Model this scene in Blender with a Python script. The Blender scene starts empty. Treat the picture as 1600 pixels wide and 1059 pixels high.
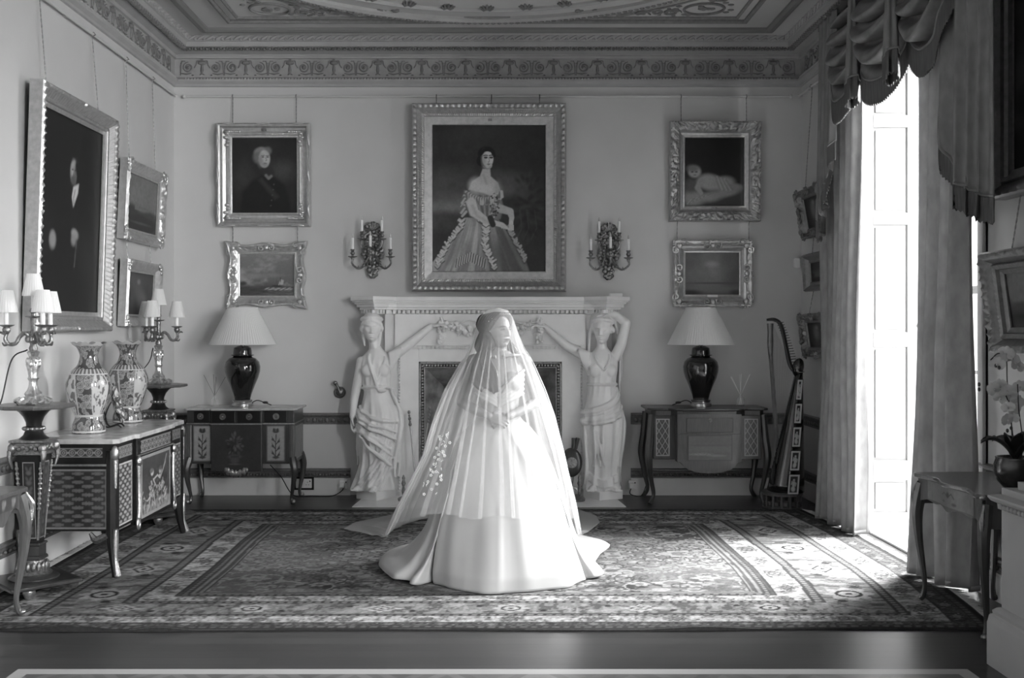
import bpy, math, random
import numpy as np
from mathutils import Vector, Matrix
random.seed(11)
RNG = np.random.default_rng(11)
PI = math.pi
S = bpy.context.scene
COL = S.collection
# camera model: focal length in pixels of the 1600x1059 frame, optical axis at (CX, CY), eye height EYE
F, CX, CY, EYE = 1600.0, 770.0, 515.0, 1.58
XL, XR, YB = -3.05, 2.952, 9.8          # left wall, right wall, far wall


def sm(a, b, x):
    t = np.clip((x - a) / (b - a), 0, 1)
    return t * t * (3 - 2 * t)


# ------------------------------------------------------------------ mesh builder
class MB:
    def __init__(s):
        s.v, s.f, s.c, s.n, s.M, s.col = [], [], [], 0, None, 0.5

    def at(s, x=0, y=0, z=0, rz=0, rx=0, ry=0, sc=1):
        m = Matrix.Translation((x, y, z)) @ Matrix.Rotation(rz, 4, 'Z') @ Matrix.Rotation(ry, 4, 'Y') @ Matrix.Rotation(rx, 4, 'X')
        m = m @ Matrix.Diagonal((sc, sc, sc, 1) if np.isscalar(sc) else (*sc, 1))
        s.M = np.array(m)
        return s

    def id(s):
        s.M = None
        return s

    def add(s, v, f, c=None):
        v = np.asarray(v, float).reshape(-1, 3)
        if s.M is not None:
            v = v @ s.M[:3, :3].T + s.M[:3, 3]
        o = s.n
        s.v.append(v)
        s.c.append(np.full(len(v), s.col) if c is None else np.asarray(c, float).ravel())
        if isinstance(f, np.ndarray):
            s.f.extend((f + o).tolist())
        else:
            s.f.extend([[i + o for i in q] for q in f])
        s.n += len(v)
        return s

    def grid(s, V, wu=False, wv=False, c=None, flip=False, capu=False):
        """V[nu][nv] points; wu / wv close the sheet; capu caps the two v ends (needs wu)"""
        V = np.asarray(V, float)
        nu, nv = V.shape[:2]
        I = np.arange(nu * nv).reshape(nu, nv)
        a = I if wu else I[:-1]
        b = np.roll(I, -1, 0) if wu else I[1:]
        if wv:
            a2, b2 = np.roll(a, -1, 1), np.roll(b, -1, 1)
        else:
            a, a2 = a[:, :-1], a[:, 1:]
            b, b2 = b[:, :-1], b[:, 1:]
        q = np.stack([a, b, b2, a2], -1).reshape(-1, 4)
        if flip:
            q = q[:, ::-1]
        q = q.tolist()
        if capu:
            q.append([int(i) for i in (I[::-1, 0] if not flip else I[:, 0])])
            q.append([int(i) for i in (I[:, -1] if not flip else I[::-1, -1])])
        return s.add(V.reshape(-1, 3), q, c)

    def box(s, cx, cy, cz, sx, sy, sz):
        x, y, z = sx / 2, sy / 2, sz / 2
        v = [(cx + i * x, cy + j * y, cz + k * z) for k in (-1, 1) for j in (-1, 1) for i in (-1, 1)]
        return s.add(v, [(0, 2, 3, 1), (4, 5, 7, 6), (0, 1, 5, 4), (2, 6, 7, 3), (0, 4, 6, 2), (1, 3, 7, 5)])

    def bb(s, x0, x1, y0, y1, z0, z1):
        return s.box((x0 + x1) / 2, (y0 + y1) / 2, (z0 + z1) / 2, abs(x1 - x0), abs(y1 - y0), abs(z1 - z0))

    def prism(s, poly, z0, z1):
        n = len(poly)
        v = [(x, y, z0) for x, y in poly] + [(x, y, z1) for x, y in poly]
        f = [tuple(range(n))[::-1], tuple(range(n, 2 * n))] + [(i, (i + 1) % n, n + (i + 1) % n, n + i) for i in range(n)]
        return s.add(v, f)

    def lathe(s, prof, n=32, mod=None, cx=0, cy=0, cap=True):
        p = np.array(prof, float)
        th = np.arange(n) / n * 2 * PI
        r = np.repeat(p[None, :, 0], n, 0)
        if mod is not None:
            r = r * mod(th[:, None], p[None, :, 1])
        V = np.stack([cx + r * np.cos(th)[:, None], cy + r * np.sin(th)[:, None], np.repeat(p[None, :, 1], n, 0)], -1)
        return s.grid(V, wu=True, capu=cap)

    def sqlathe(s, prof, n=4, rot=PI / 4, cx=0, cy=0, sy=1):
        """polygonal lathe, flat faced; r is the half width over flats"""
        p = np.array(prof, float)
        th = np.arange(n) / n * 2 * PI + rot
        k = 1 / math.cos(PI / n)
        V = np.stack([cx + k * p[None, :, 0] * np.cos(th)[:, None], cy + sy * k * p[None, :, 0] * np.sin(th)[:, None], np.repeat(p[None, :, 1], n, 0)], -1)
        return s.grid(V, wu=True, capu=True)

    def ell(s, c, r, nu=16, nv=10, rot=None):
        r = (r, r, r) if np.isscalar(r) else r
        th = np.arange(nu) / nu * 2 * PI
        ph = (np.arange(nv) + .5) / nv * PI - PI / 2
        V = np.stack([np.cos(th)[:, None] * np.cos(ph) * r[0], np.sin(th)[:, None] * np.cos(ph) * r[1], np.repeat(np.sin(ph)[None], nu, 0) * r[2]], -1)
        if rot is not None:
            V = V @ np.array(rot)[:3, :3].T
        return s.grid(V + np.array(c), wu=True, capu=True)

    def tube(s, pts, r, n=8, closed=False, flat=1.0):
        p = np.array(pts, float)
        m = len(p)
        r = np.full(m, r, float) if np.isscalar(r) else np.interp(np.linspace(0, 1, m), np.linspace(0, 1, len(r)), r)
        t = np.gradient(p, axis=0)
        if closed:
            t = np.roll(p, -1, 0) - np.roll(p, 1, 0)
        t /= np.linalg.norm(t, axis=1)[:, None] + 1e-9
        u = np.cross(t[0], (0, 0, 1) if abs(t[0][2]) < .9 else (0, 1, 0))
        u /= np.linalg.norm(u)
        U = []
        for i in range(m):
            u = u - t[i] * (u @ t[i])
            u /= np.linalg.norm(u) + 1e-9
            U.append(u)
        U = np.array(U)
        W = np.cross(t, U)
        th = np.arange(n) / n * 2 * PI
        V = p[None] + r[None, :, None] * (np.cos(th)[:, None, None] * U[None] + flat * np.sin(th)[:, None, None] * W[None])
        return s.grid(V, wu=True, wv=closed, capu=not closed)

    def cone(s, a, b, ra, rb, n=12):
        """capsule-like limb with rounded ends"""
        a, b = np.array(a, float), np.array(b, float)
        d = b - a
        L = np.linalg.norm(d)
        d /= L
        k = [(-1, .05), (-.8, .6), (-.4, .92), (0, 1)]
        pts = [a + d * (q * ra * .9) for q, _ in k] + [b - d * (q * rb * .9) for q, _ in k[::-1]]
        rr = [w * ra for _, w in k] + [w * rb for _, w in k[::-1]]
        p = np.array(pts)
        u = np.cross(d, (0, 0, 1) if abs(d[2]) < .9 else (0, 1, 0))
        u /= np.linalg.norm(u)
        w = np.cross(d, u)
        th = np.arange(n) / n * 2 * PI
        R = np.array(rr)
        V = p[None] + R[None, :, None] * (np.cos(th)[:, None, None] * u + np.sin(th)[:, None, None] * w)
        return s.grid(V, wu=True, capu=True)

    def limb(s, pts, rad, n=12):
        for i in range(len(pts) - 1):
            s.cone(pts[i], pts[i + 1], rad[i], rad[i + 1], n)
        return s

    def mesh(s, name):
        me = bpy.data.meshes.new(name)
        v = np.concatenate(s.v) if s.v else np.zeros((0, 3))
        me.from_pydata(v.tolist(), [], s.f)
        c = np.concatenate(s.c)
        if np.ptp(c) > 0:
            at = me.color_attributes.new('Col', 'FLOAT_COLOR', 'POINT')
            at.data.foreach_set('color', np.stack([c, c, c, np.ones_like(c)], -1).astype(np.float32).ravel())
        me.validate()
        return me

    def build(s, name, mat, parent=None, smooth=40, bevel=0, **kw):
        me = s.mesh(name)
        return link(name, me, mat, parent, smooth, bevel, **kw)


def link(name, me, mat, parent=None, smooth=40, bevel=0, label=None, loc=None, rot=None):
    if mat is not None:
        me.materials.clear()
        me.materials.append(mat)
    if smooth:
        me.shade_smooth()
        if smooth < 180:
            me.set_sharp_from_angle(angle=math.radians(smooth))
    o = bpy.data.objects.new(name, me)
    COL.objects.link(o)
    if parent is not None:
        o.parent = parent
    if loc is not None:
        o.location = loc
    if rot is not None:
        o.rotation_euler = rot
    if bevel:
        m = o.modifiers.new('edge', 'BEVEL')
        m.width, m.segments, m.limit_method, m.angle_limit = bevel, 2, 'ANGLE', math.radians(40)
    if label:
        o['label'] = label
    return o


def fuse(mb, voxel, smooth=3, fac=.5, after=None):
    """one continuous skin round overlapping closed pieces -> mesh data"""
    me = mb.mesh('fuse')
    o = bpy.data.objects.new('fuse', me)
    COL.objects.link(o)
    m = o.modifiers.new('r', 'REMESH')
    m.mode, m.voxel_size = 'VOXEL', voxel
    if smooth:
        m = o.modifiers.new('s', 'SMOOTH')
        m.factor, m.iterations = fac, smooth
    dg = bpy.context.evaluated_depsgraph_get()
    me2 = bpy.data.meshes.new_from_object(o.evaluated_get(dg))
    bpy.data.objects.remove(o)
    bpy.data.meshes.remove(me)
    if after is not None:
        v = np.zeros(len(me2.vertices) * 3)
        me2.vertices.foreach_get('co', v)
        v = after(v.reshape(-1, 3))
        me2.vertices.foreach_set('co', v.ravel())
        me2.update()
    return me2


def thing(name, label, cat, loc=(0, 0, 0), rz=0, group=None, tilt=0):
    o = bpy.data.objects.new(name, None)
    o.empty_display_size = .1
    COL.objects.link(o)
    o.location = loc
    o.rotation_euler = (tilt, 0, rz)
    return tag(o, label, cat, group)


def tag(o, label, cat, group=None, kind=None):
    o['label'] = label
    o['category'] = cat
    if group:
        o['group'] = group
    if kind:
        o['kind'] = kind
    return o


def struct(o, label=None):
    o['kind'] = 'structure'
    if label:
        o['label'] = label
    return o


def dup(root, loc, rz, label, group=None):
    r = root.copy()
    COL.objects.link(r)
    r.location = loc
    r.rotation_euler = (0, 0, rz)
    r['label'] = label
    if group:
        r['group'] = group
    for ch in list(root.children):
        c = ch.copy()
        COL.objects.link(c)
        c.parent = r
        for g in ch.children:
            d = g.copy()
            COL.objects.link(d)
            d.parent = c
    return r


def cat(pts, n=8, closed=False):
    """Catmull-Rom through the points"""
    p = np.array(pts, float)
    if closed:
        p = np.concatenate([p[-1:], p, p[:2]])
    else:
        p = np.concatenate([2 * p[:1] - p[1:2], p, 2 * p[-1:] - p[-2:-1]])
    out = []
    t = (np.arange(n) / n)[:, None]
    for i in range(1, len(p) - 2):
        a, b, c, d = p[i - 1:i + 3]
        out.append(.5 * (2 * b + (c - a) * t + (2 * a - 5 * b + 4 * c - d) * t ** 2 + (3 * b - a - 3 * c + d) * t ** 3))
    out = np.concatenate(out)
    return out if closed else np.concatenate([out, p[-2:-1]])


def spiral(cx, cy, r0, r1, a0, turns, n=24):
    t = np.linspace(0, 1, n)
    r = r0 + (r1 - r0) * t
    a = a0 + turns * 2 * PI * t
    return np.stack([cx + r * np.cos(a), cy + r * np.sin(a)], -1)


# ------------------------------------------------------------------ noise and painting on a grid
def vnoise(x, y, seed=0):
    r = np.random.default_rng(seed).random((256, 256))
    xi, yi = np.floor(x).astype(int), np.floor(y).astype(int)
    fx, fy = x - xi, y - yi
    fx, fy = fx * fx * (3 - 2 * fx), fy * fy * (3 - 2 * fy)
    g = lambda i, j: r[(xi + i) % 256, (yi + j) % 256]
    return (g(0, 0) * (1 - fx) + g(1, 0) * fx) * (1 - fy) + (g(0, 1) * (1 - fx) + g(1, 1) * fx) * fy


def fbm(x, y, seed=0, o=4):
    s, a, t = 0, .5, 0
    for k in range(o):
        s = s + a * vnoise(x * 2 ** k + 17 * k, y * 2 ** k + 31 * k, seed + k)
        t += a
        a *= .55
    return s / t


class Paint:
    """grey values on a grid, x to the right and y up, both 0..1; asp = width / height"""

    def __init__(p, w, h, res, base=.1):
        p.nx, p.ny = max(8, int(w / res)), max(8, int(h / res))
        p.x, p.y = np.meshgrid(np.linspace(0, 1, p.nx), np.linspace(0, 1, p.ny), indexing='ij')
        p.asp = w / h
        p.a = np.full(p.x.shape, float(base))

    def mix(p, m, v):
        p.a = p.a * (1 - m) + v * m
        return p

    def ell(p, cx, cy, rx, ry, v, soft=.25, rot=0, al=1):
        dx, dy = (p.x - cx) * p.asp, p.y - cy
        c, s = math.cos(rot), math.sin(rot)
        d = np.hypot((dx * c + dy * s) / (rx * p.asp), (-dx * s + dy * c) / ry)
        return p.mix(al * (1 - sm(1 - soft, 1 + soft, d)), v)

    def stroke(p, pts, w, v, soft=.5, al=1):
        q = np.array(pts, float)
        w = np.full(len(q), w, float) if np.isscalar(w) else np.array(w, float)
        m = np.zeros_like(p.a)
        for i in range(len(q) - 1):
            ax, ay = q[i][0] * p.asp, q[i][1]
            bx, by = q[i + 1][0] * p.asp, q[i + 1][1]
            L = (bx - ax) ** 2 + (by - ay) ** 2 + 1e-12
            t = np.clip(((p.x * p.asp - ax) * (bx - ax) + (p.y - ay) * (by - ay)) / L, 0, 1)
            d = np.hypot(p.x * p.asp - ax - t * (bx - ax), p.y - ay - t * (by - ay)) / (w[i] + (w[i + 1] - w[i]) * t)
            m = np.maximum(m, 1 - sm(1 - soft, 1 + soft, d))
        return p.mix(m * al, v)

    def poly(p, pts, v, soft=.01, al=1):
        q = np.array(pts, float)
        ins = np.zeros(p.a.shape, bool)
        dmin = np.full(p.a.shape, 9.)
        n = len(q)
        X, Y = p.x * p.asp, p.y
        for i in range(n):
            ax, ay = q[i][0] * p.asp, q[i][1]
            bx, by = q[(i + 1) % n][0] * p.asp, q[(i + 1) % n][1]
            ins ^= ((ay > Y) != (by > Y)) & (X < (bx - ax) * (Y - ay) / (by - ay + 1e-12) + ax)
            L = (bx - ax) ** 2 + (by - ay) ** 2 + 1e-12
            t = np.clip(((X - ax) * (bx - ax) + (Y - ay) * (by - ay)) / L, 0, 1)
            dmin = np.minimum(dmin, np.hypot(X - ax - t * (bx - ax), Y - ay - t * (by - ay)))
        sd = np.where(ins, dmin, -dmin)
        return p.mix(al * sm(-soft, soft, sd), v)

    def noise(p, sc, amp, seed=1, mul=True):
        n = fbm(p.x * sc * p.asp, p.y * sc, seed) - .5
        p.a = p.a * (1 + amp * n) if mul else p.a + amp * n
        return p

    def done(p):
        return np.clip(p.a, .004, .95)


def panel(name, P_, mat, parent, o, u, v, **kw):
    """painted grid on the parallelogram o, o+u, o+v (seen from the u x v side)"""
    a = P_.done()
    o, u, v = (np.array(k, float) for k in (o, u, v))
    V = o + P_.x[..., None] * u + P_.y[..., None] * v
    mb = MB()
    mb.grid(V, c=a)
    return mb.build(name, mat, parent, smooth=180, **kw)


# ------------------------------------------------------------------ materials (all grey: the photograph is black and white)
MATS = {}


def mat(name, v, rough=.6, metal=0, var=0, vs=8, bump=0, bs=60, attr=False, spec=.5, coat=0, trl=0, alpha=1, stretch=None, detail=4):
    m = bpy.data.materials.new(name)
    m.use_nodes = True
    nt = m.node_tree
    N, L = nt.nodes, nt.links
    b = N['Principled BSDF']
    b.inputs['Roughness'].default_value = rough
    b.inputs['Metallic'].default_value = metal
    b.inputs['Specular IOR Level'].default_value = spec
    b.inputs['Coat Weight'].default_value = coat
    b.inputs['Coat Roughness'].default_value = .08
    tc = N.new('ShaderNodeTexCoord')
    src = None

    def nz(sc, dt):
        n = N.new('ShaderNodeTexNoise')
        n.inputs['Scale'].default_value = sc
        n.inputs['Detail'].default_value = dt
        if stretch:
            mp = N.new('ShaderNodeMapping')
            mp.inputs['Scale'].default_value = stretch
            L.new(tc.outputs['Object'], mp.inputs['Vector'])
            L.new(mp.outputs['Vector'], n.inputs['Vector'])
        else:
            L.new(tc.outputs['Object'], n.inputs['Vector'])
        return n
    if attr:
        a = N.new('ShaderNodeAttribute')
        a.attribute_name = 'Col'
        src = a.outputs['Color']
    if var or src is not None:
        rp = N.new('ShaderNodeMapRange')
        n = nz(vs, detail)
        L.new(n.outputs['Fac'], rp.inputs['Value'])
        rp.inputs['From Min'].default_value, rp.inputs['From Max'].default_value = .25, .75
        rp.inputs['To Min'].default_value, rp.inputs['To Max'].default_value = 1 - var, 1 + var
        mx = N.new('ShaderNodeMix')
        mx.data_type, mx.blend_type = 'RGBA', 'MULTIPLY'
        mx.inputs[0].default_value = 1
        if src is None:
            mx.inputs[6].default_value = (v, v, v, 1)
        else:
            L.new(src, mx.inputs[6])
        L.new(rp.outputs['Result'], mx.inputs[7])
        L.new(mx.outputs[2], b.inputs['Base Color'])
    else:
        b.inputs['Base Color'].default_value = (v, v, v, 1)
    if bump:
        n = nz(bs, 3)
        bp = N.new('ShaderNodeBump')
        bp.inputs['Strength'].default_value = bump
        bp.inputs['Distance'].default_value = .01
        L.new(n.outputs['Fac'], bp.inputs['Height'])
        L.new(bp.outputs['Normal'], b.inputs['Normal'])
    out = N['Material Output']
    sh = b.outputs[0]
    if trl:
        t = N.new('ShaderNodeBsdfTranslucent')
        t.inputs['Color'].default_value = (v, v, v, 1)
        x = N.new('ShaderNodeMixShader')
        x.inputs[0].default_value = trl
        L.new(sh, x.inputs[1])
        L.new(t.outputs[0], x.inputs[2])
        sh = x.outputs[0]
    if alpha < 1:
        t = N.new('ShaderNodeBsdfTransparent')
        x = N.new('ShaderNodeMixShader')
        x.inputs[0].default_value = alpha
        L.new(t.outputs[0], x.inputs[1])
        L.new(sh, x.inputs[2])
        sh = x.outputs[0]
    L.new(sh, out.inputs['Surface'])
    MATS[name] = m
    return m


M_WALL = mat('painted_wall', .55, .75, var=.03, vs=3, bump=.05, bs=250)
M_CEIL = mat('ceiling_paint', .50, .8, var=.04, vs=2)
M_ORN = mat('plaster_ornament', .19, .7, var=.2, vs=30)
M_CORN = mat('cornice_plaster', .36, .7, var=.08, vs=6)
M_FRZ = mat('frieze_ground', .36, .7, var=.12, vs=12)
M_TRIM = mat('skirting_paint', .62, .5, var=.04)
M_DADO = mat('dado_rail_gilt', .14, .5, metal=.2, var=.25, vs=50)
M_WHITE = mat('white_joinery', .36, .4, var=.02)
M_RAIL = mat('picture_rail_metal', .55, .35)
M_MARBLE = mat('white_marble', .80, .35, var=.07, vs=5, detail=8)
M_STATUE = mat('statuary_marble', .80, .38, var=.08, vs=4, detail=8)
M_SLIP = mat('veined_marble_slip', .20, .18, var=.6, vs=9, detail=9)
M_IRON = mat('black_iron', .02, .45)
M_STEEL = mat('polished_steel', .30, .28, metal=.9, var=.1)
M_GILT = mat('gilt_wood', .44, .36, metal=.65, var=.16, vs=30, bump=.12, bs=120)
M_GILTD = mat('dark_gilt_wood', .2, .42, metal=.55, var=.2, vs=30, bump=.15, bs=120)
M_GILTL = mat('pale_gilt_wood', .55, .34, metal=.65, var=.14, vs=30, bump=.12, bs=120)
M_BRONZE = mat('gilt_bronze', .42, .3, metal=.9, var=.3, vs=60, bump=.3, bs=150)
M_BRONZED = mat('dark_bronze', .24, .32, metal=.85, var=.4, vs=60, bump=.3, bs=150)
M_SILVER = mat('silver_gilt', .55, .3, metal=.85, var=.3, vs=60, bump=.15, bs=120)
M_BRASS = mat('polished_brass', .5, .25, metal=.9)
M_PAINT = mat('oil_canvas', .5, .45, attr=True, var=.08, vs=60, spec=.3)
M_MARQ = mat('marquetry', .5, .32, attr=True, var=.12, vs=40, coat=.2)
M_PORC = mat('painted_porcelain', .5, .14, attr=True, var=.02, coat=.5)
M_EBONY = mat('ebony_veneer', .010, .35, var=.3, vs=20, spec=.35, coat=.1)
M_WOOD = mat('tulipwood_veneer', .085, .32, var=.3, vs=10, stretch=(8, 8, 1), coat=.2)
M_WOODM = mat('mahogany_veneer', .034, .34, var=.3, vs=10, stretch=(8, 8, 1), coat=.2)
M_WOODL = mat('kingwood_veneer', .075, .35, var=.25, vs=12, stretch=(10, 10, 1), coat=.2)
M_MTOP = mat('marble_top', .42, .2, var=.35, vs=10, detail=9)
M_BLACK = mat('black_glaze', .008, .07, spec=.6, coat=.6)
M_SHADE = mat('pleated_shade', .86, .8, trl=.35)
M_CANDLE = mat('ivory_candle', .8, .5)
M_BULB = mat('clear_bulb', .75, .1, alpha=.55)
M_RUG = mat('rug_wool', .5, .95, attr=True, var=.22, vs=55, bump=.4, bs=220, spec=.1, detail=6)
M_FRINGE = mat('rug_fringe', .45, .95, var=.2, vs=80)
M_CURT = mat('damask_curtain', .33, .7, var=.26, vs=16, detail=6, trl=.22, stretch=(1, 1, .5))
M_CURTD = mat('valance_silk', .18, .42, var=.26, vs=16, detail=6, stretch=(1, 1, .5))
M_FRG = mat('bullion_fringe', .11, .7, var=.35, vs=160, stretch=(1, 1, .05))
M_GLASS = mat('window_glass', .9, .05, alpha=.05)
M_CLEAR = mat('clear_glass', .7, .03, alpha=.3)
M_PLASTIC = mat('white_plastic', .7, .35)
M_CABLE = mat('black_cable', .012, .5)
M_SKIN = mat('skin', .21, .5, var=.04)
M_HAIR = mat('dark_hair', .009, .5, var=.3, vs=60, stretch=(6, 6, .6))
M_GOWN = mat('ivory_satin', .41, .38, var=.01, spec=.4)
M_PEARL = mat('pearl', .85, .15)
M_LACE = mat('veil_lace', .92, .7)
M_LEAF = mat('orchid_leaf', .016, .35)
M_PETAL = mat('orchid_petal', .62, .6, trl=.25, var=.06)
M_STEM = mat('orchid_stem', .035, .5)
M_POT = mat('dark_lustre_pot', .06, .15, metal=.5, var=.4, vs=14)
M_SOIL = mat('bark_soil', .02, .9)
# ------------------------------------------------------------------ the room
ZC = 4.333                      # ceiling
Y0 = -2.6                       # wall behind the photographer
WO = (6.20, 8.36, 3.72)         # window opening: near edge, far edge, head height
WD = .66                        # wall thickness at the window
ZT = ZC + .02


def wall_with_holes(name, x, holes, side):
    """wall in the Y-Z plane whose room face is at x; holes = (y0, y1, z0, z1); side = +1 when the wall lies at larger x"""
    mb = MB()
    t = WD * side
    ys = Y0
    for y0, y1, z0, z1 in sorted(holes):
        mb.bb(x, x + t, ys, y0, 0, ZT)
        if z0 > .01:
            mb.bb(x, x + t, y0, y1, 0, z0)
        mb.bb(x, x + t, y0, y1, z1, ZT)
        ys = y1
    mb.bb(x, x + t, ys, YB, 0, ZT)
    return struct(mb.build(name, M_WALL, smooth=0))


WIN = [(WO[0], WO[1], -.01, WO[2]), (2.0, 4.0, -.01, WO[2]), (-2.0, 0.2, -.01, WO[2])]
wall_with_holes('wall_right', XR, WIN, 1)
mb = MB()
mb.bb(XL - .3, XL, Y0, YB, 0, ZT)
struct(mb.build('wall_left', M_WALL, smooth=0))
mb = MB()
# the far wall, open behind the fireplace
FX0, FX1, FZ1 = -.62, .57, 1.17
mb.bb(XL - .3, FX0, YB, YB + .6, 0, ZT)
mb.bb(FX1, XR + WD, YB, YB + .6, 0, ZT)
mb.bb(FX0, FX1, YB, YB + .6, FZ1, ZT)
struct(mb.build('wall_back', M_WALL, smooth=0))
mb = MB()
mb.bb(XL - .3, XR + WD, Y0 - .3, Y0, 0, ZT)
struct(mb.build('wall_front', M_WALL, smooth=0))

# floor: dark oak boards running across, a pale strip inlay and chevron parquet in front of it
def floor_mat():
    m = bpy.data.materials.new('oak_floor')
    m.use_nodes = True
    N, L = m.node_tree.nodes, m.node_tree.links
    b = N['Principled BSDF']
    tc = N.new('ShaderNodeTexCoord')
    sx = N.new('ShaderNodeSeparateXYZ')
    L.new(tc.outputs['Object'], sx.inputs[0])

    def math_(op, a, c=None, d=None):
        n = N.new('ShaderNodeMath')
        n.operation = op
        for i, k in enumerate((a, c, d)):
            if k is None:
                continue
            if isinstance(k, (int, float)):
                n.inputs[i].default_value = k
            else:
                L.new(k, n.inputs[i])
        return n.outputs[0]
    X, Y = sx.outputs[0], sx.outputs[1]
    # boards along X, .085 m wide
    def boards(u, w, ln):
        r = math_('DIVIDE', u, w)
        row = math_('FLOOR', r)
        fr = math_('FRACT', r)
        gap = math_('LESS_THAN', fr, .04)
        wn = N.new('ShaderNodeTexWhiteNoise')
        wn.noise_dimensions = '2D'
        cb = N.new('ShaderNodeCombineXYZ')
        L.new(row, cb.inputs[0])
        off = math_('MULTIPLY', row, 3.37)
        seg = math_('FLOOR', math_('DIVIDE', math_('ADD', ln, off), 1.9))
        L.new(seg, cb.inputs[1])
        L.new(cb.outputs[0], wn.inputs['Vector'])
        return wn.outputs['Value'], gap
    v1, g1 = boards(Y, .105, X)
    # chevron blocks in front of the strip
    xm = math_('MULTIPLY', math_('ABSOLUTE', math_('SUBTRACT', math_('FRACT', math_('DIVIDE', X, .42)), .5)), .55)
    v2, g2 = boards(math_('ADD', Y, xm), .07, X)
    grain = N.new('ShaderNodeTexNoise')
    mp = N.new('ShaderNodeMapping')
    mp.inputs['Scale'].default_value = (1.5, 26, 1)
    L.new(tc.outputs['Object'], mp.inputs[0])
    L.new(mp.outputs[0], grain.inputs['Vector'])
    grain.inputs['Scale'].default_value = 3
    grain.inputs['Detail'].default_value = 6
    gr = math_('MULTIPLY_ADD', grain.outputs['Fac'], .9, .55)
    c1 = math_('MULTIPLY', math_('MULTIPLY_ADD', v1, .016, .030), gr)
    c1 = math_('MULTIPLY', c1, math_('SUBTRACT', 1, math_('MULTIPLY', g1, .6)))
    c2 = math_('MULTIPLY', math_('MULTIPLY_ADD', v2, .08, .07), gr)
    ax = math_('ABSOLUTE', X)
    inside = math_('MULTIPLY', math_('LESS_THAN', Y, 4.77), math_('LESS_THAN', ax, 2.21))
    core = math_('MULTIPLY', math_('LESS_THAN', Y, 4.70), math_('LESS_THAN', ax, 2.14))
    strip = math_('SUBTRACT', inside, core)
    a = math_('ADD', math_('MULTIPLY', c1, math_('SUBTRACT', 1, inside)), math_('ADD', math_('MULTIPLY', strip, .36), math_('MULTIPLY', c2, core)))
    cc = N.new('ShaderNodeCombineColor')
    for i in range(3):
        L.new(a, cc.inputs[i])
    L.new(cc.outputs[0], b.inputs['Base Color'])
    ro = math_('MULTIPLY_ADD', grain.outputs['Fac'], .16, .24)
    L.new(ro, b.inputs['Roughness'])
    b.inputs['Specular IOR Level'].default_value = .45
    return m


mb = MB()
mb.bb(XL - .3, XR + WD + .3, Y0 - .3, YB + .6, -.1, 0)
struct(mb.build('floor', floor_mat(), smooth=0))
# pale threshold boards inside the window recess
mb = MB()
mb.bb(XR - .03, XR + WD, WO[0], WO[1] - .001, .0, .018)
struct(mb.build('trim_threshold', mat('pale_threshold', .62, .55, var=.05), smooth=0, bevel=.004))

mb = MB()
mb.bb(XL - .3, XR + WD, Y0 - .3, YB + .6, ZC, ZC + .1)
struct(mb.build('ceiling', M_CEIL, smooth=0))


# ---- mouldings swept round the three walls (profile: p out from the wall, z)
def sweep_room(prof, name, m, y_end=Y0, smooth=30):
    mb = MB()
    pr = np.array(prof, float)
    p, z = pr[:, 0], pr[:, 1]
    L = [np.stack([XL + p, np.full_like(p, y_end), z], -1), np.stack([XL + p, YB - p, z], -1), np.stack([XR - p, YB - p, z], -1), np.stack([XR - p, np.full_like(p, y_end), z], -1)]
    mb.grid(np.array(L), flip=True)
    return struct(mb.build(name, m, smooth=smooth))


sweep_room([(0, 3.90), (.018, 3.905), (.022, 3.925), (.05, 3.945), (.052, 3.962)], 'trim_1', M_CORN)           # plain fillet under the frieze
sweep_room([(.052, 3.962), (.04, 3.975), (.012, 3.992), (.008, 4.0), (.008, 4.165)], 'trim_2', M_FRZ)           # frieze ground
sweep_room([(.008, 4.165), (.03, 4.17), (.034, 4.188), (.028, 4.194), (.03, 4.206), (.06, 4.214), (.10, 4.232), (.15, 4.24), (.166, 4.247), (.172, 4.262), (.175, 4.287), (.19, 4.29),
            (.2, 4.31), (.218, 4.322), (.225, 4.34)], 'trim_3', M_CORN)


def runs(y_end=3.2):
    """the three wall runs: (origin, direction, inward normal, length)"""
    return [((XL, y_end), (0, 1), (1, 0), YB - y_end), ((XL, YB), (1, 0), (0, -1), XR - XL), ((XR, YB), (0, -1), (-1, 0), YB - y_end)]


def relief(name, m, pitch, fn, inset=.1, walls=(0, 1, 2)):
    """fn(mb, s) adds one unit in (along, out, z) coordinates with its centre at 0; repeated along every run as the moulding's pattern"""
    unit = MB()
    fn(unit)
    v = np.concatenate(unit.v)
    f = unit.f
    mb = MB()
    for k, (o, d, n, ln) in enumerate(runs()):
        if k not in walls:
            continue
        cnt = int((ln - 2 * inset) / pitch)
        off = (ln - cnt * pitch) / 2
        for i in range(cnt):
            s = off + (i + .5) * pitch
            w = np.stack([o[0] + d[0] * (s + v[:, 0]) + n[0] * v[:, 1], o[1] + d[1] * (s + v[:, 0]) + n[1] * v[:, 1], v[:, 2]], -1)
            mb.add(w, f)
    return struct(mb.build(name, m, smooth=60))


def xz(pts, out):
    p = np.array(pts)
    return np.stack([p[:, 0], np.full(len(p), out), p[:, 1]], -1)


relief('trim_4', M_CORN, .030, lambda u: u.ell((0, .046, 3.972), (.011, .012, .011), 8, 6))                       # bead row
relief('trim_5', M_ORN, .054, lambda u: (u.ell((0, .135, 4.226), (.016, .03, .014), 8, 6), u.box(.027, .14, 4.232, .008, .04, .03)))   # egg and dart
relief('trim_6', M_CORN, .085, lambda u: (u.tube([(-.035, .205, 4.298), (0, .212, 4.318), (.03, .222, 4.330)], [.012, .016, .006], 6), u.ell((.02, .2, 4.3), (.014, .014, .012), 8, 5)))


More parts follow.
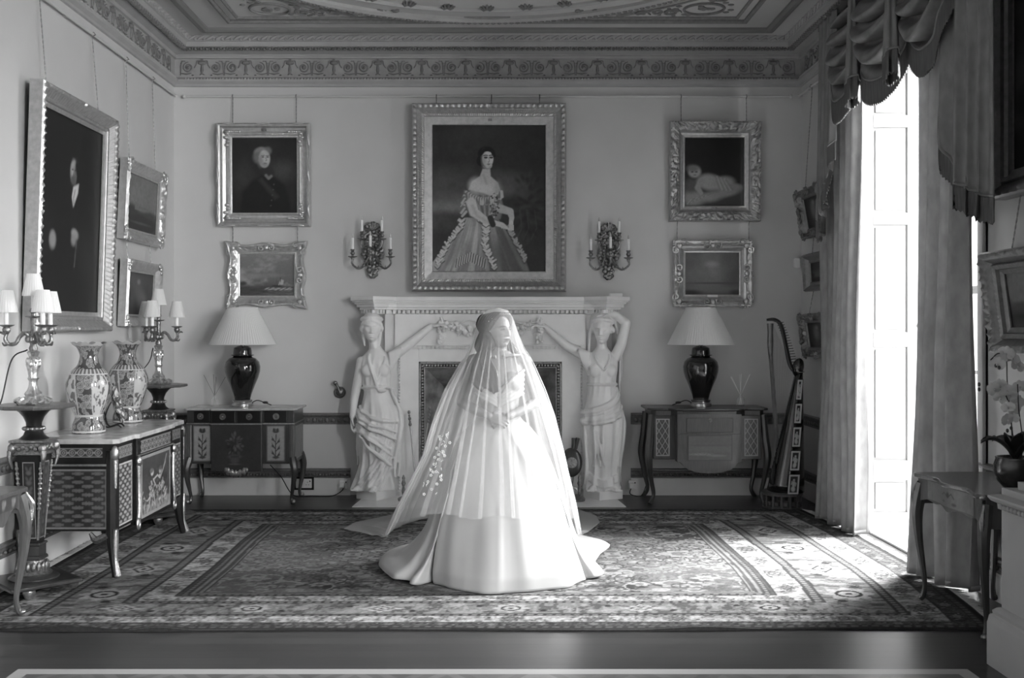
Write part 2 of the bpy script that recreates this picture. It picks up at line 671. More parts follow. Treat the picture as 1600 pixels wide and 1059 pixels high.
def frieze_unit(u):
    o = .014
    # urn on a stem with a spreading bowl
    u.ell((0, o, 4.128), (.042, .018, .02), 12, 6)
    u.box(0, o, 4.148, .10, .012, .008)
    u.box(0, o, 4.158, .018, .02, .016)
    u.tube([(0, o, 4.115), (0, o, 4.06), (0, o, 4.02)], [.008, .015, .007], 6)
    u.tube([(-.022, o, 4.015), (0, o, 4.03), (.022, o, 4.015)], .006, 5)
    for s in (-1, 1):
        u.tube(xz([(s * .05, 4.148), (s * .056, 4.11), (s * .075, 4.08)], o), .005, 5)
        sp = spiral(s * .13, 4.085, .052, .012, PI / 2 if s > 0 else PI / 2, -1.6 * s, 22)
        u.tube(xz(sp, o), [.005, .009, .008, .006], 5)
        u.ell((s * .13, o, 4.085), (.016, .016, .016), 8, 5)
        u.tube(xz([(s * .10, 4.03), (s * .15, 4.02), (s * .2, 4.03)], o), [.004, .009, .004], 5)
        u.tube(xz([(s * .19, 4.15), (s * .2, 4.1), (s * .205, 4.01)], o), [.004, .007, .004], 5)
        u.tube(xz([(s * .205, 4.12), (s * .185, 4.145), (s * .16, 4.145)], o), .005, 5)
        u.ell((s * .09, o, 4.012), (.012, .01, .007), 6, 4)


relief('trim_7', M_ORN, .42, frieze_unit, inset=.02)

# ---- ceiling: stepped square panel, great ring and corner spandrels
CYR, RR = 6.83, 2.27


def rect_ring(mb, hx, hy, w, d):
    """moulding round a rectangle centred on the ceiling circle, hanging d below the ceiling"""
    L = []
    for sx, sy in ((-1, -1), (1, -1), (1, 1), (-1, 1)):
        L.append([(sx * (hx + o) - .05, CYR + sy * (hy + o), ZC - h) for o, h in ((0, -.002), (0, d * .6), (w * .3, d), (w * .7, d), (w, d * .4), (w, -.002))])
    mb.grid(np.array(L), wu=True)


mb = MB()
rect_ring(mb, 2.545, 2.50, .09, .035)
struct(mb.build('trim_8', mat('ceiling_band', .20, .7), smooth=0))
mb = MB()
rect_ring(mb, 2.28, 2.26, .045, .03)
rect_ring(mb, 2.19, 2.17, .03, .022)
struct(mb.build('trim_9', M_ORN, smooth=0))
mb = MB()
th = np.arange(160) / 160 * 2 * PI
for R, w, d in ((RR - .09, .09, .045), (RR + .05, .02, .02), (1.95, .03, .03)):
    V = [[(-.05 + (R + o) * math.cos(t), CYR + (R + o) * math.sin(t), ZC - h) for o, h in ((0, -.002), (0, d * .6), (w * .3, d), (w * .7, d), (w, d * .5), (w, -.002))] for t in th]
    mb.grid(np.array(V), wu=True, flip=True)
struct(mb.build('trim_10', M_CORN, smooth=30))
mb = MB()
for i in range(260):
    t = i / 260 * 2 * PI
    mb.ell((-.05 + (RR - .045) * math.cos(t), CYR + (RR - .045) * math.sin(t), ZC - .045), (.022, .022, .012), 6, 4)
struct(mb.build('trim_11', M_ORN, smooth=60))
mb = MB()
for i in range(36):                     # palmettes inside the ring
    t = i / 36 * 2 * PI
    for k in range(-3, 4):
        a = t + k * .32
        ln = .13 - abs(k) * .017
        c = np.array([-.05 + 1.97 * math.cos(t), CYR + 1.97 * math.sin(t)])
        e = c - ln * np.array([math.cos(a), math.sin(a)]) * (1 if abs(k) < 3 else .8)
        mb.tube([(c[0], c[1], ZC - .006), (*((c + e) / 2), ZC - .012), (e[0], e[1], ZC - .006)], [.008, .016, .008], 5)
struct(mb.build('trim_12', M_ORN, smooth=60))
mb = MB()
for sx in (-1, 1):
    for sy in (-1, 1):
        cx, cy = -.05 + sx * 1.86, CYR + sy * 1.94
        a = np.arange(40) / 40 * 2 * PI
        ring = np.stack([cx + .17 * np.cos(a), cy + .15 * np.sin(a), np.full(40, ZC - .008)], -1)
        mb.tube(ring, .013, 6, closed=True)
        for k in range(9):
            b = random.random() * 6.3
            mb.ell((cx + .08 * math.cos(b) * random.random(), cy + .07 * math.sin(b) * random.random(), ZC - .006), (.03, .02, .012), 8, 4)
        for tx, ty, ln in ((-sx, 0, .95), (0, -sy, .95)):
            for k in range(7):
                q = .26 + k * ln / 7
                r = .085 * (1 - k / 8.5)
                px, py = cx + tx * q + (0 if tx else sx * .1 * (1 - .4 * k / 7)), cy + ty * q + (0 if ty else sy * .1 * (1 - .4 * k / 7))
                sp = spiral(px, py, r, r * .25, k * 2.1, 1.4 * (1 if k % 2 else -1), 16)
                mb.tube(np.c_[sp, np.full(len(sp), ZC - .007)], [.006, .012, .01, .008], 5)
                for j in range(3):
                    b = random.random() * 6.3
                    mb.ell((px + r * 1.2 * math.cos(b), py + r * 1.2 * math.sin(b), ZC - .004), (.02, .012, .008), 6, 4)
        for k in range(10):
            b = random.random() * 6.3
            mb.ell((cx + .24 * math.cos(b), cy + .2 * math.sin(b), ZC - .004), (.03, .02, .01), 6, 4)
struct(mb.build('trim_13', M_ORN, smooth=60))
# straight edges of the spandrel panels and their arcs
mb = MB()
for R in (2.36, 2.43):
    for q in range(4):
        a0 = q * PI / 2 + math.acos(min(1, 2.17 / R)) + .02
        a1 = (q + 1) * PI / 2 - math.acos(min(1, 2.17 / R)) - .02
        a = np.linspace(a0, a1, 30)
        mb.tube(np.stack([-.05 + R * np.cos(a), CYR + R * np.sin(a), np.full(30, ZC - .004)], -1), .012, 6)
struct(mb.build('trim_14', M_ORN, smooth=60))

# ---- dado rail, lower rail and skirting
DZ = .775
def dado_run(name, segs, prof, m):
    mb = MB()
    for (x0, y0), (x1, y1) in segs:
        dx, dy = x1 - x0, y1 - y0
        ln = math.hypot(dx, dy)
        nx, ny = dy / ln, -dx / ln
        V = [[(x + nx * p, y + ny * p, z) for p, z in prof] for x, y in ((x0, y0), (x1, y1))]
        mb.grid(np.array(V), flip=True)
        mb.add([V[0][i] for i in range(len(prof))], [tuple(range(len(prof)))])
        mb.add([V[1][i] for i in range(len(prof))], [tuple(range(len(prof)))[::-1]])
    return struct(mb.build(name, m, smooth=25))


SEG_L = [((XL, Y0), (XL, YB))]
SEG_B = [((XL, YB), (-1.36, YB)), ((1.32, YB), (XR, YB))]
SEG_R = [((XR, YB), (XR, WO[1] + .1)), ((XR, WO[0] - .02), (XR, 4.2)), ((XR, 1.9), (XR, .3))]
PD = [(0, DZ - .10), (.012, DZ - .095), (.014, DZ - .03), (.03, DZ - .022), (.038, DZ - .008), (.036, DZ + .004), (.0, DZ + .01)]
PS = [(0, .165), (.03, .17), (.034, .185), (.018, .195), (.022, .225), (.03, .235), (.028, .248), (0, .255)]
PB = [(0, 0), (.024, 0), (.024, .155), (.018, .165), (0, .167)]
for nm, sg in (('left', SEG_L), ('back', SEG_B), ('right', SEG_R)):
    k = {'left': 15, 'back': 17, 'right': 19}[nm]
    dado_run(f'trim_{k}', sg, PD, M_DADO)
    dado_run(f'trim_{k + 1}', sg, PS, M_DADO)
    dado_run(f'baseboard_{nm}', sg, PB, M_TRIM)
# running ornament of both rails on the far wall and side walls
mb = MB()
for (x0, x1) in ((XL + .05, -1.38), (1.34, XR - .05)):
    n = int((x1 - x0) / .06)
    for i in range(n):
        x = x0 + (i + .5) * (x1 - x0) / n
        mb.ell((x, YB - .014, DZ - .06), (.02, .012, .02), 8, 5)
        mb.ell((x + .03, YB - .014, DZ - .06), (.008, .01, .026), 6, 4)
        mb.ell((x, YB - .03, .2), (.018, .012, .012), 8, 5)
        mb.ell((x + .03, YB - .03, .2), (.01, .01, .012), 6, 4)
for x, d, ya, yb in ((XL, 1, 4.2, 9.75), (XR, -1, 8.5, 9.75), (XR, -1, 4.85, 6.1)):
    n = int((yb - ya) / .06)
    for i in range(n):
        y = ya + (i + .5) * (yb - ya) / n
        mb.ell((x + d * .014, y, DZ - .06), (.012, .02, .02), 8, 5)
        mb.ell((x + d * .03, y, .2), (.012, .018, .012), 8, 5)
struct(mb.build('trim_21', M_DADO, smooth=60))

# ---- picture rails
def rail(name, a, b, lab):
    mb = MB()
    a, b = np.array(a), np.array(b)
    mb.tube([a, b], .011, 10)
    n = np.array((0, 1, 0)) if abs(a[1] - b[1]) < .1 else np.array((np.sign(a[0]), 0, 0))
    for t in (.0, .2, .4, .6, .8, 1):
        q = a + (b - a) * t
        mb.tube([q, q + n * .036], .007, 6)
        if t in (0, 1):
            mb.ell(q, .019, 10, 8)
    return tag(mb.build(name, M_RAIL), lab, 'picture rail')


RZ = EYE + 363 * YB / F
rail('picture_rail', (-2.94, YB - .04, RZ), (2.84, YB - .04, RZ), 'pale metal picture rail running across the far wall over the fireplace')
rail('picture_rail', (XL + .04, 3.6, RZ - .0), (XL + .04, 9.72, RZ - .0), 'metal picture rail on the wall above the commode and vases')
rail('picture_rail', (XR - .04, 9.75, RZ), (XR - .04, 8.62, RZ), 'short metal picture rail in the corner beside the window valance')

# ---- window with its recess
def window(n, y0, y1, full):
    w = thing(f'window_{n}', '', '')
    for k in ('label', 'category'):
        del w[k]
    w['kind'] = 'structure'
    z1 = WO[2]
    gx = XR + WD - .10
    mb = MB()
    for y in (y0 + .03, y1 - .03):
        mb.bb(gx - .05, gx + .05, y - .03, y + .03, 0, z1)
    for z in (.04, z1 - .03):
        mb.bb(gx - .05, gx + .05, y0, y1, z - .04, z + .04)
    cols, rows = 3, 6
    for i in range(1, cols):
        y = y0 + .06 + (y1 - y0 - .12) * i / cols
        mb.bb(gx - .02, gx + .02, y - .014, y + .014, 0, z1)
    for j in range(1, rows):
        z = .08 + (z1 - .14) * j / rows
        k = .03 if j == 3 else .014
        mb.bb(gx - .025, gx + .025, y0, y1, z - k, z + k)
    mb.build('window_frame', M_WHITE, w, smooth=0, bevel=.004)
    mb = MB()
    mb.bb(gx - .003, gx + .003, y0 + .05, y1 - .05, .06, z1 - .05)
    mb.build('glazing', M_GLASS, w, smooth=0)
    # panelled shutter case on the recess faces
    def shutter(y, face):
        mb = MB()
        x0, x1 = XR + .012, gx - .05
        mb.bb(x0, x1, y, y + face * .03, .0, z1)
        cuts = [.10, .36, .52, 1.44, 1.56, 2.43, 2.53, 3.22, 3.32, 3.66]
        pa, pb = x0 + .12, x1 - .10
        ext = [0, z1]
        mb.bb(x0 + .01, pa, y - face * .030, y, 0, z1)
        mb.bb(pb, x1 - .01, y - face * .030, y, 0, z1)
        zs = [0] + cuts + [z1]
        for i in range(0, len(zs), 2):
            mb.bb(pa, pb, y - face * .030, y, zs[i], zs[i + 1])
        for i in range(0, len(cuts), 2):
            a, b = cuts[i] + .022, cuts[i + 1] - .022
            mb.bb(pa + .022, pb - .022, y - face * .020, y, a, b)
        return mb
    o = shutter(y1 - .03, 1).build('shutter_panel', M_WHITE, w, smooth=0, bevel=.005)
    kb = MB()
    kx = XR + .012 + .478
    kb.lathe([(.004, 0), (.008, .012), (.017, .02), (.017, .03), (.006, .036)], 12)
    kb.M = None
    v = np.concatenate(kb.v)
    kb.v = [np.stack([kx + v[:, 0], y1 - .060 - v[:, 2], EYE + 7 * 8.3 / F + v[:, 1]], -1)]
    kb.build('shutter_knob', M_BRASS, o)
    shutter(y0 + .03, -1).build('shutter_panel', M_WHITE, w, smooth=0, bevel=.005)
    mb = MB()
    mb.bb(XR + .0, XR + WD, y0, y1, z1 - .02, z1 - .001)
    mb.build('window_head', M_WHITE, w, smooth=0)
    mb = MB()                           # architrave round the opening
    for y, s in ((y0, -1), (y1, 1)):
        mb.bb(XR - .02, XR, y, y + s * .10, 0, z1 + .1)
        mb.bb(XR - .035, XR, y + s * .08, y + s * .10, 0, z1 + .1)
    mb.bb(XR - .02, XR, y0, y1, z1, z1 + .1)
    mb.build('architrave', M_WHITE, w, smooth=0, bevel=.004)
    return w


window(1, WO[0], WO[1], True)
window(2, 2.0, 4.0, False)
window(3, -2.0, .2, False)
# ------------------------------------------------------------------ framed paintings
def frame_mb(w, h, prof, orn=None, wave=None, step=.012):
    """prof = (o, d): o outward from the sight edge, d towards the viewer; orn(s, o, half) adds depth; wave(s, half) pushes the outer edge outward"""
    pr = np.array(prof, float)
    # refine the profile
    t = np.linspace(0, 1, len(pr))
    seg = np.r_[0, np.cumsum(np.hypot(*np.diff(pr, axis=0).T))]
    u = np.unique(np.r_[seg, np.arange(0, seg[-1], step)])
    o, d = np.interp(u, seg, pr[:, 0]), np.interp(u, seg, pr[:, 1])
    W = pr[:, 0].max()
    mb = MB()
    ring = []
    for k in range(4):
        a, b = (w / 2, h / 2) if k % 2 == 0 else (h / 2, w / 2)
        n = max(8, int(2 * (a + W) / step))
        tt = np.linspace(-1, 1, n, endpoint=False)
        s = tt[:, None] * (a + o[None])
        dd = np.repeat(d[None], n, 0)
        oo = np.repeat(o[None], n, 0)
        half = a + W
        if wave is not None:
            oo = oo + wave(tt[:, None] * half, half) * (o / W)[None] ** 1.5
            s = tt[:, None] * (a + oo)
        front = (o > .004) & (d > .012)
        if orn is not None:
            dd = dd + np.where(front[None], orn(tt[:, None] * half, o[None] / W, half), 0)
        x, y = s, b + oo
        c, sn = [(1, 0), (0, -1), (-1, 0), (0, 1)][k]
        # sides in clockwise order: top, right, bottom, left
        X, Y = (x, y) if k == 0 else (y, -x) if k == 1 else (-x, -y) if k == 2 else (-y, x)
        ring.append(np.stack([X, -dd, Y], -1))
    mb.grid(np.concatenate(ring), wu=True, flip=True)
    return mb


def chain_mb(p, q, r=.0045, pitch=.035):
    p, q = np.array(p, float), np.array(q, float)
    L = np.linalg.norm(q - p)
    n = max(2, int(L / pitch)) * 4
    tt = np.linspace(0, 1, n + 1)
    rr = r * (.55 + .45 * np.abs(np.sin(tt * n / 4 * PI)))
    mb = MB()
    mb.tube(p + (q - p) * tt[:, None], rr, 6)
    return mb


def painting(label, loc, rz, w, h, prof, fmat, art, orn=None, wave=None, tilt=.02, chains=(), extra=None, group=None, step=.012, plaque=None, wall=0):
    t = thing('framed_painting', label, 'painting', loc, rz, group, tilt)
    fr = frame_mb(w, h, prof, orn, wave, step)
    f = fr.build('frame', fmat, t, smooth=50)
    d0 = prof[0][1]
    panel('canvas', art, M_PAINT, t, (-w / 2 - .004, -d0 + .004, -h / 2 - .004), (w + .008, 0, 0), (0, 0, h + .008))
    mb = MB()
    W = max(o for o, _ in prof) * .8
    mb.bb(-w / 2 - W, w / 2 + W, -.008, -.002, -h / 2 - W, h / 2 + W)
    mb.build('backboard', M_EBONY, t, smooth=0)
    if extra is not None:
        es = []
        extra(es, w, h)
        for e in es:
            e.build('carved_scroll', fmat, f, smooth=60)
    for (x0, z0, x1, z1) in chains:
        # the upper end hangs on the wall side, whatever the lean of the picture
        ct, st = math.cos(tilt), math.sin(tilt)
        lo = lambda y, z: (y * ct + z * st, -y * st + z * ct)
        ye, ze = lo(wall - .02, z1)
        c = chain_mb((x0, -.02, z0), (x1, ye, ze))
        c.build('hanging_chain', M_BRONZED, t)
        hb = MB()
        hb.tube([(x1, *lo(wall - .02 + a, z1 + b)) for a, b in ((0, -.01), (-.025, .008), (-.012, .024), (.008, .018))], .005, 6)
        hb.build('hook', M_BRASS, t)
    if plaque:
        px, pz, pw, ph, v = plaque
        mb = MB()
        mb.box(px, -plaque_d(prof, pz, h), pz, pw, .012, ph)
        mb.build('name_plate', v, t, smooth=0)
    return t


def plaque_d(prof, pz, h):
    o = abs(pz) - h / 2
    p = np.array(prof)
    k = p[:np.argmax(p[:, 0]) + 1]
    return np.interp(o, k[:, 0], k[:, 1]) + .006


def beads(pitch, o0, o1, amp):
    return lambda s, o, half: amp * np.abs(np.sin(PI * s / pitch)) * ((o > o0) & (o < o1))


def leaves(pitch, o0, o1, amp, sl=.6):
    amp = amp * 1.35

    def fn(s, o, half):
        c = (o - o0) / (o1 - o0)
        m = (c > 0) & (c < 1)
        ph = s / pitch + sl * c * np.sign(s)
        return amp * m * np.sin(PI * np.clip(c, 0, 1)) * (.5 + .5 * np.cos(2 * PI * ph)) * (.7 + .3 * np.cos(2 * PI * ph * 3))
    return fn


def rough(scale, o0, o1, amp, seed):
    def fn(s, o, half):
        c = np.clip((o - o0) / (o1 - o0), 0, 1)
        n = fbm(s * scale + 40 + np.zeros_like(o), o * 6 + 9 + np.zeros_like(s), seed, 3)
        return amp * (n - .35) * 2 * np.sin(PI * c) ** .5 * ((o > o0) & (o < o1))
    return fn


def both(*fs):
    return lambda s, o, half: sum(f(s, o, half) for f in fs)


def scroll_corner(e, w, h, W, d, r=.05, mid=True, n=1):
    """acanthus scrolls at the corners and the middle of each side"""
    spots = [(sx * (w / 2 + W * .55), sz * (h / 2 + W * .55), math.atan2(sz, sx)) for sx in (-1, 1) for sz in (-1, 1)]
    if mid:
        spots += [(0, s * (h / 2 + W * .6), s * PI / 2) for s in (-1, 1)] + [(s * (w / 2 + W * .6), 0, 0 if s > 0 else PI) for s in (-1, 1)]
    for x, z, a in spots:
        ca, sa = math.cos(a), math.sin(a)
        es = e if 'es' not in locals() else es
        e = MB()
        es.append(e)
        e.ell((x, -d - .004, z), (r * .5, .016, r * .5), 10, 6)
        for sd in (-1, 1):
            sp = spiral(0, 0, r * .62, r * .15, 0, 1.2 * sd, 16)
            px, pz = x - sa * sd * r * .95 - ca * r * .1, z + ca * sd * r * .95 - sa * r * .1
            q = np.stack([px + sp[:, 0] * ca - sp[:, 1] * sa, np.full(16, -d - .004), pz + sp[:, 0] * sa + sp[:, 1] * ca], -1)
            e.tube(q, [r * .1, r * .2, r * .16, r * .12], 6)
            for k in range(3):
                b = a + sd * (.5 + .5 * k)
                e.ell((x + r * .95 * math.cos(b), -d - .002, z + r * .95 * math.sin(b)), (r * .3, .012, r * .17), 8, 5)


def art_lady(w, h):
    p = Paint(w, h, .0040, .03)
    p.a = .018 + .040 * fbm(p.x * 3, p.y * 4, 5) * (.5 + .5 * (1 - p.x))
    p.ell(.08, .50, .30, .08, .16, .9).ell(.1, .44, .25, .04, .19, .9).ell(.15, .60, .4, .1, .07, .9)
    p.ell(.02, .34, .25, .07, .06, .8).ell(.1, .22, .3, .06, .035, .8)
    p.ell(.64, .57, .08, .05, .12, .9).ell(.62, .63, .18, .05, .075, .9).ell(.80, .55, .05, .05, .07, .9)
    for x in (.77, .83, .9):
        p.stroke([(x, .42), (x + .02, .3), (x - .03, .22)], .004, .06, .9, .6)
    for k in range(40):
        a, q = k * 2.4, (k / 40) ** .5
        p.ell(.84 + .14 * q * math.cos(a), .45 + .25 * q * math.sin(a), .03, .012, .012 if k % 2 else .05, .8, a, .6)
    p.noise(16, .6, 9)
    # crinoline skirt
    q = Paint(w, h, .0040, 0)
    q.poly([(.29, .37), (.22, .31), (.10, .16), (.0, .06), (.0, .0), (.86, .0), (.82, .08), (.74, .18), (.66, .27), (.58, .36)], 1, .006)
    m = q.a
    ang = np.arctan2(p.x - .44, .62 - p.y)
    pl = fbm(ang * 13 + 9, (.6 - p.y) * 3, 21, 3)
    tone = .17 + .20 * sm(.30, .78, pl)
    tone = tone * (1.25 - .75 * sm(.35, .75, p.x)) + .12 * np.exp(-((p.x - .33) / .10) ** 2 - ((p.y - .27) / .11) ** 2)
    p.a = p.a * (1 - m) + tone * m
    for k in range(26):                                  # lace flounce over the underskirt
        x = .22 + .26 * k / 25
        zt = .13 - .05 * abs(x - .34) / .14
        p.stroke([(x, zt), (x - .012, zt - .055)], .0045, .50 if k % 2 else .13, .5)
    p.ell(.55, .10, .08, .10, .11, .9, 0, .7).ell(.68, .12, .09, .13, .10, .9, 0, .6)

    def ruffle(pts, n, wd, hi, lo):
        c = cat([(x, y, 0) for x, y in pts], n // (len(pts) - 1) + 1)[:, :2]
        rj = random.Random(n)
        for k, (x, y) in enumerate(c[::1]):
            s_ = (1 if k % 2 else -1) * rj.uniform(.5, 1.1)
            x, y = x + rj.uniform(-.012, .012), y + rj.uniform(-.008, .008)
            p.stroke([(x - wd * s_, y + .012), (x, y - .004), (x + wd * .9 * s_, y + .010)], .0075, lo, .6)
            p.stroke([(x - wd * .9 * s_, y + .018), (x, y + .004), (x + wd * .8 * s_, y + .017)], .0062, hi if k % 3 else hi * .8, .5)
    ruffle([(.27, .35), (.23, .28), (.15, .20), (.09, .10), (.05, .03)], 22, .026, .56, .10)
    ruffle([(.44, .35), (.47, .28), (.46, .19), (.50, .11), (.55, .02)], 22, .030, .60, .10)
    ruffle([(.66, .30), (.72, .22), (.77, .14), (.82, .07)], 16, .022, .34, .06)
    # bodice, shoulders and arms
    p.poly([(.33, .55), (.30, .46), (.33, .38), (.45, .34), (.60, .36), (.63, .44), (.60, .52), (.52, .55), (.42, .53)], .20, .008)
    for k in range(9):
        p.stroke([(.36 + .03 * k, .52), (.42 + .016 * k, .37)], .004, .36 if k % 2 else .11, .7, .8)
    p.poly([(.32, .56), (.35, .615), (.42, .65), (.445, .70), (.51, .70), (.515, .65), (.58, .605), (.61, .53), (.57, .495), (.46, .535)], .50, .006)
    p.ell(.38, .585, .05, .045, .60, .8).ell(.47, .565, .07, .03, .60, .8).stroke([(.45, .66), (.48, .60)], .008, .36, .9, .7).ell(.58, .56, .03, .05, .34, .9, 0, .6)
    c = [(.29 + .32 * t, .535 - .05 * math.sin(t * 3.1)) for t in np.linspace(0, 1, 30)]
    for k, (x, y) in enumerate(c):
        p.stroke([(x, y + .012), (x + .012 * math.sin(k * 2.4), y - .022)], .010, .52 if k % 2 else .17, .5)
    for k in range(12):
        p.stroke([(.29 - .01 * math.sin(k), .53 - k * .011), (.265 + .012 * math.sin(k * 2), .50 - k * .011)], .008, .46 if k % 2 else .15, .5)
    p.stroke([(.345, .47), (.37, .405), (.48, .345), (.585, .325)], [.034, .032, .022, .016], .58, .2).stroke([(.355, .45), (.39, .385), (.50, .333)], .010, .40, .8, .6)
    p.stroke([(.60, .43), (.685, .41), (.70, .37), (.69, .315)], [.028, .024, .017, .013], .44, .2)
    p.ell(.60, .322, .042, .017, .58, .25, -.2).ell(.695, .325, .018, .028, .54, .25)
    for k in range(4):
        p.stroke([(.60 + k * .012, .318), (.615 + k * .018, .300 - .003 * k)], .0055, .54, .3)
        p.stroke([(.682 + k * .010, .315), (.680 + k * .011, .285)], .0045, .50, .3)
    p.stroke([(.512, .366), (.534, .322)], .020, .04, .25)
    r = random.Random(3)
    for k in range(46):
        p.ell(.548 + r.gauss(0, .018), .535 - k * .0036, .008, .006, r.choice((.05, .09, .36, .5)), .4, k)
    # head
    p.ell(.478, .803, .076, .050, .010, .12).ell(.437, .755, .046, .038, .010, .15)
    p.ell(.490, .768, .048, .055, .62, .12).ell(.497, .724, .030, .022, .54, .2)
    p.ell(.455, .765, .020, .048, .34, .8, 0, .7)
    p.stroke([(.425, .80), (.455, .826), (.490, .830)], .011, .010, .3).stroke([(.490, .830), (.525, .822), (.545, .79)], .011, .010, .3)
    for x in (.472, .519):
        p.ell(x, .777, .017, .007, .05, .25).stroke([(x - .019, .790), (x, .794), (x + .016, .791)], .0032, .05, .4)
        p.ell(x, .786, .014, .003, .36, .5)
    p.stroke([(.497, .778), (.504, .752), (.493, .747)], .0028, .30, .5)
    p.ell(.497, .732, .014, .0045, .16, .3).ell(.497, .741, .006, .002, .36, .5).ell(.497, .722, .008, .003, .40, .6)
    p.stroke([(.455, .715), (.485, .70), (.515, .715)], .006, .34, .9, .7)
    p.noise(60, .16, 90)
    return p


def art_officer(w, h):
    p = Paint(w, h, .0065, .022)
    p.ell(.78, .56, .2, .12, .055, .9).ell(.15, .45, .15, .2, .035, .9).noise(6, .5, 3)
    p.poly([(.12, .0), (.16, .28), (.30, .42), (.45, .50), (.62, .50), (.80, .38), (.88, .2), (.9, 0)], .012, .03)
    p.ell(.56, .54, .09, .07, .03, .4).stroke([(.52, .50), (.56, .46), (.60, .49)], .018, .16, .6)
    p.ell(.455, .80, .115, .075, .22, .25).ell(.40, .74, .075, .075, .14, .5).ell(.55, .825, .055, .05, .15, .5)
    p.ell(.495, .72, .085, .115, .40, .15).ell(.435, .70, .04, .08, .2, .8, 0, .7).ell(.53, .72, .04, .06, .42, .8).ell(.50, .64, .05, .03, .26, .6)
    p.noise(24, .25, 77)
    for x in (.475, .545):
        p.ell(x, .742, .02, .009, .07, .5).stroke([(x - .025, .762), (x + .02, .764)], .005, .11, .6)
    p.stroke([(.515, .735), (.532, .70), (.515, .692)], .005, .18, .7).ell(.512, .66, .026, .007, .14, .5)
    p.poly([(.40, .44), (.45, .47), (.72, .22), (.66, .18)], .035, .03)
    for k in range(5):
        p.ell(.64 - k * .012, .38 - k * .07, .012, .009, .07, .5)
    return p


def art_sea(w, h, seed=2, lo=.05, hi=.30):
    p = Paint(w, h, .006, .1)
    n = fbm(p.x * 3.2, p.y * 4, seed, 5)
    p.a = .10 + .09 * p.y + .0 * n
    cl = sm(.42, .70, n + .25 * np.exp(-((p.x - .42) / .22) ** 2 - ((p.y - .65) / .22) ** 2))
    p.mix(cl * .9, hi)
    p.ell(.25, .48, .18, .06, .22, .8).ell(.60, .5, .12, .05, .2, .8)
    w_ = fbm(p.x * 9, p.y * 34, seed + 9, 3)
    sea = 1 - sm(.22, .26, p.y)
    p.mix(sea, .05 + .12 * w_)
    p.ell(.1, .12, .5, .14, .03, .9, .1, .7)
    return p


def art_ship(w, h):
    p = art_sea(w, h)
    p.ell(.68, .24, .1, .03, .04, .5).poly([(.64, .26), (.67, .40), (.70, .27)], .10, .01).poly([(.70, .26), (.74, .40), (.80, .38), (.79, .27)], .38, .01)
    p.stroke([(.73, .24), (.745, .44)], .006, .05)
    for k in range(16):
        p.ell(.48 + .03 * k, .17 + .02 * math.sin(k * 1.9), .03, .011, .45, .7, .2, .7)
    p.ell(.06, .30, .06, .05, .05, .6)
    return p


def art_infant(w, h):
    p = Paint(w, h, .0065, .012)
    p.noise(5, .6, 8)
    p.poly([(.0, .0), (.0, .12), (.4, .09), (1, .2), (1, 0)], .05, .03)
    p.ell(.15, .12, .17, .13, .26, .5).ell(.12, .3, .12, .1, .09, .6)
    p.ell(.45, .14, .2, .07, .27, .6, .15).ell(.72, .20, .22, .06, .26, .5, .2)
    for k in range(12):
        p.stroke([(.05 + k * .03, .03 + .012 * k), (.12 + k * .05, .10 + .012 * k)], .008, .14 if k % 2 else .38, .8, .6)
    p.ell(.42, .35, .2, .115, .33, .35, -.15).ell(.66, .33, .18, .10, .32, .4, .15).ell(.84, .28, .12, .05, .25, .5)
    p.stroke([(.28, .36), (.22, .27), (.28, .19)], [.05, .04, .03], .30, .4)
    p.ell(.17, .50, .105, .082, .34, .3).ell(.14, .55, .10, .05, .17, .6)
    p.ell(.13, .50, .02, .01, .06, .5).ell(.20, .50, .02, .01, .06, .5).ell(.175, .455, .025, .008, .10, .5)
    for k in range(7):
        p.stroke([(.52 + k * .03, .44 - k * .01), (.60 + k * .035, .24)], .014, .42 if k % 2 else .2, .8, .6)
    return p


def art_mist(w, h):
    p = Paint(w, h, .0065, .13)
    p.a = .11 + .10 * np.exp(-((p.x - .5) / .3) ** 2 - ((p.y - .6) / .4) ** 2)
    p.noise(4, .5, 4).ell(.5, .72, .10, .06, .3, .9).ell(.6, .15, .35, .07, .16, .8)
    p.ell(.08, .05, .22, .07, .03, .6).ell(.95, .06, .12, .06, .04, .6).ell(.5, .28, .5, .02, .08, .8)
    return p


def art_gentleman(w, h):
    p = Paint(w, h, .011, .011)
    p.noise(4, .4, 6)
    p.ell(.54, .76, .13, .06, .014, .5).ell(.56, .72, .075, .08, .008, .3)
    p.ell(.52, .735, .055, .06, .34, .3).ell(.555, .73, .035, .05, .12, .8).ell(.515, .69, .04, .03, .09, .5)
    p.ell(.50, .745, .014, .006, .05, .5).ell(.545, .745, .014, .006, .05, .5).stroke([(.50, .735), (.495, .715)], .004, .45, .6)
    p.stroke([(.57, .77), (.60, .72), (.59, .67)], .02, .008, .5)
    p.poly([(.52, .655), (.61, .68), (.60, .63), (.53, .55), (.50, .60)], .55, .008)
    p.stroke([(.55, .64), (.53, .60), (.535, .57)], .006, .25, .7)
    p.ell(.22, .36, .05, .045, .24, .4).ell(.57, .41, .06, .026, .30, .4, -.2).ell(.55, .38, .04, .03, .24, .5)
    p.stroke([(.60, .37), (.575, .24)], .006, .10, .6)
    p.ell(.75, .3, .12, .1, .02, .9)
    return p


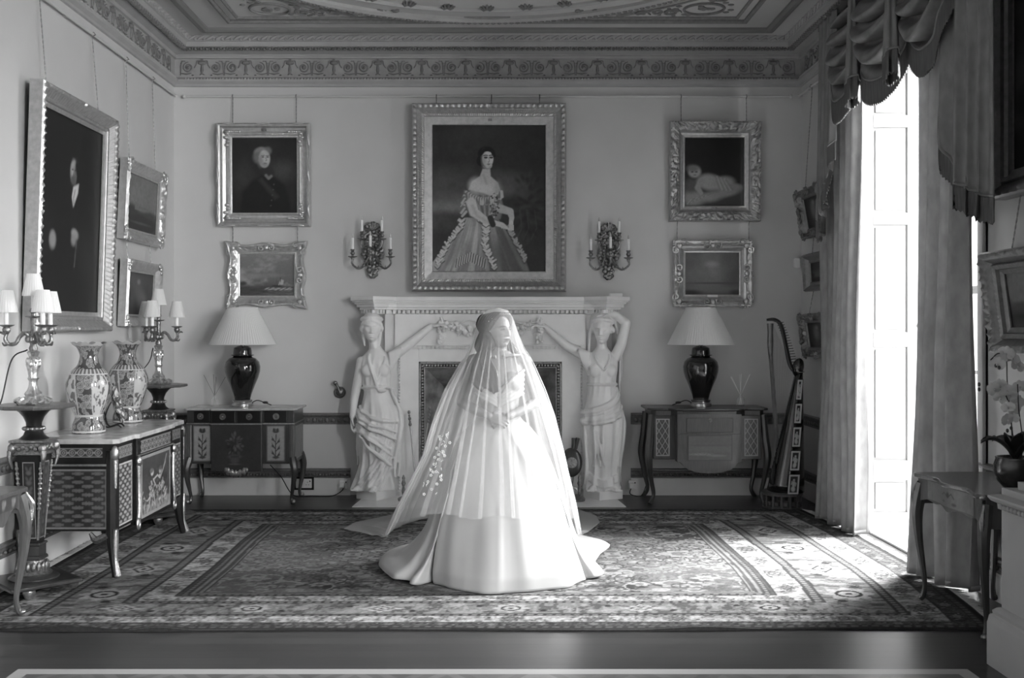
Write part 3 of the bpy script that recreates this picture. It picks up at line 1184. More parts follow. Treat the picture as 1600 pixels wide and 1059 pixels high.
def art_castle(w, h):
    p = Paint(w, h, .009, .12)
    p.a = .13 + .1 * fbm(p.x * 3, p.y * 3, 12)
    p.ell(.5, .16, .8, .22, .03, .5).ell(.2, .36, .2, .1, .045, .5)
    p.poly([(.30, .38), (.30, .52), (.36, .52), (.36, .60), (.42, .60), (.42, .50), (.70, .47), (.70, .55), (.76, .55), (.76, .36)], .17, .01)
    for k in range(7):
        p.ell(.44 + k * .045, .44, .009, .014, .06, .5)
    p.ell(.8, .34, .2, .06, .05, .6).ell(.5, .15, .3, .02, .1, .8)
    return p.noise(20, .4, 3)


def art_figures(w, h):
    p = Paint(w, h, .009, .05)
    p.noise(5, .8, 31).ell(.3, .8, .4, .2, .09, .9)
    p.ell(.45, .5, .14, .25, .11, .7).ell(.46, .78, .06, .06, .22, .5).ell(.6, .35, .16, .2, .16, .7).ell(.25, .3, .14, .2, .08, .7)
    return p


def art_dark(w, h):
    p = Paint(w, h, .009, .03)
    return p.noise(5, 1, 41).ell(.4, .6, .12, .25, .16, .8).ell(.45, .8, .07, .07, .2, .6)


def art_stormtree(w, h):
    p = Paint(w, h, .011, .03)
    p.noise(4, .9, 51).ell(.35, .42, .4, .14, .09, .9).ell(.2, .28, .4, .06, .13, .8).ell(.1, .35, .1, .12, .02, .6).ell(.3, .12, .5, .15, .012, .6)
    for k in range(4):
        p.stroke([(.2 + .07 * k, .18), (.25 + .07 * k, .30)], .006, .03, .6)
    return p.noise(14, .5, 3)


def art_vale(w, h):
    p = Paint(w, h, .011, .10)
    p.a = .09 + .12 * fbm(p.x * 3, p.y * 3, 61) * p.y
    p.ell(.5, .2, .8, .22, .03, .6).ell(.3, .42, .3, .06, .05, .6).ell(.2, .2, .15, .05, .012, .6)
    return p.noise(14, .4, 3)


def sc(Y):
    return F / Y


def on_back(px0, px1, py0, py1, cx0, cx1, cy0, cy1, depth):
    """outer and canvas pixel boxes -> location, canvas size, border (plane of the frame front)"""
    Y = YB - depth
    k = Y / F
    X = ((px0 + px1) / 2 - CX) * k
    Z = EYE - ((cy0 + cy1) / 2 - CY) * k
    return (X, YB - .012, Z), (cx1 - cx0) * k, (cy1 - cy0) * k, ((px1 - px0) - (cx1 - cx0)) / 2 * k


# over the fireplace
loc, w, h, B = on_back(643, 885, 162, 452, 675, 853, 193, 423, .12)
prof = [(0, .03), (0, .04), (.008, .045), (.075, .052), (.078, .07), (.10, .075), (.105, .09), (.13, .115), (.15, .135), (B - .018, .14), (B - .008, .12), (B, .10), (B, .0)]
c = []
for px in (682, 768, 843):
    x = (px - CX) * (YB - .03) / F - loc[0]
    c.append((x, h / 2 + B - .05, x, RZ - loc[2] - .01))
painting('large gilt framed portrait of a lady in a ruffled ball gown over the fireplace', loc, 0, w, h, prof, M_GILT, art_lady(w, h),
         both(beads(.022, .40, .55, .006), leaves(.055, .70, .97, .016), beads(.012, .56, .68, .004)), tilt=.012, chains=c, step=.008,
         plaque=(.01, h / 2 + .045, .04, .022, M_BRONZED))
# left pair
loc, w, h, B = on_back(339, 484, 193, 348, 362.5, 463.5, 214, 331, .09)
prof = [(0, .025), (0, .03), (.006, .036), (.02, .036), (.03, .05), (.05, .05), (.06, .034), (.09, .045), (B - .03, .085), (B - .015, .09), (B, .075), (B, 0)]


def officer_extra(es, w, h):
    W = .15
    for sx in (-1, 1):
        for sz in (-1, 1):
            e = MB()
            es.append(e)
            for k in range(8):
                e.ell((sx * (w / 2 + .055 - .012 * (k % 3)), -.058, sz * (h / 2 + .055) - sz * k * .018 * (k % 2)), (.024, .014, .016), 8, 5)
                e.ell((sx * (w / 2 + .055) - sx * k * .018, -.056, sz * (h / 2 + .055)), (.018, .012, .014), 8, 5)
    for s in (-1, 1):
        for q in (-.28, 0, .28):
            e = MB()
            es.append(e)
            e.tube([(q * w * 1.9 - .06, -.09, s * (h / 2 + W - .02)), (q * w * 1.9, -.1, s * (h / 2 + W - .03)), (q * w * 1.9 + .06, -.09, s * (h / 2 + W - .02))], [.004, .014, .004], 6)
            e = MB()
            es.append(e)
            e.tube([(s * (w / 2 + W - .02), -.09, q * h * 1.7 - .07), (s * (w / 2 + W - .03), -.1, q * h * 1.7), (s * (w / 2 + W - .02), -.09, q * h * 1.7 + .07)], [.004, .014, .004], 6)


def pair_chains(pxs, loc, h, B, top):
    out = []
    for px in pxs:
        x = (px - CX) * (YB - .03) / F - loc[0]
        out.append((x, h / 2 + B - .03, x, top - loc[2]))
    return out


painting('gilt framed portrait of a white-haired man in a dark coat, above the ship painting', loc, 0, w, h, prof, M_GILTL, art_officer(w, h), beads(.016, .12, .3, .005), tilt=.02,
         chains=pair_chains((364, 463), loc, h, B, RZ - .01), extra=officer_extra, step=.009, plaque=(0, h / 2 + .075, .05, .025, M_BRONZED))
top_of = loc[2] - h / 2 - B - .012
loc, w, h, B = on_back(357, 475, 379, 477, 372.5, 457.5, 397, 461.5, .07)
wv = lambda s, half: .012 * np.cos(s / half * PI * 2) + .016 * np.exp(-((np.abs(s) - half) / .05) ** 2)
prof = [(0, .02), (0, .03), (.012, .034), (.018, .024), (.05, .04), (B - .02, .07), (B - .008, .075), (B, .06), (B, 0)]
painting('seascape with a sailing ship in a wavy rococo gilt frame, under the white-haired man', loc, 0, w, h, prof, M_GILTL, art_ship(w, h), rough(30, .25, .95, .016, 3), wv, tilt=.02,
         chains=pair_chains((364, 465), loc, h, B, top_of), extra=lambda e, w, h: scroll_corner(e, w, h, .105, .06, .05), step=.008)
# right pair
loc, w, h, B = on_back(1047, 1189, 190, 342, 1071, 1163, 214, 320, .09)
prof = [(0, .025), (0, .03), (.006, .04), (.022, .042), (.026, .03), (.045, .035), (.05, .06), (.07, .075), (B - .02, .09), (B - .008, .085), (B, .07), (B, 0)]
painting('carved gilt framed painting of a sleeping infant on pale drapery against black', loc, 0, w, h, prof, M_GILT, art_infant(w, h), both(rough(34, .38, .98, .03, 5), beads(.03, .9, 1.0, .012)), tilt=.02,
         chains=pair_chains((1064, 1166), loc, h, B, RZ - .01), step=.008, plaque=(0, -h / 2 - .03, .05, .03, M_BRONZED))
top_of = loc[2] - h / 2 - B - .012
loc, w, h, B = on_back(1053, 1175, 373, 479, 1073, 1157, 394, 460, .07)
prof = [(0, .02), (0, .03), (.012, .034), (.016, .026), (.04, .05), (.06, .06), (.065, .045), (B - .02, .07), (B - .008, .075), (B, .06), (B, 0)]
painting('misty pale landscape in a carved gilt frame with corner scrolls, under the sleeping infant', loc, 0, w, h, prof, M_GILTL, art_mist(w, h), rough(30, .55, .98, .014, 8), tilt=.02,
         chains=pair_chains((1058, 1170), loc, h, B, top_of), extra=lambda e, w, h: scroll_corner(e, w, h, .115, .062, .056), step=.008, plaque=(.0, -h / 2 - .012, .1, .022, M_PLASTIC))


# left wall: (y along the wall, z) from pixels at a given distance X from the axis
def on_side(px, py, X):
    Y = X * F / (px - CX)
    return Y, EYE - (py - CY) * Y / F


def side_painting(side, label, y0, y1, z0, z1, B, prof, fmat, art, tilt, hang=True, top=RZ, **kw):
    x = (XL + .014) if side < 0 else (XR - .014)
    w, h = y1 - y0 - 2 * B, z1 - z0 - 2 * B
    loc = (x, (y0 + y1) / 2, (z0 + z1) / 2)
    ch = []
    if hang:
        for f in (-.34, .34):
            xx = f * (w + 2 * B)
            zt = (top - loc[2] - .01)
            ch.append((xx, h / 2 + B - .04, xx, zt))
    sgn = -side
    # lean: pivot about the bottom back edge so that the foot touches the wall
    push = (h / 2 + B) * math.sin(tilt)
    loc = (x + sgn * push, loc[1], loc[2])
    return painting(label, loc, PI / 2 if side < 0 else -PI / 2, w, h, prof, fmat, art(w, h), tilt=tilt, chains=ch, wall=push, **kw)


B = .14
prof = [(0, .025), (0, .03), (.03, .034), (.034, .05), (.05, .054), (.06, .042), (.095, .08), (.105, .092), (.13, .098), (B, .085), (B, 0)]
side_painting(-1, 'very large gilt framed portrait of a dark-haired gentleman in black, behind the candelabra', 6.60, 7.92, 1.57, 3.20, B, prof, M_GILT, art_gentleman, .032,
              orn=both(beads(.02, .25, .38, .005), leaves(.05, .70, .97, .014), lambda s, o, half: .006 * np.abs(np.sin(s / .012)) * ((o > .42) & (o < .68))), step=.011)
B = .10
prof = [(0, .025), (0, .035), (.014, .04), (.02, .03), (.045, .05), (B - .02, .075), (B - .008, .08), (B, .06), (B, 0)]
side_painting(-1, 'small gilt framed painting of a castle, upper of the two beside the corner', 8.26, 9.22, 2.32, 2.975, B, prof, M_GILTL, art_castle, .05, orn=rough(28, .4, .97, .016, 4),
              extra=lambda e, w, h: scroll_corner(e, w, h, .10, .07, .05, False), step=.009)
side_painting(-1, 'small gilt framed dark figure painting, lower of the two beside the corner', 8.28, 9.12, 1.61, 2.16, B, prof, M_GILTL, art_figures, .045, orn=rough(24, .5, .97, .006, 6), top=2.36,
              extra=lambda e, w, h: scroll_corner(e, w, h, .10, .07, .04, False), step=.009)
# right wall, in the corner behind the curtain
B = .085
prof = [(0, .03), (0, .035), (.01, .045), (.03, .04), (.05, .07), (B - .01, .09), (B, .07), (B, 0)]
for lab, y0, y1, z0, z1, top, tl, orn, ar in (
        ('small carved dark gilt painting in the corner, topmost of three above the harp', 8.80, 9.46, 2.42, 2.86, RZ, .17, rough(30, .3, .98, .03, 3), art_dark),
        ('small plain-framed dark landscape, middle one of three stacked above the harp', 8.82, 9.40, 1.93, 2.27, 2.46, .06, None, art_stormtree),
        ('small carved dark gilt painting, lowest of three stacked above the harp', 8.72, 9.42, 1.34, 1.73, 1.96, .14, rough(30, .3, .98, .03, 7), art_dark)):
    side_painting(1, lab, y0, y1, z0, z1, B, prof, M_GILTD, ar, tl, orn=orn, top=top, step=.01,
                  extra=(lambda e, w, h: scroll_corner(e, w, h, .085, .08, .045, True)) if orn else None)
# right wall, near side of the window
B = .15
prof = [(0, .03), (0, .04), (.03, .05), (.035, .07), (.06, .075), (.07, .06), (.10, .10), (.14, .11), (B, .09), (B, 0)]
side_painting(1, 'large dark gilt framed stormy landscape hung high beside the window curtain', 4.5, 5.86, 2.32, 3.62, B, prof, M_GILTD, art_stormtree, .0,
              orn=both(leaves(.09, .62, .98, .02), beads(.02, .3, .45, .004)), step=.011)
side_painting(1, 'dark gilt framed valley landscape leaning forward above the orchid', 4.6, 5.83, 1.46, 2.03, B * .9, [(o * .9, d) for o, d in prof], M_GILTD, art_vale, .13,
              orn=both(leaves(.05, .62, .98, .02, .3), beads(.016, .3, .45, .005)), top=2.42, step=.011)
# ------------------------------------------------------------------ figures: a shared head
def head_blob(mb, c, s=1.0, R=None):
    R = np.eye(3) if R is None else R
    c = np.array(c, float)
    for o, r in (((0, .014, .030), (.074, .094, .086)), ((0, -.020, -.040), (.057, .066, .072)), ((0, -.03, -.075), (.034, .045, .038)), ((0, -.01, -.01), (.068, .078, .07))):
        mb.ell(c + s * (R @ np.array(o)), tuple(s * k for k in r), 24, 16, rot=R)
    for sx in (-1, 1):                  # ears
        mb.ell(c + s * (R @ np.array((sx * .072, .018, -.008))), (.010 * s, .016 * s, .028 * s), 10, 8, rot=R)


def face_sculpt(v, c, s=1.0, R=None, amt=1.0):
    R = np.eye(3) if R is None else R
    q = (v - np.array(c)) @ R / s
    x, y, z = q.T
    fr = sm(.0, -.04, y) * (np.abs(z) < .16)
    g = lambda x0, z0, sx, sz: np.exp(-((x - x0) / sx) ** 2 - ((z - z0) / sz) ** 2)
    d = np.zeros_like(x)
    for e in (-1, 1):
        d += .013 * g(e * .031, .004, .017, .012) - .006 * g(e * .031, .003, .012, .006) - .005 * g(e * .03, .024, .022, .007) - .004 * g(e * .042, -.03, .018, .018)
    t = np.clip((.012 - z) / .046, 0, 1)
    d -= (.006 + .017 * t) * np.exp(-(x / (.0075 + .005 * t)) ** 2) * sm(.024, .008, z) * sm(-.042, -.034, z)
    d -= .004 * g(.011, -.034, .007, .006) + .004 * g(-.011, -.034, .007, .006)
    d += .005 * g(0, -.047, .03, .006)
    d -= .007 * g(0, -.057, .019, .005) + .008 * g(0, -.069, .016, .0055) - .006 * g(0, -.0628, .021, .003)
    d += .005 * g(0, -.080, .02, .006)
    d -= .006 * g(0, -.098, .017, .014)
    q[:, 1] += amt * d * fr
    return q @ R.T * s + np.array(c)


def rot(rz=0, rx=0, ry=0):
    return np.array((Matrix.Rotation(rz, 3, 'Z') @ Matrix.Rotation(rx, 3, 'X') @ Matrix.Rotation(ry, 3, 'Y')))


def loft(stations, fold=None, nz=90, nth=120):
    """closed column through (z, cx, cy, a, b); fold(th, z) adds radially; th = 0 faces the viewer (-y), + to the right"""
    st = np.array(stations, float)
    z = np.linspace(st[0, 0], st[-1, 0], nz)
    k = [np.interp(z, st[:, 0], st[:, i]) for i in range(1, 5)]
    ker = np.ones(5) / 5
    k = [np.convolve(np.r_[[a[0]] * 2, a, [a[-1]] * 2], ker, 'valid') for a in k]
    th = np.arange(nth) / nth * 2 * PI

    def surf(t, zz, off=0.0):
        t, zz = np.asarray(t, float), np.asarray(zz, float)
        cx, cy, a, b = (np.interp(zz, z, q) for q in k)
        f = (fold(t, zz) if fold is not None else 0) + off
        return np.stack([cx + (a + f) * np.sin(t), cy - (b + f) * np.cos(t), zz + np.zeros_like(t)], -1)
    T, Z = np.meshgrid(th, z, indexing='ij')
    return surf(T, Z), surf


def sharp(p, k=2.0):
    c = .5 + .5 * np.cos(p)
    return c ** k


def hand_blob(mb, wrist, d, up, s=1.0, curl=.5, thumb=1, spread=.16):
    """palm and five separate bent fingers; d = direction of the fingers, up = back of the hand"""
    d = np.array(d, float) / np.linalg.norm(d)
    up = np.array(up, float)
    up = up - d * (up @ d)
    up /= np.linalg.norm(up)
    sd = np.cross(d, up)
    w = np.array(wrist, float)
    B = np.stack([sd, d, up], 1)
    mb.ell(w + d * .048 * s, (.036 * s, .052 * s, .014 * s), 14, 10, rot=B)
    for i, (o, ln) in enumerate(((-.026, .062), (-.009, .072), (.009, .068), (.026, .054))):
        base = w + d * .086 * s + sd * o * s
        pts = [base]
        a = curl * .4
        for q, f in enumerate((.45, .32, .23)):
            v = d * math.cos(a) - up * math.sin(a) + sd * (o * spread / .026)
            pts.append(pts[-1] + v * ln * f * s)
            a += curl * .8
        mb.limb(pts, [.0088 * s, .0080 * s, .0073 * s, .0062 * s], 8)
    b = w + d * .022 * s + sd * thumb * .028 * s
    p1 = b + (d * .55 + sd * thumb * .6 - up * .2) * .034 * s
    p2 = p1 + (d * .85 + sd * thumb * .1 - up * .35) * .030 * s
    p3 = p2 + (d * .9 - up * .4) * .022 * s
    mb.limb([b, p1, p2, p3], [.013 * s, .0105 * s, .009 * s, .007 * s], 8)


# ------------------------------------------------------------------ chimneypiece
FPX, FPY = -.024, YB


def fx(px, Y):
    return (px - CX) * Y / F - FPX


def fz(py, Y):
    return EYE - (py - CY) * Y / F


fp = thing('fireplace', 'white marble chimneypiece with two carved draped women under its shelf', 'fireplace', (FPX, FPY, 0))


def plan(e):
    L = [(-1.315 - e, 0), (-1.315 - e, -.16 - e), (-1.075, -.40 - e * 1.4), (-.905 + e, -.235 - e), (-.88, -.20 - e)]
    return L + [(-x, y) for x, y in L[::-1]]


mb = MB()
for e, z0, z1 in ((.0, 1.852, 1.889), (-.012, 1.838, 1.852), (-.03, 1.822, 1.838), (-.05, 1.790, 1.822), (-.075, 1.768, 1.790), (-.118, 1.728, 1.768)):
    mb.prism(plan(e), z0, z1)
shelf = mb.build('mantel_shelf', M_MARBLE, fp, smooth=0, bevel=.004)


def along(pts, pitch, fn):
    for (x0, y0), (x1, y1) in zip(pts[:-1], pts[1:]):
        ln = math.hypot(x1 - x0, y1 - y0)
        n = max(1, int(ln / pitch))
        for i in range(n):
            t = (i + .5) / n
            fn(x0 + (x1 - x0) * t, y0 + (y1 - y0) * t, math.atan2(y1 - y0, x1 - x0))


mb = MB()
along([(x, y - .006) for x, y in plan(-.10)[1:-1]], .044, lambda x, y, a: (mb.at(x, y, 1.75, a).box(0, 0, 0, .024, .04, .03), mb.id()))
mb.build('dentil_moulding', M_MARBLE, shelf, smooth=0)
mb = MB()
mb.bb(-.90, .90, -.14, 0, 1.40, 1.728)                      # frieze block
mb.bb(-.90, .90, -.165, 0, 1.428, 1.44)
mb.build('frieze', M_MARBLE, fp, smooth=0, bevel=.003)
mb = MB()
along([(-.88, -.15), (.88, -.15)], .040, lambda x, y, a: mb.box(x, y, 1.414, .021, .036, .026))
mb.build('dentil_moulding', M_MARBLE, fp, smooth=0)
OX, OZ = .678, 1.278                                        # opening of the marble surround
for s in (-1, 1):
    mb = MB()
    mb.bb(s * OX, s * .855, -.12, 0, .0, 1.40)
    mb.bb(s * .86, s * 1.0, -.10, 0, .0, 1.728)
    mb.bb(s * .88, s * 1.16, -.03, 0, .0, 1.728)
    mb.build('jamb', M_MARBLE, fp, smooth=0, bevel=.003)
    mb = MB()
    for i in range(46):
        mb.ell((s * .862, -.115, .05 + i * .0295), (.012, .014, .013), 8, 6)
    mb.build('bead_moulding', M_MARBLE, fp, smooth=60)
mb = MB()
mb.bb(-OX, OX, -.12, 0, OZ, 1.40)
mb.build('lintel', M_MARBLE, fp, smooth=0, bevel=.003)
# beaded metal frame, splayed slips, inner frame, black firebox
mb = MB()
for s in (-1, 1):
    mb.bb(s * OX, s * (OX - .022), -.115, -.05, 0, OZ)
    mb.bb(s * (OX - .048), s * (OX - .06), -.10, -.05, 0, OZ - .045)
mb.bb(-OX, OX, -.115, -.05, OZ - .022, OZ)
mb.bb(-OX + .05, OX - .05, -.10, -.05, OZ - .06, OZ - .048)
of = mb.build('metal_frame', M_BRONZED, fp, smooth=0, bevel=.003)
mb = MB()
for s in (-1, 1):
    for i in range(44):
        mb.ell((s * (OX - .034), -.10, .02 + i * .0282), (.014, .012, .011), 8, 5)
for i in range(46):
    mb.ell((-OX + .045 + i * .0281, -.10, OZ - .034), (.011, .012, .014), 8, 5)
mb.build('bead_border', M_SILVER, of, smooth=60)
ix, iz, ya, yb = .455, 1.035, -.075, .15
ox, oz = OX - .058, OZ - .056
for s in (-1, 1):
    mb = MB()
    q = [(s * ox, ya, 0), (s * ix, yb, 0), (s * ix, yb, iz), (s * ox, ya, oz)]
    t = [(x + s * .02, y + .02, z) for x, y, z in q]
    mb.add(q + t, [(0, 1, 2, 3)[::s], (7, 6, 5, 4)[::s], (0, 3, 7, 4)[::s], (1, 5, 6, 2)[::s], (0, 4, 5, 1)[::s], (3, 2, 6, 7)[::s]])
    mb.build('splayed_slip', M_SLIP, fp, smooth=0)
mb = MB()
q = [(-ox, ya, oz), (-ix, yb, iz), (ix, yb, iz), (ox, ya, oz)]
t = [(x, y + .02, z + .02) for x, y, z in q]
mb.add(q + t, [(0, 1, 2, 3), (7, 6, 5, 4), (0, 3, 7, 4), (1, 5, 6, 2)])
mb.build('splayed_slip', M_SLIP, fp, smooth=0)
mb = MB()
for s in (-1, 1):
    mb.bb(s * ix, s * (ix - .03), yb - .02, yb + .03, 0, iz)
mb.bb(-ix, ix, yb - .02, yb + .03, iz - .03, iz)
mb.build('inner_frame', M_BRONZE, fp, smooth=0, bevel=.006)
mb = MB()
mb.bb(-ix - .05, ix + .05, .50, .53, 0, iz + .1)
mb.bb(-ix - .05, -ix + .02, yb + .03, .53, 0, iz + .1)
mb.bb(ix - .02, ix + .05, yb + .03, .53, 0, iz + .1)
mb.bb(-ix, ix, yb + .03, .53, iz - .01, iz + .1)
mb.bb(-ix, ix, yb + .03, .53, -.002, .01)
mb.build('firebox', M_IRON, fp, smooth=0)
mb = MB()
a = np.linspace(0, PI, 24)
mb.tube([(-.36, yb + .06, 0), *[(-.36 * math.cos(k), yb + .06, .55 + .34 * math.sin(k)) for k in a], (.36, yb + .06, 0)], .03, 8)
for i in range(7):
    mb.tube([(-.3 + i * .1, yb + .05, .12), (-.3 + i * .1, yb + .05, .36)], .009, 6)
for z in (.12, .24, .36):
    mb.tube([(-.34, yb + .05, z), (.34, yb + .05, z)], .012, 6)
mb.build('fire_basket', M_IRON, fp)
# garland of fruit and flowers carried by the two women
mb = MB()
r_ = random.Random(4)


def cluster(x, y, z, n, sx, sz, big=.026):
    for _ in range(n):
        u, v = r_.uniform(-1, 1), r_.uniform(-1, 1)
        s = r_.uniform(.5, 1) * big
        mb.ell((x + u * sx, y - .02 * (1 - u * u) * (1 - v * v) - r_.random() * .012, z + v * sz), (s, s * .9, s * r_.uniform(.8, 1.2)), 10, 7)
    for _ in range(n // 2):
        u, v, a = r_.uniform(-1.2, 1.2), r_.uniform(-1.1, 1.1), r_.uniform(0, PI)
        mb.ell((x + u * sx, y + .002, z + v * sz), (.035, .008, .013), 10, 5, rot=rot(0, 0, a))


YG = -.16
for s in (-1, 1):
    for k in range(5):                                      # hanging drop under the hand
        cluster(s * .465, YG, 1.635 - .038 * k, 5, .030 - .003 * abs(k - 2), .02, .02)
    mb.tube([(s * .465, YG - .01, 1.70), (s * .45, YG - .02, 1.66), (s * .47, YG - .01, 1.60)], .012, 6)
    mb.tube(cat([(s * .47, YG - .01, 1.68), (s * .49, YG - .012, 1.62), (s * .475, YG - .01, 1.55)], 6), [.006, .012, .004], 6)
for i in range(15):
    t = -1 + 2 * (i + .5) / 15
    cluster(.41 * t, YG, 1.545 + .085 * t * t + .01 * math.sin(i * 2), 7, .035, .024 + .022 * (1 - t * t), .026)
for s in (-1, 1):
    mb.tube(cat([(s * .43, YG, 1.65), (s * .3, YG - .01, 1.64), (s * .2, YG, 1.67), (s * .12, YG - .01, 1.65), (s * .16, YG, 1.63)], 6), [.008, .012, .012, .006], 6)
mb.build('garland', M_STATUE, fp, smooth=60)


def plinth(name, cx, cy, s, a, h, parent):
    mb = MB()
    mb.at(cx, cy, 0, a).box(0, 0, h / 2, s, s, h)
    return mb.build(name, M_MARBLE, parent, smooth=0, bevel=.005)


# left figure ------------------------------------------------------
SY = -.185                                                  # figure centre in front of the wall
PH = .085
KX = 9.62 / F


def fold_left(th, z):
    low = sm(.9, .55, z)
    leg = np.exp(-((th + .25) / .55) ** 2 - ((z - .42) / .2) ** 2)
    hem = sm(.25, .0, z)
    f = .030 * low * sharp(th * 11 + 5 * z + 1.2 * np.sin(6 * z) + .8, 2.2) * (1 - .85 * leg)
    f = f + .018 * low * sharp(th * 6 - 9 * z, 1.5) + .03 * leg
    f = f + .035 * hem * sharp(th * 5 + 1.0, 1.2)
    up = sm(.86, 1.0, z) * sm(1.3, 1.15, z)
    f = f + .007 * up * sharp(th * 16 - 14 * z, 2) + .006 * up * sharp(th * 9 + 25 * z, 2)
    return f


V, surf = loft([(0, -.03, 0, .165, .12), (.1, -.01, 0, .150, .12), (.25, .01, 0, .135, .12), (.42, .02, -.01, .145, .125), (.62, .03, 0, .165, .13), (.74, .025, 0, .165, .13), (.92, .005, 0, .118, .10),
                (1.02, .0, 0, .125, .105), (1.14, .0, 0, .14, .11), (1.22, .0, .01, .148, .095), (1.27, .0, .015, .11, .075), (1.31, -.005, .015, .06, .055), (1.34, -.01, .01, .045, .045)], fold_left)
mb = MB()
mb.grid(V, wu=True, capu=True)
for sx, x in ((-1, -.07), (1, .075)):
    mb.ell((x, -.084, 1.115), (.060, .040, .058), 16, 10)
mb.cone((-.005, .01, 1.28), (-.035, -.005, 1.42), .05, .046)
HC = (-.04, -.02, 1.51)
HR = rot(.12, .05)
head_blob(mb, HC, 1.12, HR)
hp = lambda x, y, z: np.array(HC) + 1.12 * (HR @ np.array((x, y, z)))
for i in range(13):                                         # waved hair over the brow and a fillet
    a = -1.5 + 3.0 * i / 12
    mb.ell(hp(.08 * math.sin(a), -.075 * math.cos(a) + .01, .072 + .02 * math.cos(a * 1.0)), (.022, .022, .02), 8, 6)
    mb.ell(hp(.086 * math.sin(a), -.04 * math.cos(a) + .02, .045 - .05 * abs(a) / 1.5), (.02, .03, .028), 8, 6)
mb.ell(hp(0, .045, .06), (.085, .085, .075), 16, 10)
mb.ell(hp(0, .005, .085), (.080, .090, .055), 16, 10)
mb.tube([hp(.080 * math.sin(a), .010 - .084 * math.cos(a), .068 + .012 * math.cos(a)) for a in np.linspace(-1.7, 1.7, 20)], .006, 6)
for i in range(15):
    a = -1.6 + 3.2 * i / 14
    mb.ell(hp(.079 * math.sin(a), -.078 * math.cos(a) + .01, .060 + .012 * math.cos(a) - .03 * abs(math.sin(a))), (.016, .018, .020), 8, 6)
for s in (-1, 1):
    mb.tube(cat([hp(s * .070, .03, -.02), hp(s * .068, .03, -.08), hp(s * .06, .0, -.15)], 6), [.022, .018, .010], 8)
# arms: the right one hangs, the left one reaches out along the frieze
mb.limb([(-.135, .01, 1.20), (-.205, .01, .86), (-.222, -.02, .68)], [.052, .042, .028])
hand_blob(mb, (-.222, -.02, .69), (-.05, -.1, -1), (-1, 0, .1), 1.1, .5, -1)
mb.limb([(.135, .01, 1.235), (.22, .02, 1.295), (.33, .0, 1.375), (.45, -.0, 1.475), (.52, .01, 1.535)], [.055, .05, .044, .034, .025])
hand_blob(mb, (.515, .01, 1.53), (.9, -.2, .12), (.1, -.2, 1), 1.15, .9, -1)
for k in range(7):                                          # short sleeve falling from the shoulder
    x = .13 + .015 * k
    mb.tube(cat([(x, .045, 1.26 + .008 * k), (x + .004, -.05, 1.275 + .006 * k), (x + .012 - .006 * k, -.062, 1.19 + .006 * k), (x + .004 - .012 * k, -.045, 1.08 + .012 * abs(k - 2))], 6), [.016, .018, .016, .005], 8)
for k in range(5):                                          # drapery edge crossing the breast
    o = .012 * k
    mb.tube(surf(np.linspace(-.55 + o, .12 + o, 14), np.linspace(1.27, .98 - .01 * k, 14), .012), [.010, .014, .01], 6)
    mb.tube(surf(np.linspace(.75 - o, .12, 14), np.linspace(1.25, 1.0, 14), .006), [.008, .010, .006], 6)
mb.tube(surf(np.linspace(-1.6, 1.6, 30), np.full(30, .945) + .02 * np.cos(np.linspace(-1.6, 1.6, 30)), .01), .012, 6)   # girdle
mb.ell(surf(.45, .93, .02), (.045, .025, .02), 10, 6)
for k in range(6):                                          # mantle slung over the hip
    t = np.linspace(0, 1, 26)
    mb.tube(surf(-1.6 + (2.9 - .25 * (k % 2)) * t, .78 - .040 * k - (.16 + .045 * k) * t ** 1.6 - .05 * np.sin(t * PI) + .008 * np.sin(9 * t + k), .010 + .010 * (k % 3)), [.014, (.016, .024, .013)[k % 3], (.020, .014, .022)[k % 3], .010], 6)
for k in range(5):                                          # its end falling down her left side
    t = np.linspace(0, 1, 20)
    mb.tube(surf(1.25 + .13 * k + .10 * np.sin(t * 4 + k), .95 - .83 * t * (1 - .1 * (k % 2)), .03), [.010, .018, .022, .012], 6)
for k in range(4):
    t = np.linspace(0, 1, 18)
    mb.tube(surf(-1.7 - .14 * k + .1 * np.sin(t * 3), .74 - .52 * t, .03), [.012, .018, .016, .008], 6)
for k in range(6):                                          # folds sweeping from the knee to the hem
    t = np.linspace(0, 1, 22)
    mb.tube(surf(.5 + .12 * k - (1.35 - .12 * k) * t ** 1.4, .50 - .02 * k - .44 * t, .010), [.008, .015, .015, .006], 6)
for x, y, a in ((-.15, -.09, -.5), (-.02, -.15, .1)):       # feet
    mb.ell((x, y, .02), (.036, .085, .032), 12, 8, rot=rot(a))
    for q in range(5):
        mb.ell((x + math.sin(a) * .075 - .028 + q * .014, y - .07 * math.cos(a), .012), (.009, .02, .011), 6, 5)


def place(me, px, nm, lab):
    o = link(nm, me, M_STATUE, fp, 180, label=lab)
    o.location = (fx(px, 9.62), SY, PH)
    return o


me = fuse(mb, .0062, 3, after=lambda v: face_sculpt(v, HC, 1.12, HR, 1.3))
st = place(me, 588, 'caryatid_figure', 'carved woman with a fillet in her hair, one arm hanging down')
o = plinth('plinth', 0, .0, .265, -.66, PH, st)
o.location = (.0, .0, -PH)


# right figure -----------------------------------------------------
def fold_right(th, z):
    low = sm(.82, .6, z)
    leg = np.exp(-((th - .05) / .5) ** 2 - ((z - .42) / .22) ** 2)
    f = .028 * low * sharp(th * 13 + 1.5 * np.sin(4 * z), 2.2) * (1 - .9 * leg) + .03 * leg
    f = f + .02 * sm(.2, 0, z) * sharp(th * 7, 1.3) * (np.abs(th) > .0)
    up = sm(.8, .95, z) * sm(1.3, 1.15, z)
    return f + .006 * up * sharp(th * 15 - 9 * z, 2)


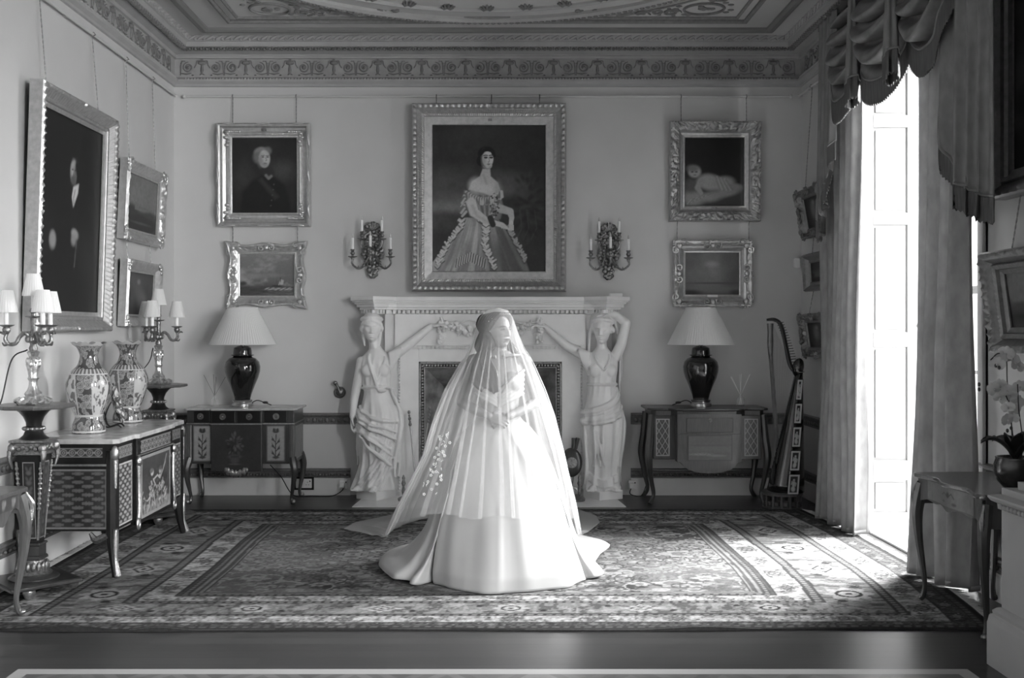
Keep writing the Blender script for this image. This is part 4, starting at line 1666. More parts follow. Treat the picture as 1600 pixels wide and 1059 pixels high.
V, surf = loft([(0, -.01, 0, .155, .12), (.12, -.01, 0, .140, .12), (.28, .0, 0, .130, .12), (.42, .005, -.01, .145, .125), (.62, .0, 0, .165, .13), (.74, -.01, 0, .165, .13), (.94, -.01, 0, .125, .10),
                (1.04, -.01, 0, .13, .105), (1.14, -.005, 0, .142, .11), (1.22, -.01, .01, .148, .095), (1.27, -.01, .015, .11, .075), (1.31, -.01, .015, .06, .055), (1.34, -.01, .01, .045, .045)], fold_right)
mb = MB()
mb.grid(V, wu=True, capu=True)
for x in (-.085, .065):
    mb.ell((x, -.084, 1.115), (.060, .040, .058), 16, 10)
mb.cone((-.01, .01, 1.28), (-.01, -.005, 1.42), .05, .046)
HC2 = (-.005, -.02, 1.495)
HR2 = rot(-.35, .08)
head_blob(mb, HC2, 1.12, HR2)
hp = lambda x, y, z: np.array(HC2) + 1.12 * (HR2 @ np.array((x, y, z)))
for i in range(13):
    a = -1.5 + 3.0 * i / 12
    mb.ell(hp(.08 * math.sin(a), -.07 * math.cos(a) + .01, .07 + .02 * math.cos(a)), (.022, .022, .02), 8, 6)
    mb.ell(hp(.086 * math.sin(a), -.03 * math.cos(a) + .02, .045 - .05 * abs(a) / 1.5), (.02, .03, .028), 8, 6)
mb.ell(hp(0, .045, .06), (.09, .09, .08), 16, 10)
# veil of cloth over the head, falling behind both shoulders
for k in range(6):
    y = .02 + .018 * k
    mb.tube(cat([(-.13 - .006 * k, y + .03, 1.25), (-.12, y, 1.45), (-.075, y - .03, 1.60 + .01 * k), (.02, y - .04, 1.645 + .006 * k), (.10, y, 1.60), (.155, y + .02, 1.40), (.165 + .006 * k, y + .03, 1.15), (.16, y + .03, .90)], 8),
            [.012, .018, .018, .018, .016, .014, .016, .008], 6)
# her right arm reaches along the frieze, her left is thrown over her head
mb.limb([(-.14, .01, 1.235), (-.23, .02, 1.285), (-.345, .0, 1.345), (-.47, -.0, 1.455), (-.55, .01, 1.53)], [.055, .05, .044, .034, .025])
hand_blob(mb, (-.545, .01, 1.525), (-.9, -.2, .12), (-.1, -.2, 1), 1.15, .9, 1)
mb.limb([(.12, .01, 1.24), (.17, -.01, 1.36), (.215, -.01, 1.555), (.13, .02, 1.63), (.04, -.02, 1.645)], [.055, .05, .046, .036, .027])
hand_blob(mb, (.05, -.02, 1.645), (-1, -.1, -.1), (0, -.2, 1), 1.0, .6, -1)
for k in range(7):
    x = -.13 - .015 * k
    mb.tube(cat([(x, .045, 1.26 + .006 * k), (x - .004, -.05, 1.275 + .004 * k), (x - .012 + .005 * k, -.062, 1.18 + .006 * k), (x - .004 + .011 * k, -.045, 1.06 + .012 * abs(k - 2))], 6), [.016, .018, .016, .005], 8)
mb.tube(surf(np.linspace(-1.7, 1.7, 30), np.full(30, .985), .008), .010, 6)
for s in (-1, 1):
    mb.tube(surf(np.linspace(s * .62, s * .25, 10), np.linspace(1.27, 1.17, 10), .008), .012, 6)
    mb.tube(surf(np.linspace(s * .25, 0, 8), np.linspace(1.17, 1.12, 8), .01), .009, 6)
for k in range(6):                                          # sash rolled across the hips
    t = np.linspace(0, 1, 26)
    mb.tube(surf(-1.5 + 3.1 * t, .63 + .02 * k + (.12 + .02 * k) * t - .05 * np.sin(t * PI), .018 + .006 * np.sin(2 * k)), [.014, .018, .018, .012], 6)
mb.ell(surf(-1.15, .64, .03), (.04, .04, .035), 10, 8)
for k in range(5):                                          # ends of the sash hanging at her right
    t = np.linspace(0, 1, 20)
    mb.tube(surf(-1.2 - .13 * k + .07 * np.sin(3 * t + k), .64 - (.60 - .1 * (k % 2)) * t, .028), [.012, .018, .02, .010], 6)
for k in range(5):
    t = np.linspace(0, 1, 20)
    mb.tube(surf(1.0 + .16 * k + .05 * np.sin(4 * t + k), .74 - (.52 + .05 * k) * t, .022), [.010, .016, .016, .008], 6)
for k in range(4):
    t = np.linspace(0, 1, 18)
    mb.tube(surf(-.65 + .1 * k + .5 * t ** 2 * (k - 1) * .4, .56 - .34 * t, .010), [.006, .012, .012, .004], 6)
for k in range(5):
    t = np.linspace(0, 1, 16)
    mb.tube(surf(-.9 + 1.9 * t, .16 - .015 * k - .06 * np.sin(t * PI), .012), [.006, .012, .012, .004], 6)
for x, y, a in ((-.11, -.12, -.35), (.10, -.12, .35)):
    mb.ell((x, y, .02), (.036, .085, .032), 12, 8, rot=rot(a))
    for q in range(5):
        mb.ell((x + math.sin(a) * .075 - .028 + q * .014, y - .07 * math.cos(a), .012), (.009, .02, .011), 6, 5)
me = fuse(mb, .0062, 3, after=lambda v: face_sculpt(v, HC2, 1.12, HR2, 1.3))
st = place(me, 942, 'caryatid_figure', 'carved woman with one arm thrown over her veiled head')
o = plinth('plinth', 0, 0, .265, .52, PH, st)
o.location = (0, 0, -PH)

# hearth slab in the floor
mb = MB()
hx0, hx1 = (550 - CX) * 9.12 / F, (978 - CX) * 9.12 / F
mb.prism([(hx0, 9.12), (hx1, 9.12), (hx1 - .05, 9.79), (hx0 + .05, 9.79)], .0, .006)
struct(mb.build('floor_hearth', M_MARBLE, smooth=0))

# small things at the hearth
def iron(label, x, y, h, lean, knob):
    mb = MB()
    t = thing('fire_iron', label, 'fire iron', (x, y, .007))
    top = np.array((lean, .10, h))
    q = lambda k: tuple(top * k)
    mb.tube([q(0), q(.55), q(.85)], [.006, .006, .007], 8)
    mb.build('shaft', M_STEEL, t)
    mb = MB()
    for k, r in ((.86, .016), (.89, .011), (.925, .015), (.96, .010), (1.0, .014)):
        mb.ell(q(k), (r, r, r * 1.3), 10, 8)
    mb.build('handle', M_BRONZED, t)
    mb = MB()
    if knob == 'shovel':
        mb.tube([q(.0), q(.16)], [.03, .012], 8, flat=.25)
    elif knob == 'tongs':
        for s in (-1, 1):
            mb.tube(cat([q(.62), q(.3) + np.array((s * .02, 0, 0)), q(.02) + np.array((s * .006, 0, 0))], 6), .005, 6)
    else:
        mb.tube([q(.0), q(.1)], [.003, .007], 6)
    mb.build('working_end', M_STEEL, t)


iron('leaning steel fire iron with a dark knobbed handle, farther from the bride\'s veil', fx(652, 9.5) + FPX, 9.50, .80, -.085, 'shovel')
iron('leaning steel fire tongs nearest the bride\'s veil', fx(652, 9.45) + FPX, 9.46, .84, .11, 'tongs')
mb = MB()
t = thing('bellows', 'round dark wooden fire bellows leaning on the right side of the fireplace', 'bellows', (fx(893, 9.5) + FPX, 9.5, .15))
mb.at(0, 0, .2, 0, -.18, 0, (.10, .03, .135)).ell((0, 0, 0), (1, 1, 1), 24, 14)
mb.id()
mb.build('body', M_WOODM, t)
mb = MB()
mb.at(0, -.03, .2, 0, PI / 2 - .18).lathe([(.03, 0), (.045, .004), (.05, .012), (.02, .016)], 20)
mb.id().build('boss', M_BRONZED, t)
mb = MB()
for s in (-1, 1):
    mb.tube([(s * .01 + .03, .03, .32), (.045 + s * .02, .05, .42)], [.016, .020], 8)
mb.build('handle', M_WOODM, t)
mb = MB()
mb.tube([(0, .0, .07), (0, -.02, -.03), (0, -.02, -.14)], [.022, .012, .008], 8)
mb.build('nozzle', M_BRASS, t)


def firedog(label, x, y, s):
    t = thing('andiron', label, 'andiron', (x, y, .007))
    mb = MB()
    mb.lathe([(.07, 0), (.075, .02), (.06, .035), (.03, .045), (.02, .06)], 20)
    mb.build('base', M_BRONZED, t)
    mb = MB()
    mb.tube(cat([(s * .05, 0, .04), (s * .07, 0, .09), (s * .03, 0, .12), (s * .0, 0, .09), (s * .03, 0, .07)], 8), [.016, .014, .012, .008], 8)
    mb.build('scroll', M_BRONZE, t)
    mb = MB()
    mb.lathe([(.012, .05), (.02, .09), (.01, .13), (.022, .16), (.012, .19), (.016, .21), (.004, .24)], 14, cx=-s * .02)
    mb.build('finial', M_BRONZED, t)


firedog('dark bronze andiron with pointed finial beside the left carved figure', fx(634, 9.42) + FPX, 9.42, 1)
firedog('bronze andiron with a pale scroll beside the right carved figure', fx(902, 9.42) + FPX, 9.42, -1)
mb = MB()
mb.bb(-.06, .06, -.03, .03, 0, .03)
o = tag(mb.build('small_box', M_MARBLE, smooth=0, bevel=.004), 'small pale box lying on the mantel shelf near its right end', 'box')
o.location = ((962 - CX) * 9.6 / F, 9.6, 1.890)
# ------------------------------------------------------------------ helpers for furniture
def cab_leg(mb, x, y, z0, h, dx, dy, r=.03, toe=.045):
    """cabriole leg: knee pushed out by (dx, dy), slim ankle, small scrolled foot"""
    ks = [(0, 1.0), (.35, .90), (.75, .74), (.55, .52), (.05, .30), (-.25, .14), (-.05, .045), (.35, .012)]
    p = [(x + dx * a, y + dy * a, z0 + h * b) for a, b in ks]
    mb.tube(cat(p, 5), [r * 1.25, r * 1.3, r * 1.15, r * .85, r * .62, r * .5, r * .55, r * .7], 8)


def roundel(mb, x, y, z, r, ax='y'):
    for q, w in ((1, .25), (.62, .3)):
        a = np.arange(20) / 20 * 2 * PI
        c = np.stack([x + r * q * np.cos(a), np.full(20, y), z + r * q * np.sin(a)], -1)
        mb.tube(c, r * w * .6, 6, closed=True)
    mb.ell((x, y, z), (r * .3, r * .25, r * .3), 8, 6)


def art_tulip(w, h, seed):
    p = Paint(w, h, .0045, .26)
    p.noise(8, .2, seed)
    p.stroke([(.5, .08), (.48, .4), (.52, .75)], .012, .035, .4)
    p.ell(.5, .84, .17, .055, .03, .3).ell(.40, .88, .06, .04, .035, .3).ell(.60, .88, .06, .04, .035, .3).ell(.5, .87, .04, .045, .09, .5)
    for k, (z, s) in enumerate(((.18, 1), (.22, -1), (.36, 1), (.42, -1), (.55, 1), (.6, -1))):
        p.stroke([(.5, z - .08), (.5 + s * .13, z), (.5 + s * .22, z + .10)], [.01, .018, .004], .035, .4)
        p.ell(.5 + s * .16, z + .01, .07, .03, .035, .4, s * .8)
    p.ell(.5, .12, .18, .035, .04, .4)
    p.mix(sm(.04, .02, np.minimum(np.minimum(p.x, 1 - p.x) * p.asp, np.minimum(p.y, 1 - p.y)) * 1.0), .09)
    return p


def art_bouquet(w, h):
    p = Paint(w, h, .005, .035)
    p.noise(10, .4, 4)
    r = random.Random(6)
    for k in range(34):
        a, q = r.uniform(0, 6.28), r.random() ** .6
        p.ell(.47 + .17 * q * math.cos(a), .58 + .24 * q * math.sin(a), r.uniform(.02, .05), r.uniform(.015, .035), r.choice((.02, .07, .1, .13)), .5, a)
    p.ell(.47, .30, .14, .05, .08, .4).ell(.47, .22, .09, .08, .075, .4).ell(.47, .13, .12, .02, .09, .4)
    for k in range(5):
        p.ell(.40 + .035 * k, .30, .012, .03, .03, .4)
    return p


def art_lattice(w, h, res=.004, g=.05, l=.16, n=3.0):
    p = Paint(w, h, res, g)
    u, v = p.x * p.asp * h, p.y * h
    k = n / w
    a = np.abs(((u + v * .62) * k) % 1 - .5)
    b = np.abs(((u - v * .62) * k) % 1 - .5)
    p.mix(sm(.40, .46, np.maximum(a, b)), l)
    c = np.maximum(np.abs(((u + v * .62) * k + .5) % 1 - .5), np.abs(((u - v * .62) * k + .5) % 1 - .5))
    p.mix(sm(.26, .16, np.hypot(((u + v * .62) * k) % 1 - .5, ((u - v * .62) * k) % 1 - .5)), g * 2.2)
    e = np.minimum(np.minimum(p.x, 1 - p.x) * w, np.minimum(p.y, 1 - p.y) * h)
    return p.mix(sm(.012, .009, e), l)


# ------------------------------------------------------------------ table lamps and side commodes by the far wall
def lamp(px, label, dz):
    Y = 9.5
    k = Y / F
    t = thing('table_lamp', label, 'lamp', ((px - CX) * k, Y, dz), 0, 'pair of table lamps with pleated shades')
    mb = MB()
    mb.lathe([(.085, 0), (.098, .004), (.098, .028), (.09, .034), (.082, .044), (.088, .050), (.09, .062), (.07, .07)], 40)
    mb.build('base', M_BRASS, t)
    mb = MB()
    mb.lathe([(.064, .066), (.072, .072), (.085, .12), (.115, .20), (.145, .27), (.160, .325), (.163, .37), (.152, .415), (.125, .445), (.088, .46), (.082, .47)], 48)
    mb.build('jar', M_BLACK, t, smooth=180)
    mb = MB()
    mb.lathe([(.084, .466), (.105, .474), (.104, .480), (.086, .484), (.083, .52), (.078, .545), (.05, .562), (.02, .568)], 40)
    mb.build('lid', M_BLACK, t)
    mb = MB()
    mb.lathe([(.02, .566), (.022, .58), (.012, .59), (.010, .72), (.004, .73)], 16)
    mb.build('lamp_holder', M_BRASS, t)
    mb = MB()
    n = 300
    th = np.arange(n) / n * 2 * PI
    s = np.linspace(0, 1, 12)
    r = .303 + (.138 - .303) * s
    R = r[None] * (1 + .010 * np.sin(75 * th)[:, None])
    V = np.stack([R * np.cos(th)[:, None], R * np.sin(th)[:, None], np.repeat((.578 + .335 * s)[None], n, 0)], -1)
    mb.grid(V, wu=True)
    o = mb.build('lamp_shade', M_SHADE, t, smooth=180)
    mb = MB()
    for rr, z in ((.304, .578), (.139, .913)):
        mb.tube(np.stack([rr * np.cos(th[::5]), rr * np.sin(th[::5]), np.full(60, z)], -1), .005, 6, closed=True)
    mb.build('shade_trim', M_SHADE, o)
    mb = MB()
    s = -1 if px > CX else 1
    mb.tube(cat([(s * .06, .03, .02), (s * .13, .02, .055), (s * .20, .05, .03), (s * .25, .08, .008)], 8), .005, 6)
    mb.ell((s * .20, .05, .034), (.028, .012, .012), 8, 6)
    mb.build('cord', M_CABLE, t)
    return t


TZ = .868
lamp(379, 'black ginger-jar lamp with white pleated shade on the flower-inlaid commode', TZ)
lamp(1095, 'black ginger-jar lamp with white pleated shade beside the harp', TZ)

k = 9.27 / F
t = thing('side_commode', 'small commode with four round ring handles and pale flower marquetry under a lamp', 'commode', (-2.285, 9.49, 0))
W2, D2 = .485, .215
mb = MB()
mb.prism([(-W2 - .03, .24), (-W2 - .03, -D2 - .0), (-W2, -D2 - .03), (-.27, -D2 - .03), (-.25, -D2 - .06), (.19, -D2 - .06), (.21, -D2 - .03), (W2, -D2 - .03), (W2 + .03, -D2), (W2 + .03, .24)], TZ - .018, TZ)
mb.build('top', M_MTOP, t, smooth=0, bevel=.005)
mb = MB()
mb.bb(-W2, W2, -D2, .23, .365, TZ - .018)
mb.bb(-.26, .20, -D2 - .035, -D2 + .01, .30, TZ - .018)
body = mb.build('body', M_WOODM, t, smooth=0, bevel=.006)
mb = MB()
for x0, x1, y in ((-W2 + .06, -.27, -D2), (-.255, -.035, -D2 - .035), (-.025, .195, -D2 - .035), (.21, W2 - .06, -D2)):
    mb.bb(x0 + .006, x1 - .006, y - .008, y + .002, .742, TZ - .024)
mb.build('drawer_front', M_EBONY, t, smooth=0, bevel=.003)
for x, y in ((-.36, -D2), (-.15, -D2 - .035), (.09, -D2 - .035), (.325, -D2)):
    mb = MB()
    roundel(mb, x, y - .016, .795, .026)
    mb.build('ring_handle', M_BRASS, t)
mb = MB()
mb.bb(-W2 - .004, W2 + .004, -D2 - .006, .23, .724, .734)
mb.bb(-.265, .205, -D2 - .042, -D2, .724, .734)
mb.build('brass_band', M_BRONZE, t, smooth=0)
panel('marquetry_panel', art_tulip(.17, .33, 1), M_MARQ, t, (-W2 + .055, -D2 - .003, .385), (.17, 0, 0), (0, 0, .33), label='pale marquetry panel with a dark tulip')
panel('marquetry_panel', art_tulip(.17, .33, 5), M_MARQ, t, (.235, -D2 - .003, .385), (.17, 0, 0), (0, 0, .33), label='pale marquetry panel with a dark flower spray')
panel('marquetry_panel', art_bouquet(.44, .40), M_MARQ, t, (-.25, -D2 - .038, .315), (.44, 0, 0), (0, 0, .40), label='dark marquetry panel with a basket of flowers')
panel('marquetry_panel', art_lattice(.34, .30), M_MARQ, t, (W2 + .002, -D2 + .06, .40), (0, .34, 0), (0, 0, .30))
mb = MB()
for s in (-1, 1):
    mb.bb(s * (W2 - .045), s * (W2 + .006), -D2 - .008, -D2 + .045, .40, .72)
mb.build('corner_stile', M_WOODL, t, smooth=0, bevel=.012)
mb = MB()
for i in range(11):
    a = -1 + 2 * i / 10
    mb.ell((-.03 + .09 * a, -D2 - .045, .315 - .035 * (1 - a * a)), (.022, .016, .024 + .012 * (i % 2)), 8, 6)
mb.build('apron_mount', M_BRONZE, t)
for x in (-1, 1):
    for y, yy in ((-1, -D2 + .02), (1, .20)):
        mb = MB()
        cab_leg(mb, x * (W2 - .02), yy, 0, .42, x * .03, y * .03, .028)
        lg = mb.build('leg', M_WOODM, t)
        mb = MB()
        mb.ell((x * (W2 - .02) + x * .012, yy + y * .012, .022), (.022, .026, .022), 8, 6)
        mb.build('sabot', M_BRONZE, lg)

t = thing('side_commode', 'slender-legged commode with bowed pictorial front and trellis sides, next to the harp', 'commode', (1.955, 9.49, 0))
W2 = .51
pl = [(-W2 - .04, .24), (-W2 - .04, -.17), (-W2, -.20), (-.36, -.19), (-.31, -.25), (-.26, -.275), (0, -.285), (.26, -.275), (.31, -.25), (.36, -.19), (W2, -.20), (W2 + .04, -.17), (W2 + .04, .24)]
mb = MB()
mb.prism(pl, TZ - .02, TZ)
mb.build('top', M_WOODM, t, smooth=0, bevel=.006)
mb = MB()
mb.prism([(x * .93, y * .93) for x, y in pl], TZ - .07, TZ - .02)
mb.bb(-W2 + .02, W2 - .02, -.165, .22, .40, TZ - .05)
mb.build('body', M_WOODM, t, smooth=0, bevel=.005)
mb = MB()
x = np.linspace(-.29, .29, 24)
yf = -.255 + .0 * x - .01 * np.cos(x * 5)
zb = .385 - .10 * np.sqrt(np.clip(1 - (x / .25) ** 2, 0, 1)) - .0
V = np.array([[(xi, -.15, zi), (xi, yi, zi), (xi, yi - .004, (zi + TZ) / 2), (xi, yi, TZ - .05)] for xi, yi, zi in zip(x, yf, zb)])
mb.grid(V)
mb.add([(-.29, -.15, .385), (-.29, -.255, .385), (-.29, -.255, TZ - .05), (-.29, -.15, TZ - .05)], [(0, 3, 2, 1)])
mb.add([(.29, -.15, .385), (.29, -.255, .385), (.29, -.255, TZ - .05), (.29, -.15, TZ - .05)], [(0, 1, 2, 3)])
mb.build('bowed_front', M_WOODL, t, smooth=60)


def art_scene(w, h):
    p = Paint(w, h, .005, .11)
    p.noise(5, .3, 8)
    p.ell(.5, .45, .6, .12, .13, .7).ell(.3, .26, .25, .05, .22, .6).ell(.65, .2, .2, .04, .20, .6).ell(.5, .6, .4, .03, .085, .8)
    for k in range(9):
        p.stroke([(.05 + .1 * k, .3 + .02 * (k % 3)), (.15 + .1 * k, .26)], .008, .07, .6, .7)
    e = np.minimum(np.minimum(p.x, 1 - p.x) * w, np.minimum(p.y, 1 - p.y) * h)
    return p.mix(sm(.010, .007, e), .05)


panel('marquetry_panel', art_scene(.40, .23), M_MARQ, t, (-.20, -.272, .40), (.40, 0, 0), (0, 0, .23), label='inlaid landscape panel')
mb = MB()
mb.bb(-.21, .21, -.272, -.25, .655, .785)
mb.bb(-.28, .28, -.268, -.25, .638, .644)
dr = mb.build('drawer_front', M_WOODL, t, smooth=0, bevel=.003)
mb = MB()
roundel(mb, 0, -.28, .765, .016)
mb.build('key_plate', M_BRONZED, dr)
for x0 in (-.47, .335):
    panel('trellis_panel', art_lattice(.125, .34, g=.03, l=.26, n=2.2), M_MARQ, t, (x0, -.168, .43), (.125, 0, 0), (0, 0, .34))
for x in (-1, 1):
    for y, yy in ((-1, -.16), (1, .20)):
        mb = MB()
        p = [(x * (W2 - .0), yy, TZ - .06), (x * (W2 + .015), yy + y * .01, .60), (x * (W2 + .03), yy + y * .03, .42), (x * (W2 + .005), yy + y * .01, .22), (x * (W2 - .02), yy, .08), (x * (W2 + .02), yy + y * .03, .0)]
        mb.tube(cat(p, 6), [.030, .034, .036, .022, .017, .022], 8)
        mb.build('leg', M_WOODM, t)

# ------------------------------------------------------------------ reed diffusers
def diffuser(label, x, y, z, n, seed):
    t = thing('reed_diffuser', label, 'diffuser', (x, y, z))
    mb = MB()
    mb.lathe([(.035, 0), (.037, .003), (.037, .06), (.03, .075), (.013, .085), (.013, .105)], 20)
    mb.build('bottle', M_CLEAR, t)
    r = random.Random(seed)
    for i in range(n):
        a = i / n * 2 * PI + .3
        mb = MB()
        mb.tube([(-.015 * math.cos(a), -.015 * math.sin(a), .01), (.004 * math.cos(a), .004 * math.sin(a), .105), (.10 * math.cos(a), .06 * math.sin(a), .27 + .03 * r.random())], .0022, 5)
        mb.build('reed', M_CANDLE if x > 0 else M_WOOD, t)


diffuser('clear reed diffuser half hidden behind the lamp on the flower-inlaid commode', -2.58, 9.50, TZ, 4, 1)
diffuser('small reed diffuser with fanned pale sticks between lamp and harp', (1157 - CX) * 9.56 / F, 9.56, TZ, 6, 2)

# ------------------------------------------------------------------ harp
hs = 9.12 / F
t = thing('harp', 'tall black pedal harp with white figure panels standing in the corner', 'harp', ((1222 - CX) * hs, 9.12, 0))
H = lambda px, py, y=0: ((px - 1222) * hs, y, EYE - (py - CY) * hs)
mb = MB()
mb.lathe([(.165, .115), (.18, .12), (.18, .135), (.17, .145), (.16, .15)], 32)
mb.lathe([(.165, .0), (.172, .004), (.172, .02), (.16, .026)], 32)
bs = mb.build('base', M_WOODL, t)
mb = MB()
for i in range(14):
    a = i / 14 * 2 * PI
    mb.at(.155 * math.cos(a), .155 * math.sin(a), .07, a)
    mb.box(0, -.012, .0, .03, .02, .10)
    mb.box(0, .018, -.02, .03, .03, .03)
mb.id().build('fretwork', M_WOODL, bs, smooth=0, bevel=.003)
mb = MB()
zz = np.linspace(.15, 1.20, 16)
V = []
for a in np.linspace(0, 2 * PI, 28, endpoint=False):
    row = []
    for z in zz:
        q = (z - .15) / 1.05
        x0, x1 = -.125 + .245 * q, .185 - .005 * q
        c, r = (x0 + x1) / 2, (x1 - x0) / 2
        sx, sy = math.cos(a), math.sin(a)
        row.append((c + r * np.sign(sx) * abs(sx) ** .75, (r * .95 + .02) * np.sign(sy) * abs(sy) ** .75, z))
    V.append(row)
mb.grid(np.array(V), wu=True, capu=True)
mb.build('soundbox', M_BLACK, t, smooth=180)


def art_figurepanel(w, h, sd):
    p = Paint(w, h, .0035, .015)
    e = np.minimum(np.minimum(p.x, 1 - p.x) * w, np.minimum(p.y, 1 - p.y) * h)
    p.mix(sm(.004, .006, e) * sm(.020, .017, e), .5)
    p.ell(.5, .72, .09, .05, .4, .4).ell(.5, .52, .13, .16, .4, .4).ell(.48, .28, .17, .13, .42, .4, .2 * sd)
    p.stroke([(.42, .6), (.3, .5), (.34, .66)], .02, .36, .5).stroke([(.58, .6), (.70, .56), (.66, .42)], .02, .36, .5)
    return p


for i, (ya, yb_, xa, xb) in enumerate(((592, 624, 1247.5, 1243.5), (629, 660, 1244, 1240.5), (665, 696, 1240.5, 1237), (701, 732, 1237, 1233.5), (737, 768, 1233.5, 1230))):
    w = .055 + .012 * i
    (xt, _, zt), (xbm, _, zb_) = H(xa, ya), H(xb, yb_)
    q = (z_ := (zt + zb_) / 2 - .15) / 1.05
    fy = lambda z: -((.31 - .25 * (z - .15) / 1.05) / 2 * .95 + .024)
    o = (xbm - w / 2, fy(zb_), zb_)
    panel('painted_panel', art_figurepanel(w, zt - zb_, (-1) ** i), M_PAINT, t, o, (w, 0, 0), (xt - xbm, fy(zt) - fy(zb_), zt - zb_))
mb = MB()
mb.ell(H(1247, 574, -.0), (.05, .06, .085), 20, 12, rot=rot(0, 0, .2))
mb.build('shoulder', M_BLACK, t, smooth=180)
mb = MB()
mb.tube(np.stack([.148 + .045 * np.cos(np.arange(24) / 24 * 6.283), .05 * np.sin(np.arange(24) / 24 * 6.283), np.full(24, 1.205)], -1), .006, 6, closed=True)
mb.build('brass_collar', M_BRASS, t)
mb = MB()
mb.tube(cat([H(1243, 582, .02), H(1237, 568, .06), H(1233, 535, .12), H(1228, 508, .16), H(1220, 499, .2), H(1208, 499, .22)], 8), [.024, .026, .024, .026, .024, .014], 10, flat=.7)
nk = mb.build('neck', M_WOODM, t)
mb = MB()
for i in range(16):
    q = i / 15
    p = np.array(H(1240 - 16 * q ** 1.3, 566 - 62 * q, .08 + .09 * q))
    mb.tube([p + (-.02, -.02, 0), p + (.045, -.02, .006)], .0035, 5)
mb.build('tuning_pins', M_BRASS, nk)
mb = MB()
mb.tube([H(1214, 505, .22), H(1214, 520, .22), H(1214, 535, .22), H(1214.5, 555, .22)], [.030, .024, .028, .02], 12)
mb.build('capital', M_GILTD, t)
mb = MB()
for i in range(8):
    a = i / 8 * 2 * PI
    mb.tube([np.array(H(1214.5, 552, .22)) + (.012 * math.cos(a), .012 * math.sin(a), 0), np.array((.01, .10, .16)) + (.012 * math.cos(a), .012 * math.sin(a), 0)], .007, 6)
mb.build('pillar', M_GILTD, t)
mb = MB()
for i in range(22):
    q = i / 21
    a = np.array(H(1238 - 20 * q, 566 - 58 * q, .09 + .10 * q))
    b = np.array((.115 - .2 * q, .02, 1.12 - .85 * q))
    mb.tube([a, b], .0012, 4)
mb.build('strings', M_STEEL, t)

# ------------------------------------------------------------------ wall sconces
def candle_unit(mbs, x, y, z, hc=.105):
    """bronze pan and socket, candle, bulb"""
    a, b, c = mbs
    a.at(x, y, z).lathe([(.012, -.03), (.016, -.008), (.042, .002), (.045, .008), (.014, .006), (.012, .02), (.021, .032), (.022, .042), (.014, .052), (.013, .06), (.022, .066), (.020, .075), (.012, .076)], 16).id()
    b.at(x, y, z).lathe([(.0125, .072), (.0125, .075 + hc), (.006, .078 + hc)], 12).id()
    c.at(x, y, z + .075 + hc).lathe([(.004, 0), (.009, .012), (.008, .024), (.002, .042)], 10).id()


def sconce(px, py, label):
    kk = YB / F
    t = thing('wall_sconce', label, 'sconce', ((px - CX) * kk, YB - .004, EYE - (py - CY) * kk), 0, 'five-light wall sconces over the mantel')
    mb = MB()
    r = random.Random(3)
    V = []
    mb.at(0, -.012, 0).ell((0, 0, 0), (.075, .02, .20), 20, 14).id()
    for z, s, n in ((.18, .07, 9), (.05, .06, 8), (-.07, .10, 12), (-.15, .065, 9), (-.22, .04, 8), (-.265, .03, 6)):
        for i in range(n):
            a = i / n * 2 * PI
            mb.ell((s * math.cos(a) * .9, -.022 - .02 * r.random(), z + s * math.sin(a) * .55), (.026, .016, .022), 8, 6, rot=rot(0, 0, a))
    for i in range(9):                                      # shell crest
        a = PI * (i / 8)
        mb.tube([(.02 * math.cos(a), -.03, .16), (.075 * math.cos(a), -.035, .16 + .08 * math.sin(a))], [.008, .014], 6)
    mb.ell((0, -.055, -.06), (.032, .03, .045), 12, 8)
    for s in (-1, 1):
        mb.tube(cat([(s * .03, -.03, .14), (s * .075, -.03, .10), (s * .055, -.03, .02), (s * .09, -.03, -.03), (s * .05, -.04, -.08)], 6), [.010, .016, .014, .016, .010], 8)
    bp = mb.build('backplate', M_BRONZED, t)
    spec = [(-.178, -.13, -.105, -1), (.178, -.13, -.105, 1), (-.095, -.10, .065, -1), (.095, -.10, .065, 1), (0, -.21, -.09, 0)]
    for x, y, z, s in spec:
        mb = MB()
        if s == 0:
            p = [(0, -.04, -.10), (0, -.10, -.16), (0, -.18, -.17), (0, y, -.14), (x, y, z - .02)]
        else:
            q = .07 if abs(x) > .15 else .05
            p = [(s * .03, -.04, z + .02 - (.0 if abs(x) > .15 else .08)), (s * abs(x) * .42, -.07, z - .03 - q * .6), (s * abs(x) * .72, -.10, z - q - .035), (x * 1.02, y, z - q * .9), (x, y, z - .02)]
        mb.tube(cat(p, 7), [.012, .011, .010, .010, .010], 8)
        mb.tube([np.array(p[2]) + (0, 0, .0), np.array(p[2]) + (0, 0, .03)], [.009, .002], 6)
        mb.ell(p[1], .018, 8, 6)
        b, c = MB(), MB()
        candle_unit((mb, b, c), x, y, z)
        ar = mb.build('arm', M_BRONZED, t)
        b.build('candle', M_CANDLE, ar)
        c.build('bulb', M_BULB, ar)


sconce(583, 386, 'dark bronze five-candle wall sconce above the left carved figure')
sconce(950, 388, 'dark bronze five-candle wall sconce above the right carved figure')

# ------------------------------------------------------------------ left wall: big commode, vases, torcheres, candelabra
def art_trellis(w, h, g=.02, l=.085, nx=4, ny=7, frame=.16):
    p = Paint(w, h, .0045, g)
    u, v = p.x * nx, p.y * ny
    for o in (0, .5):
        du, dv = (u + o) % 1 - .5, (v + o) % 1 - .5
        d = 1.28 * np.hypot(du / .40, np.abs(dv) / .27) + .10 * np.cos(8 * np.arctan2(dv, du))
        p.mix(sm(1.05, .95, d), l)
        p.mix(sm(.5, .3, d), l * 1.25)
    e = np.minimum(np.minimum(p.x, 1 - p.x) * w, np.minimum(p.y, 1 - p.y) * h)
    return p.mix(sm(.014, .012, e), frame)


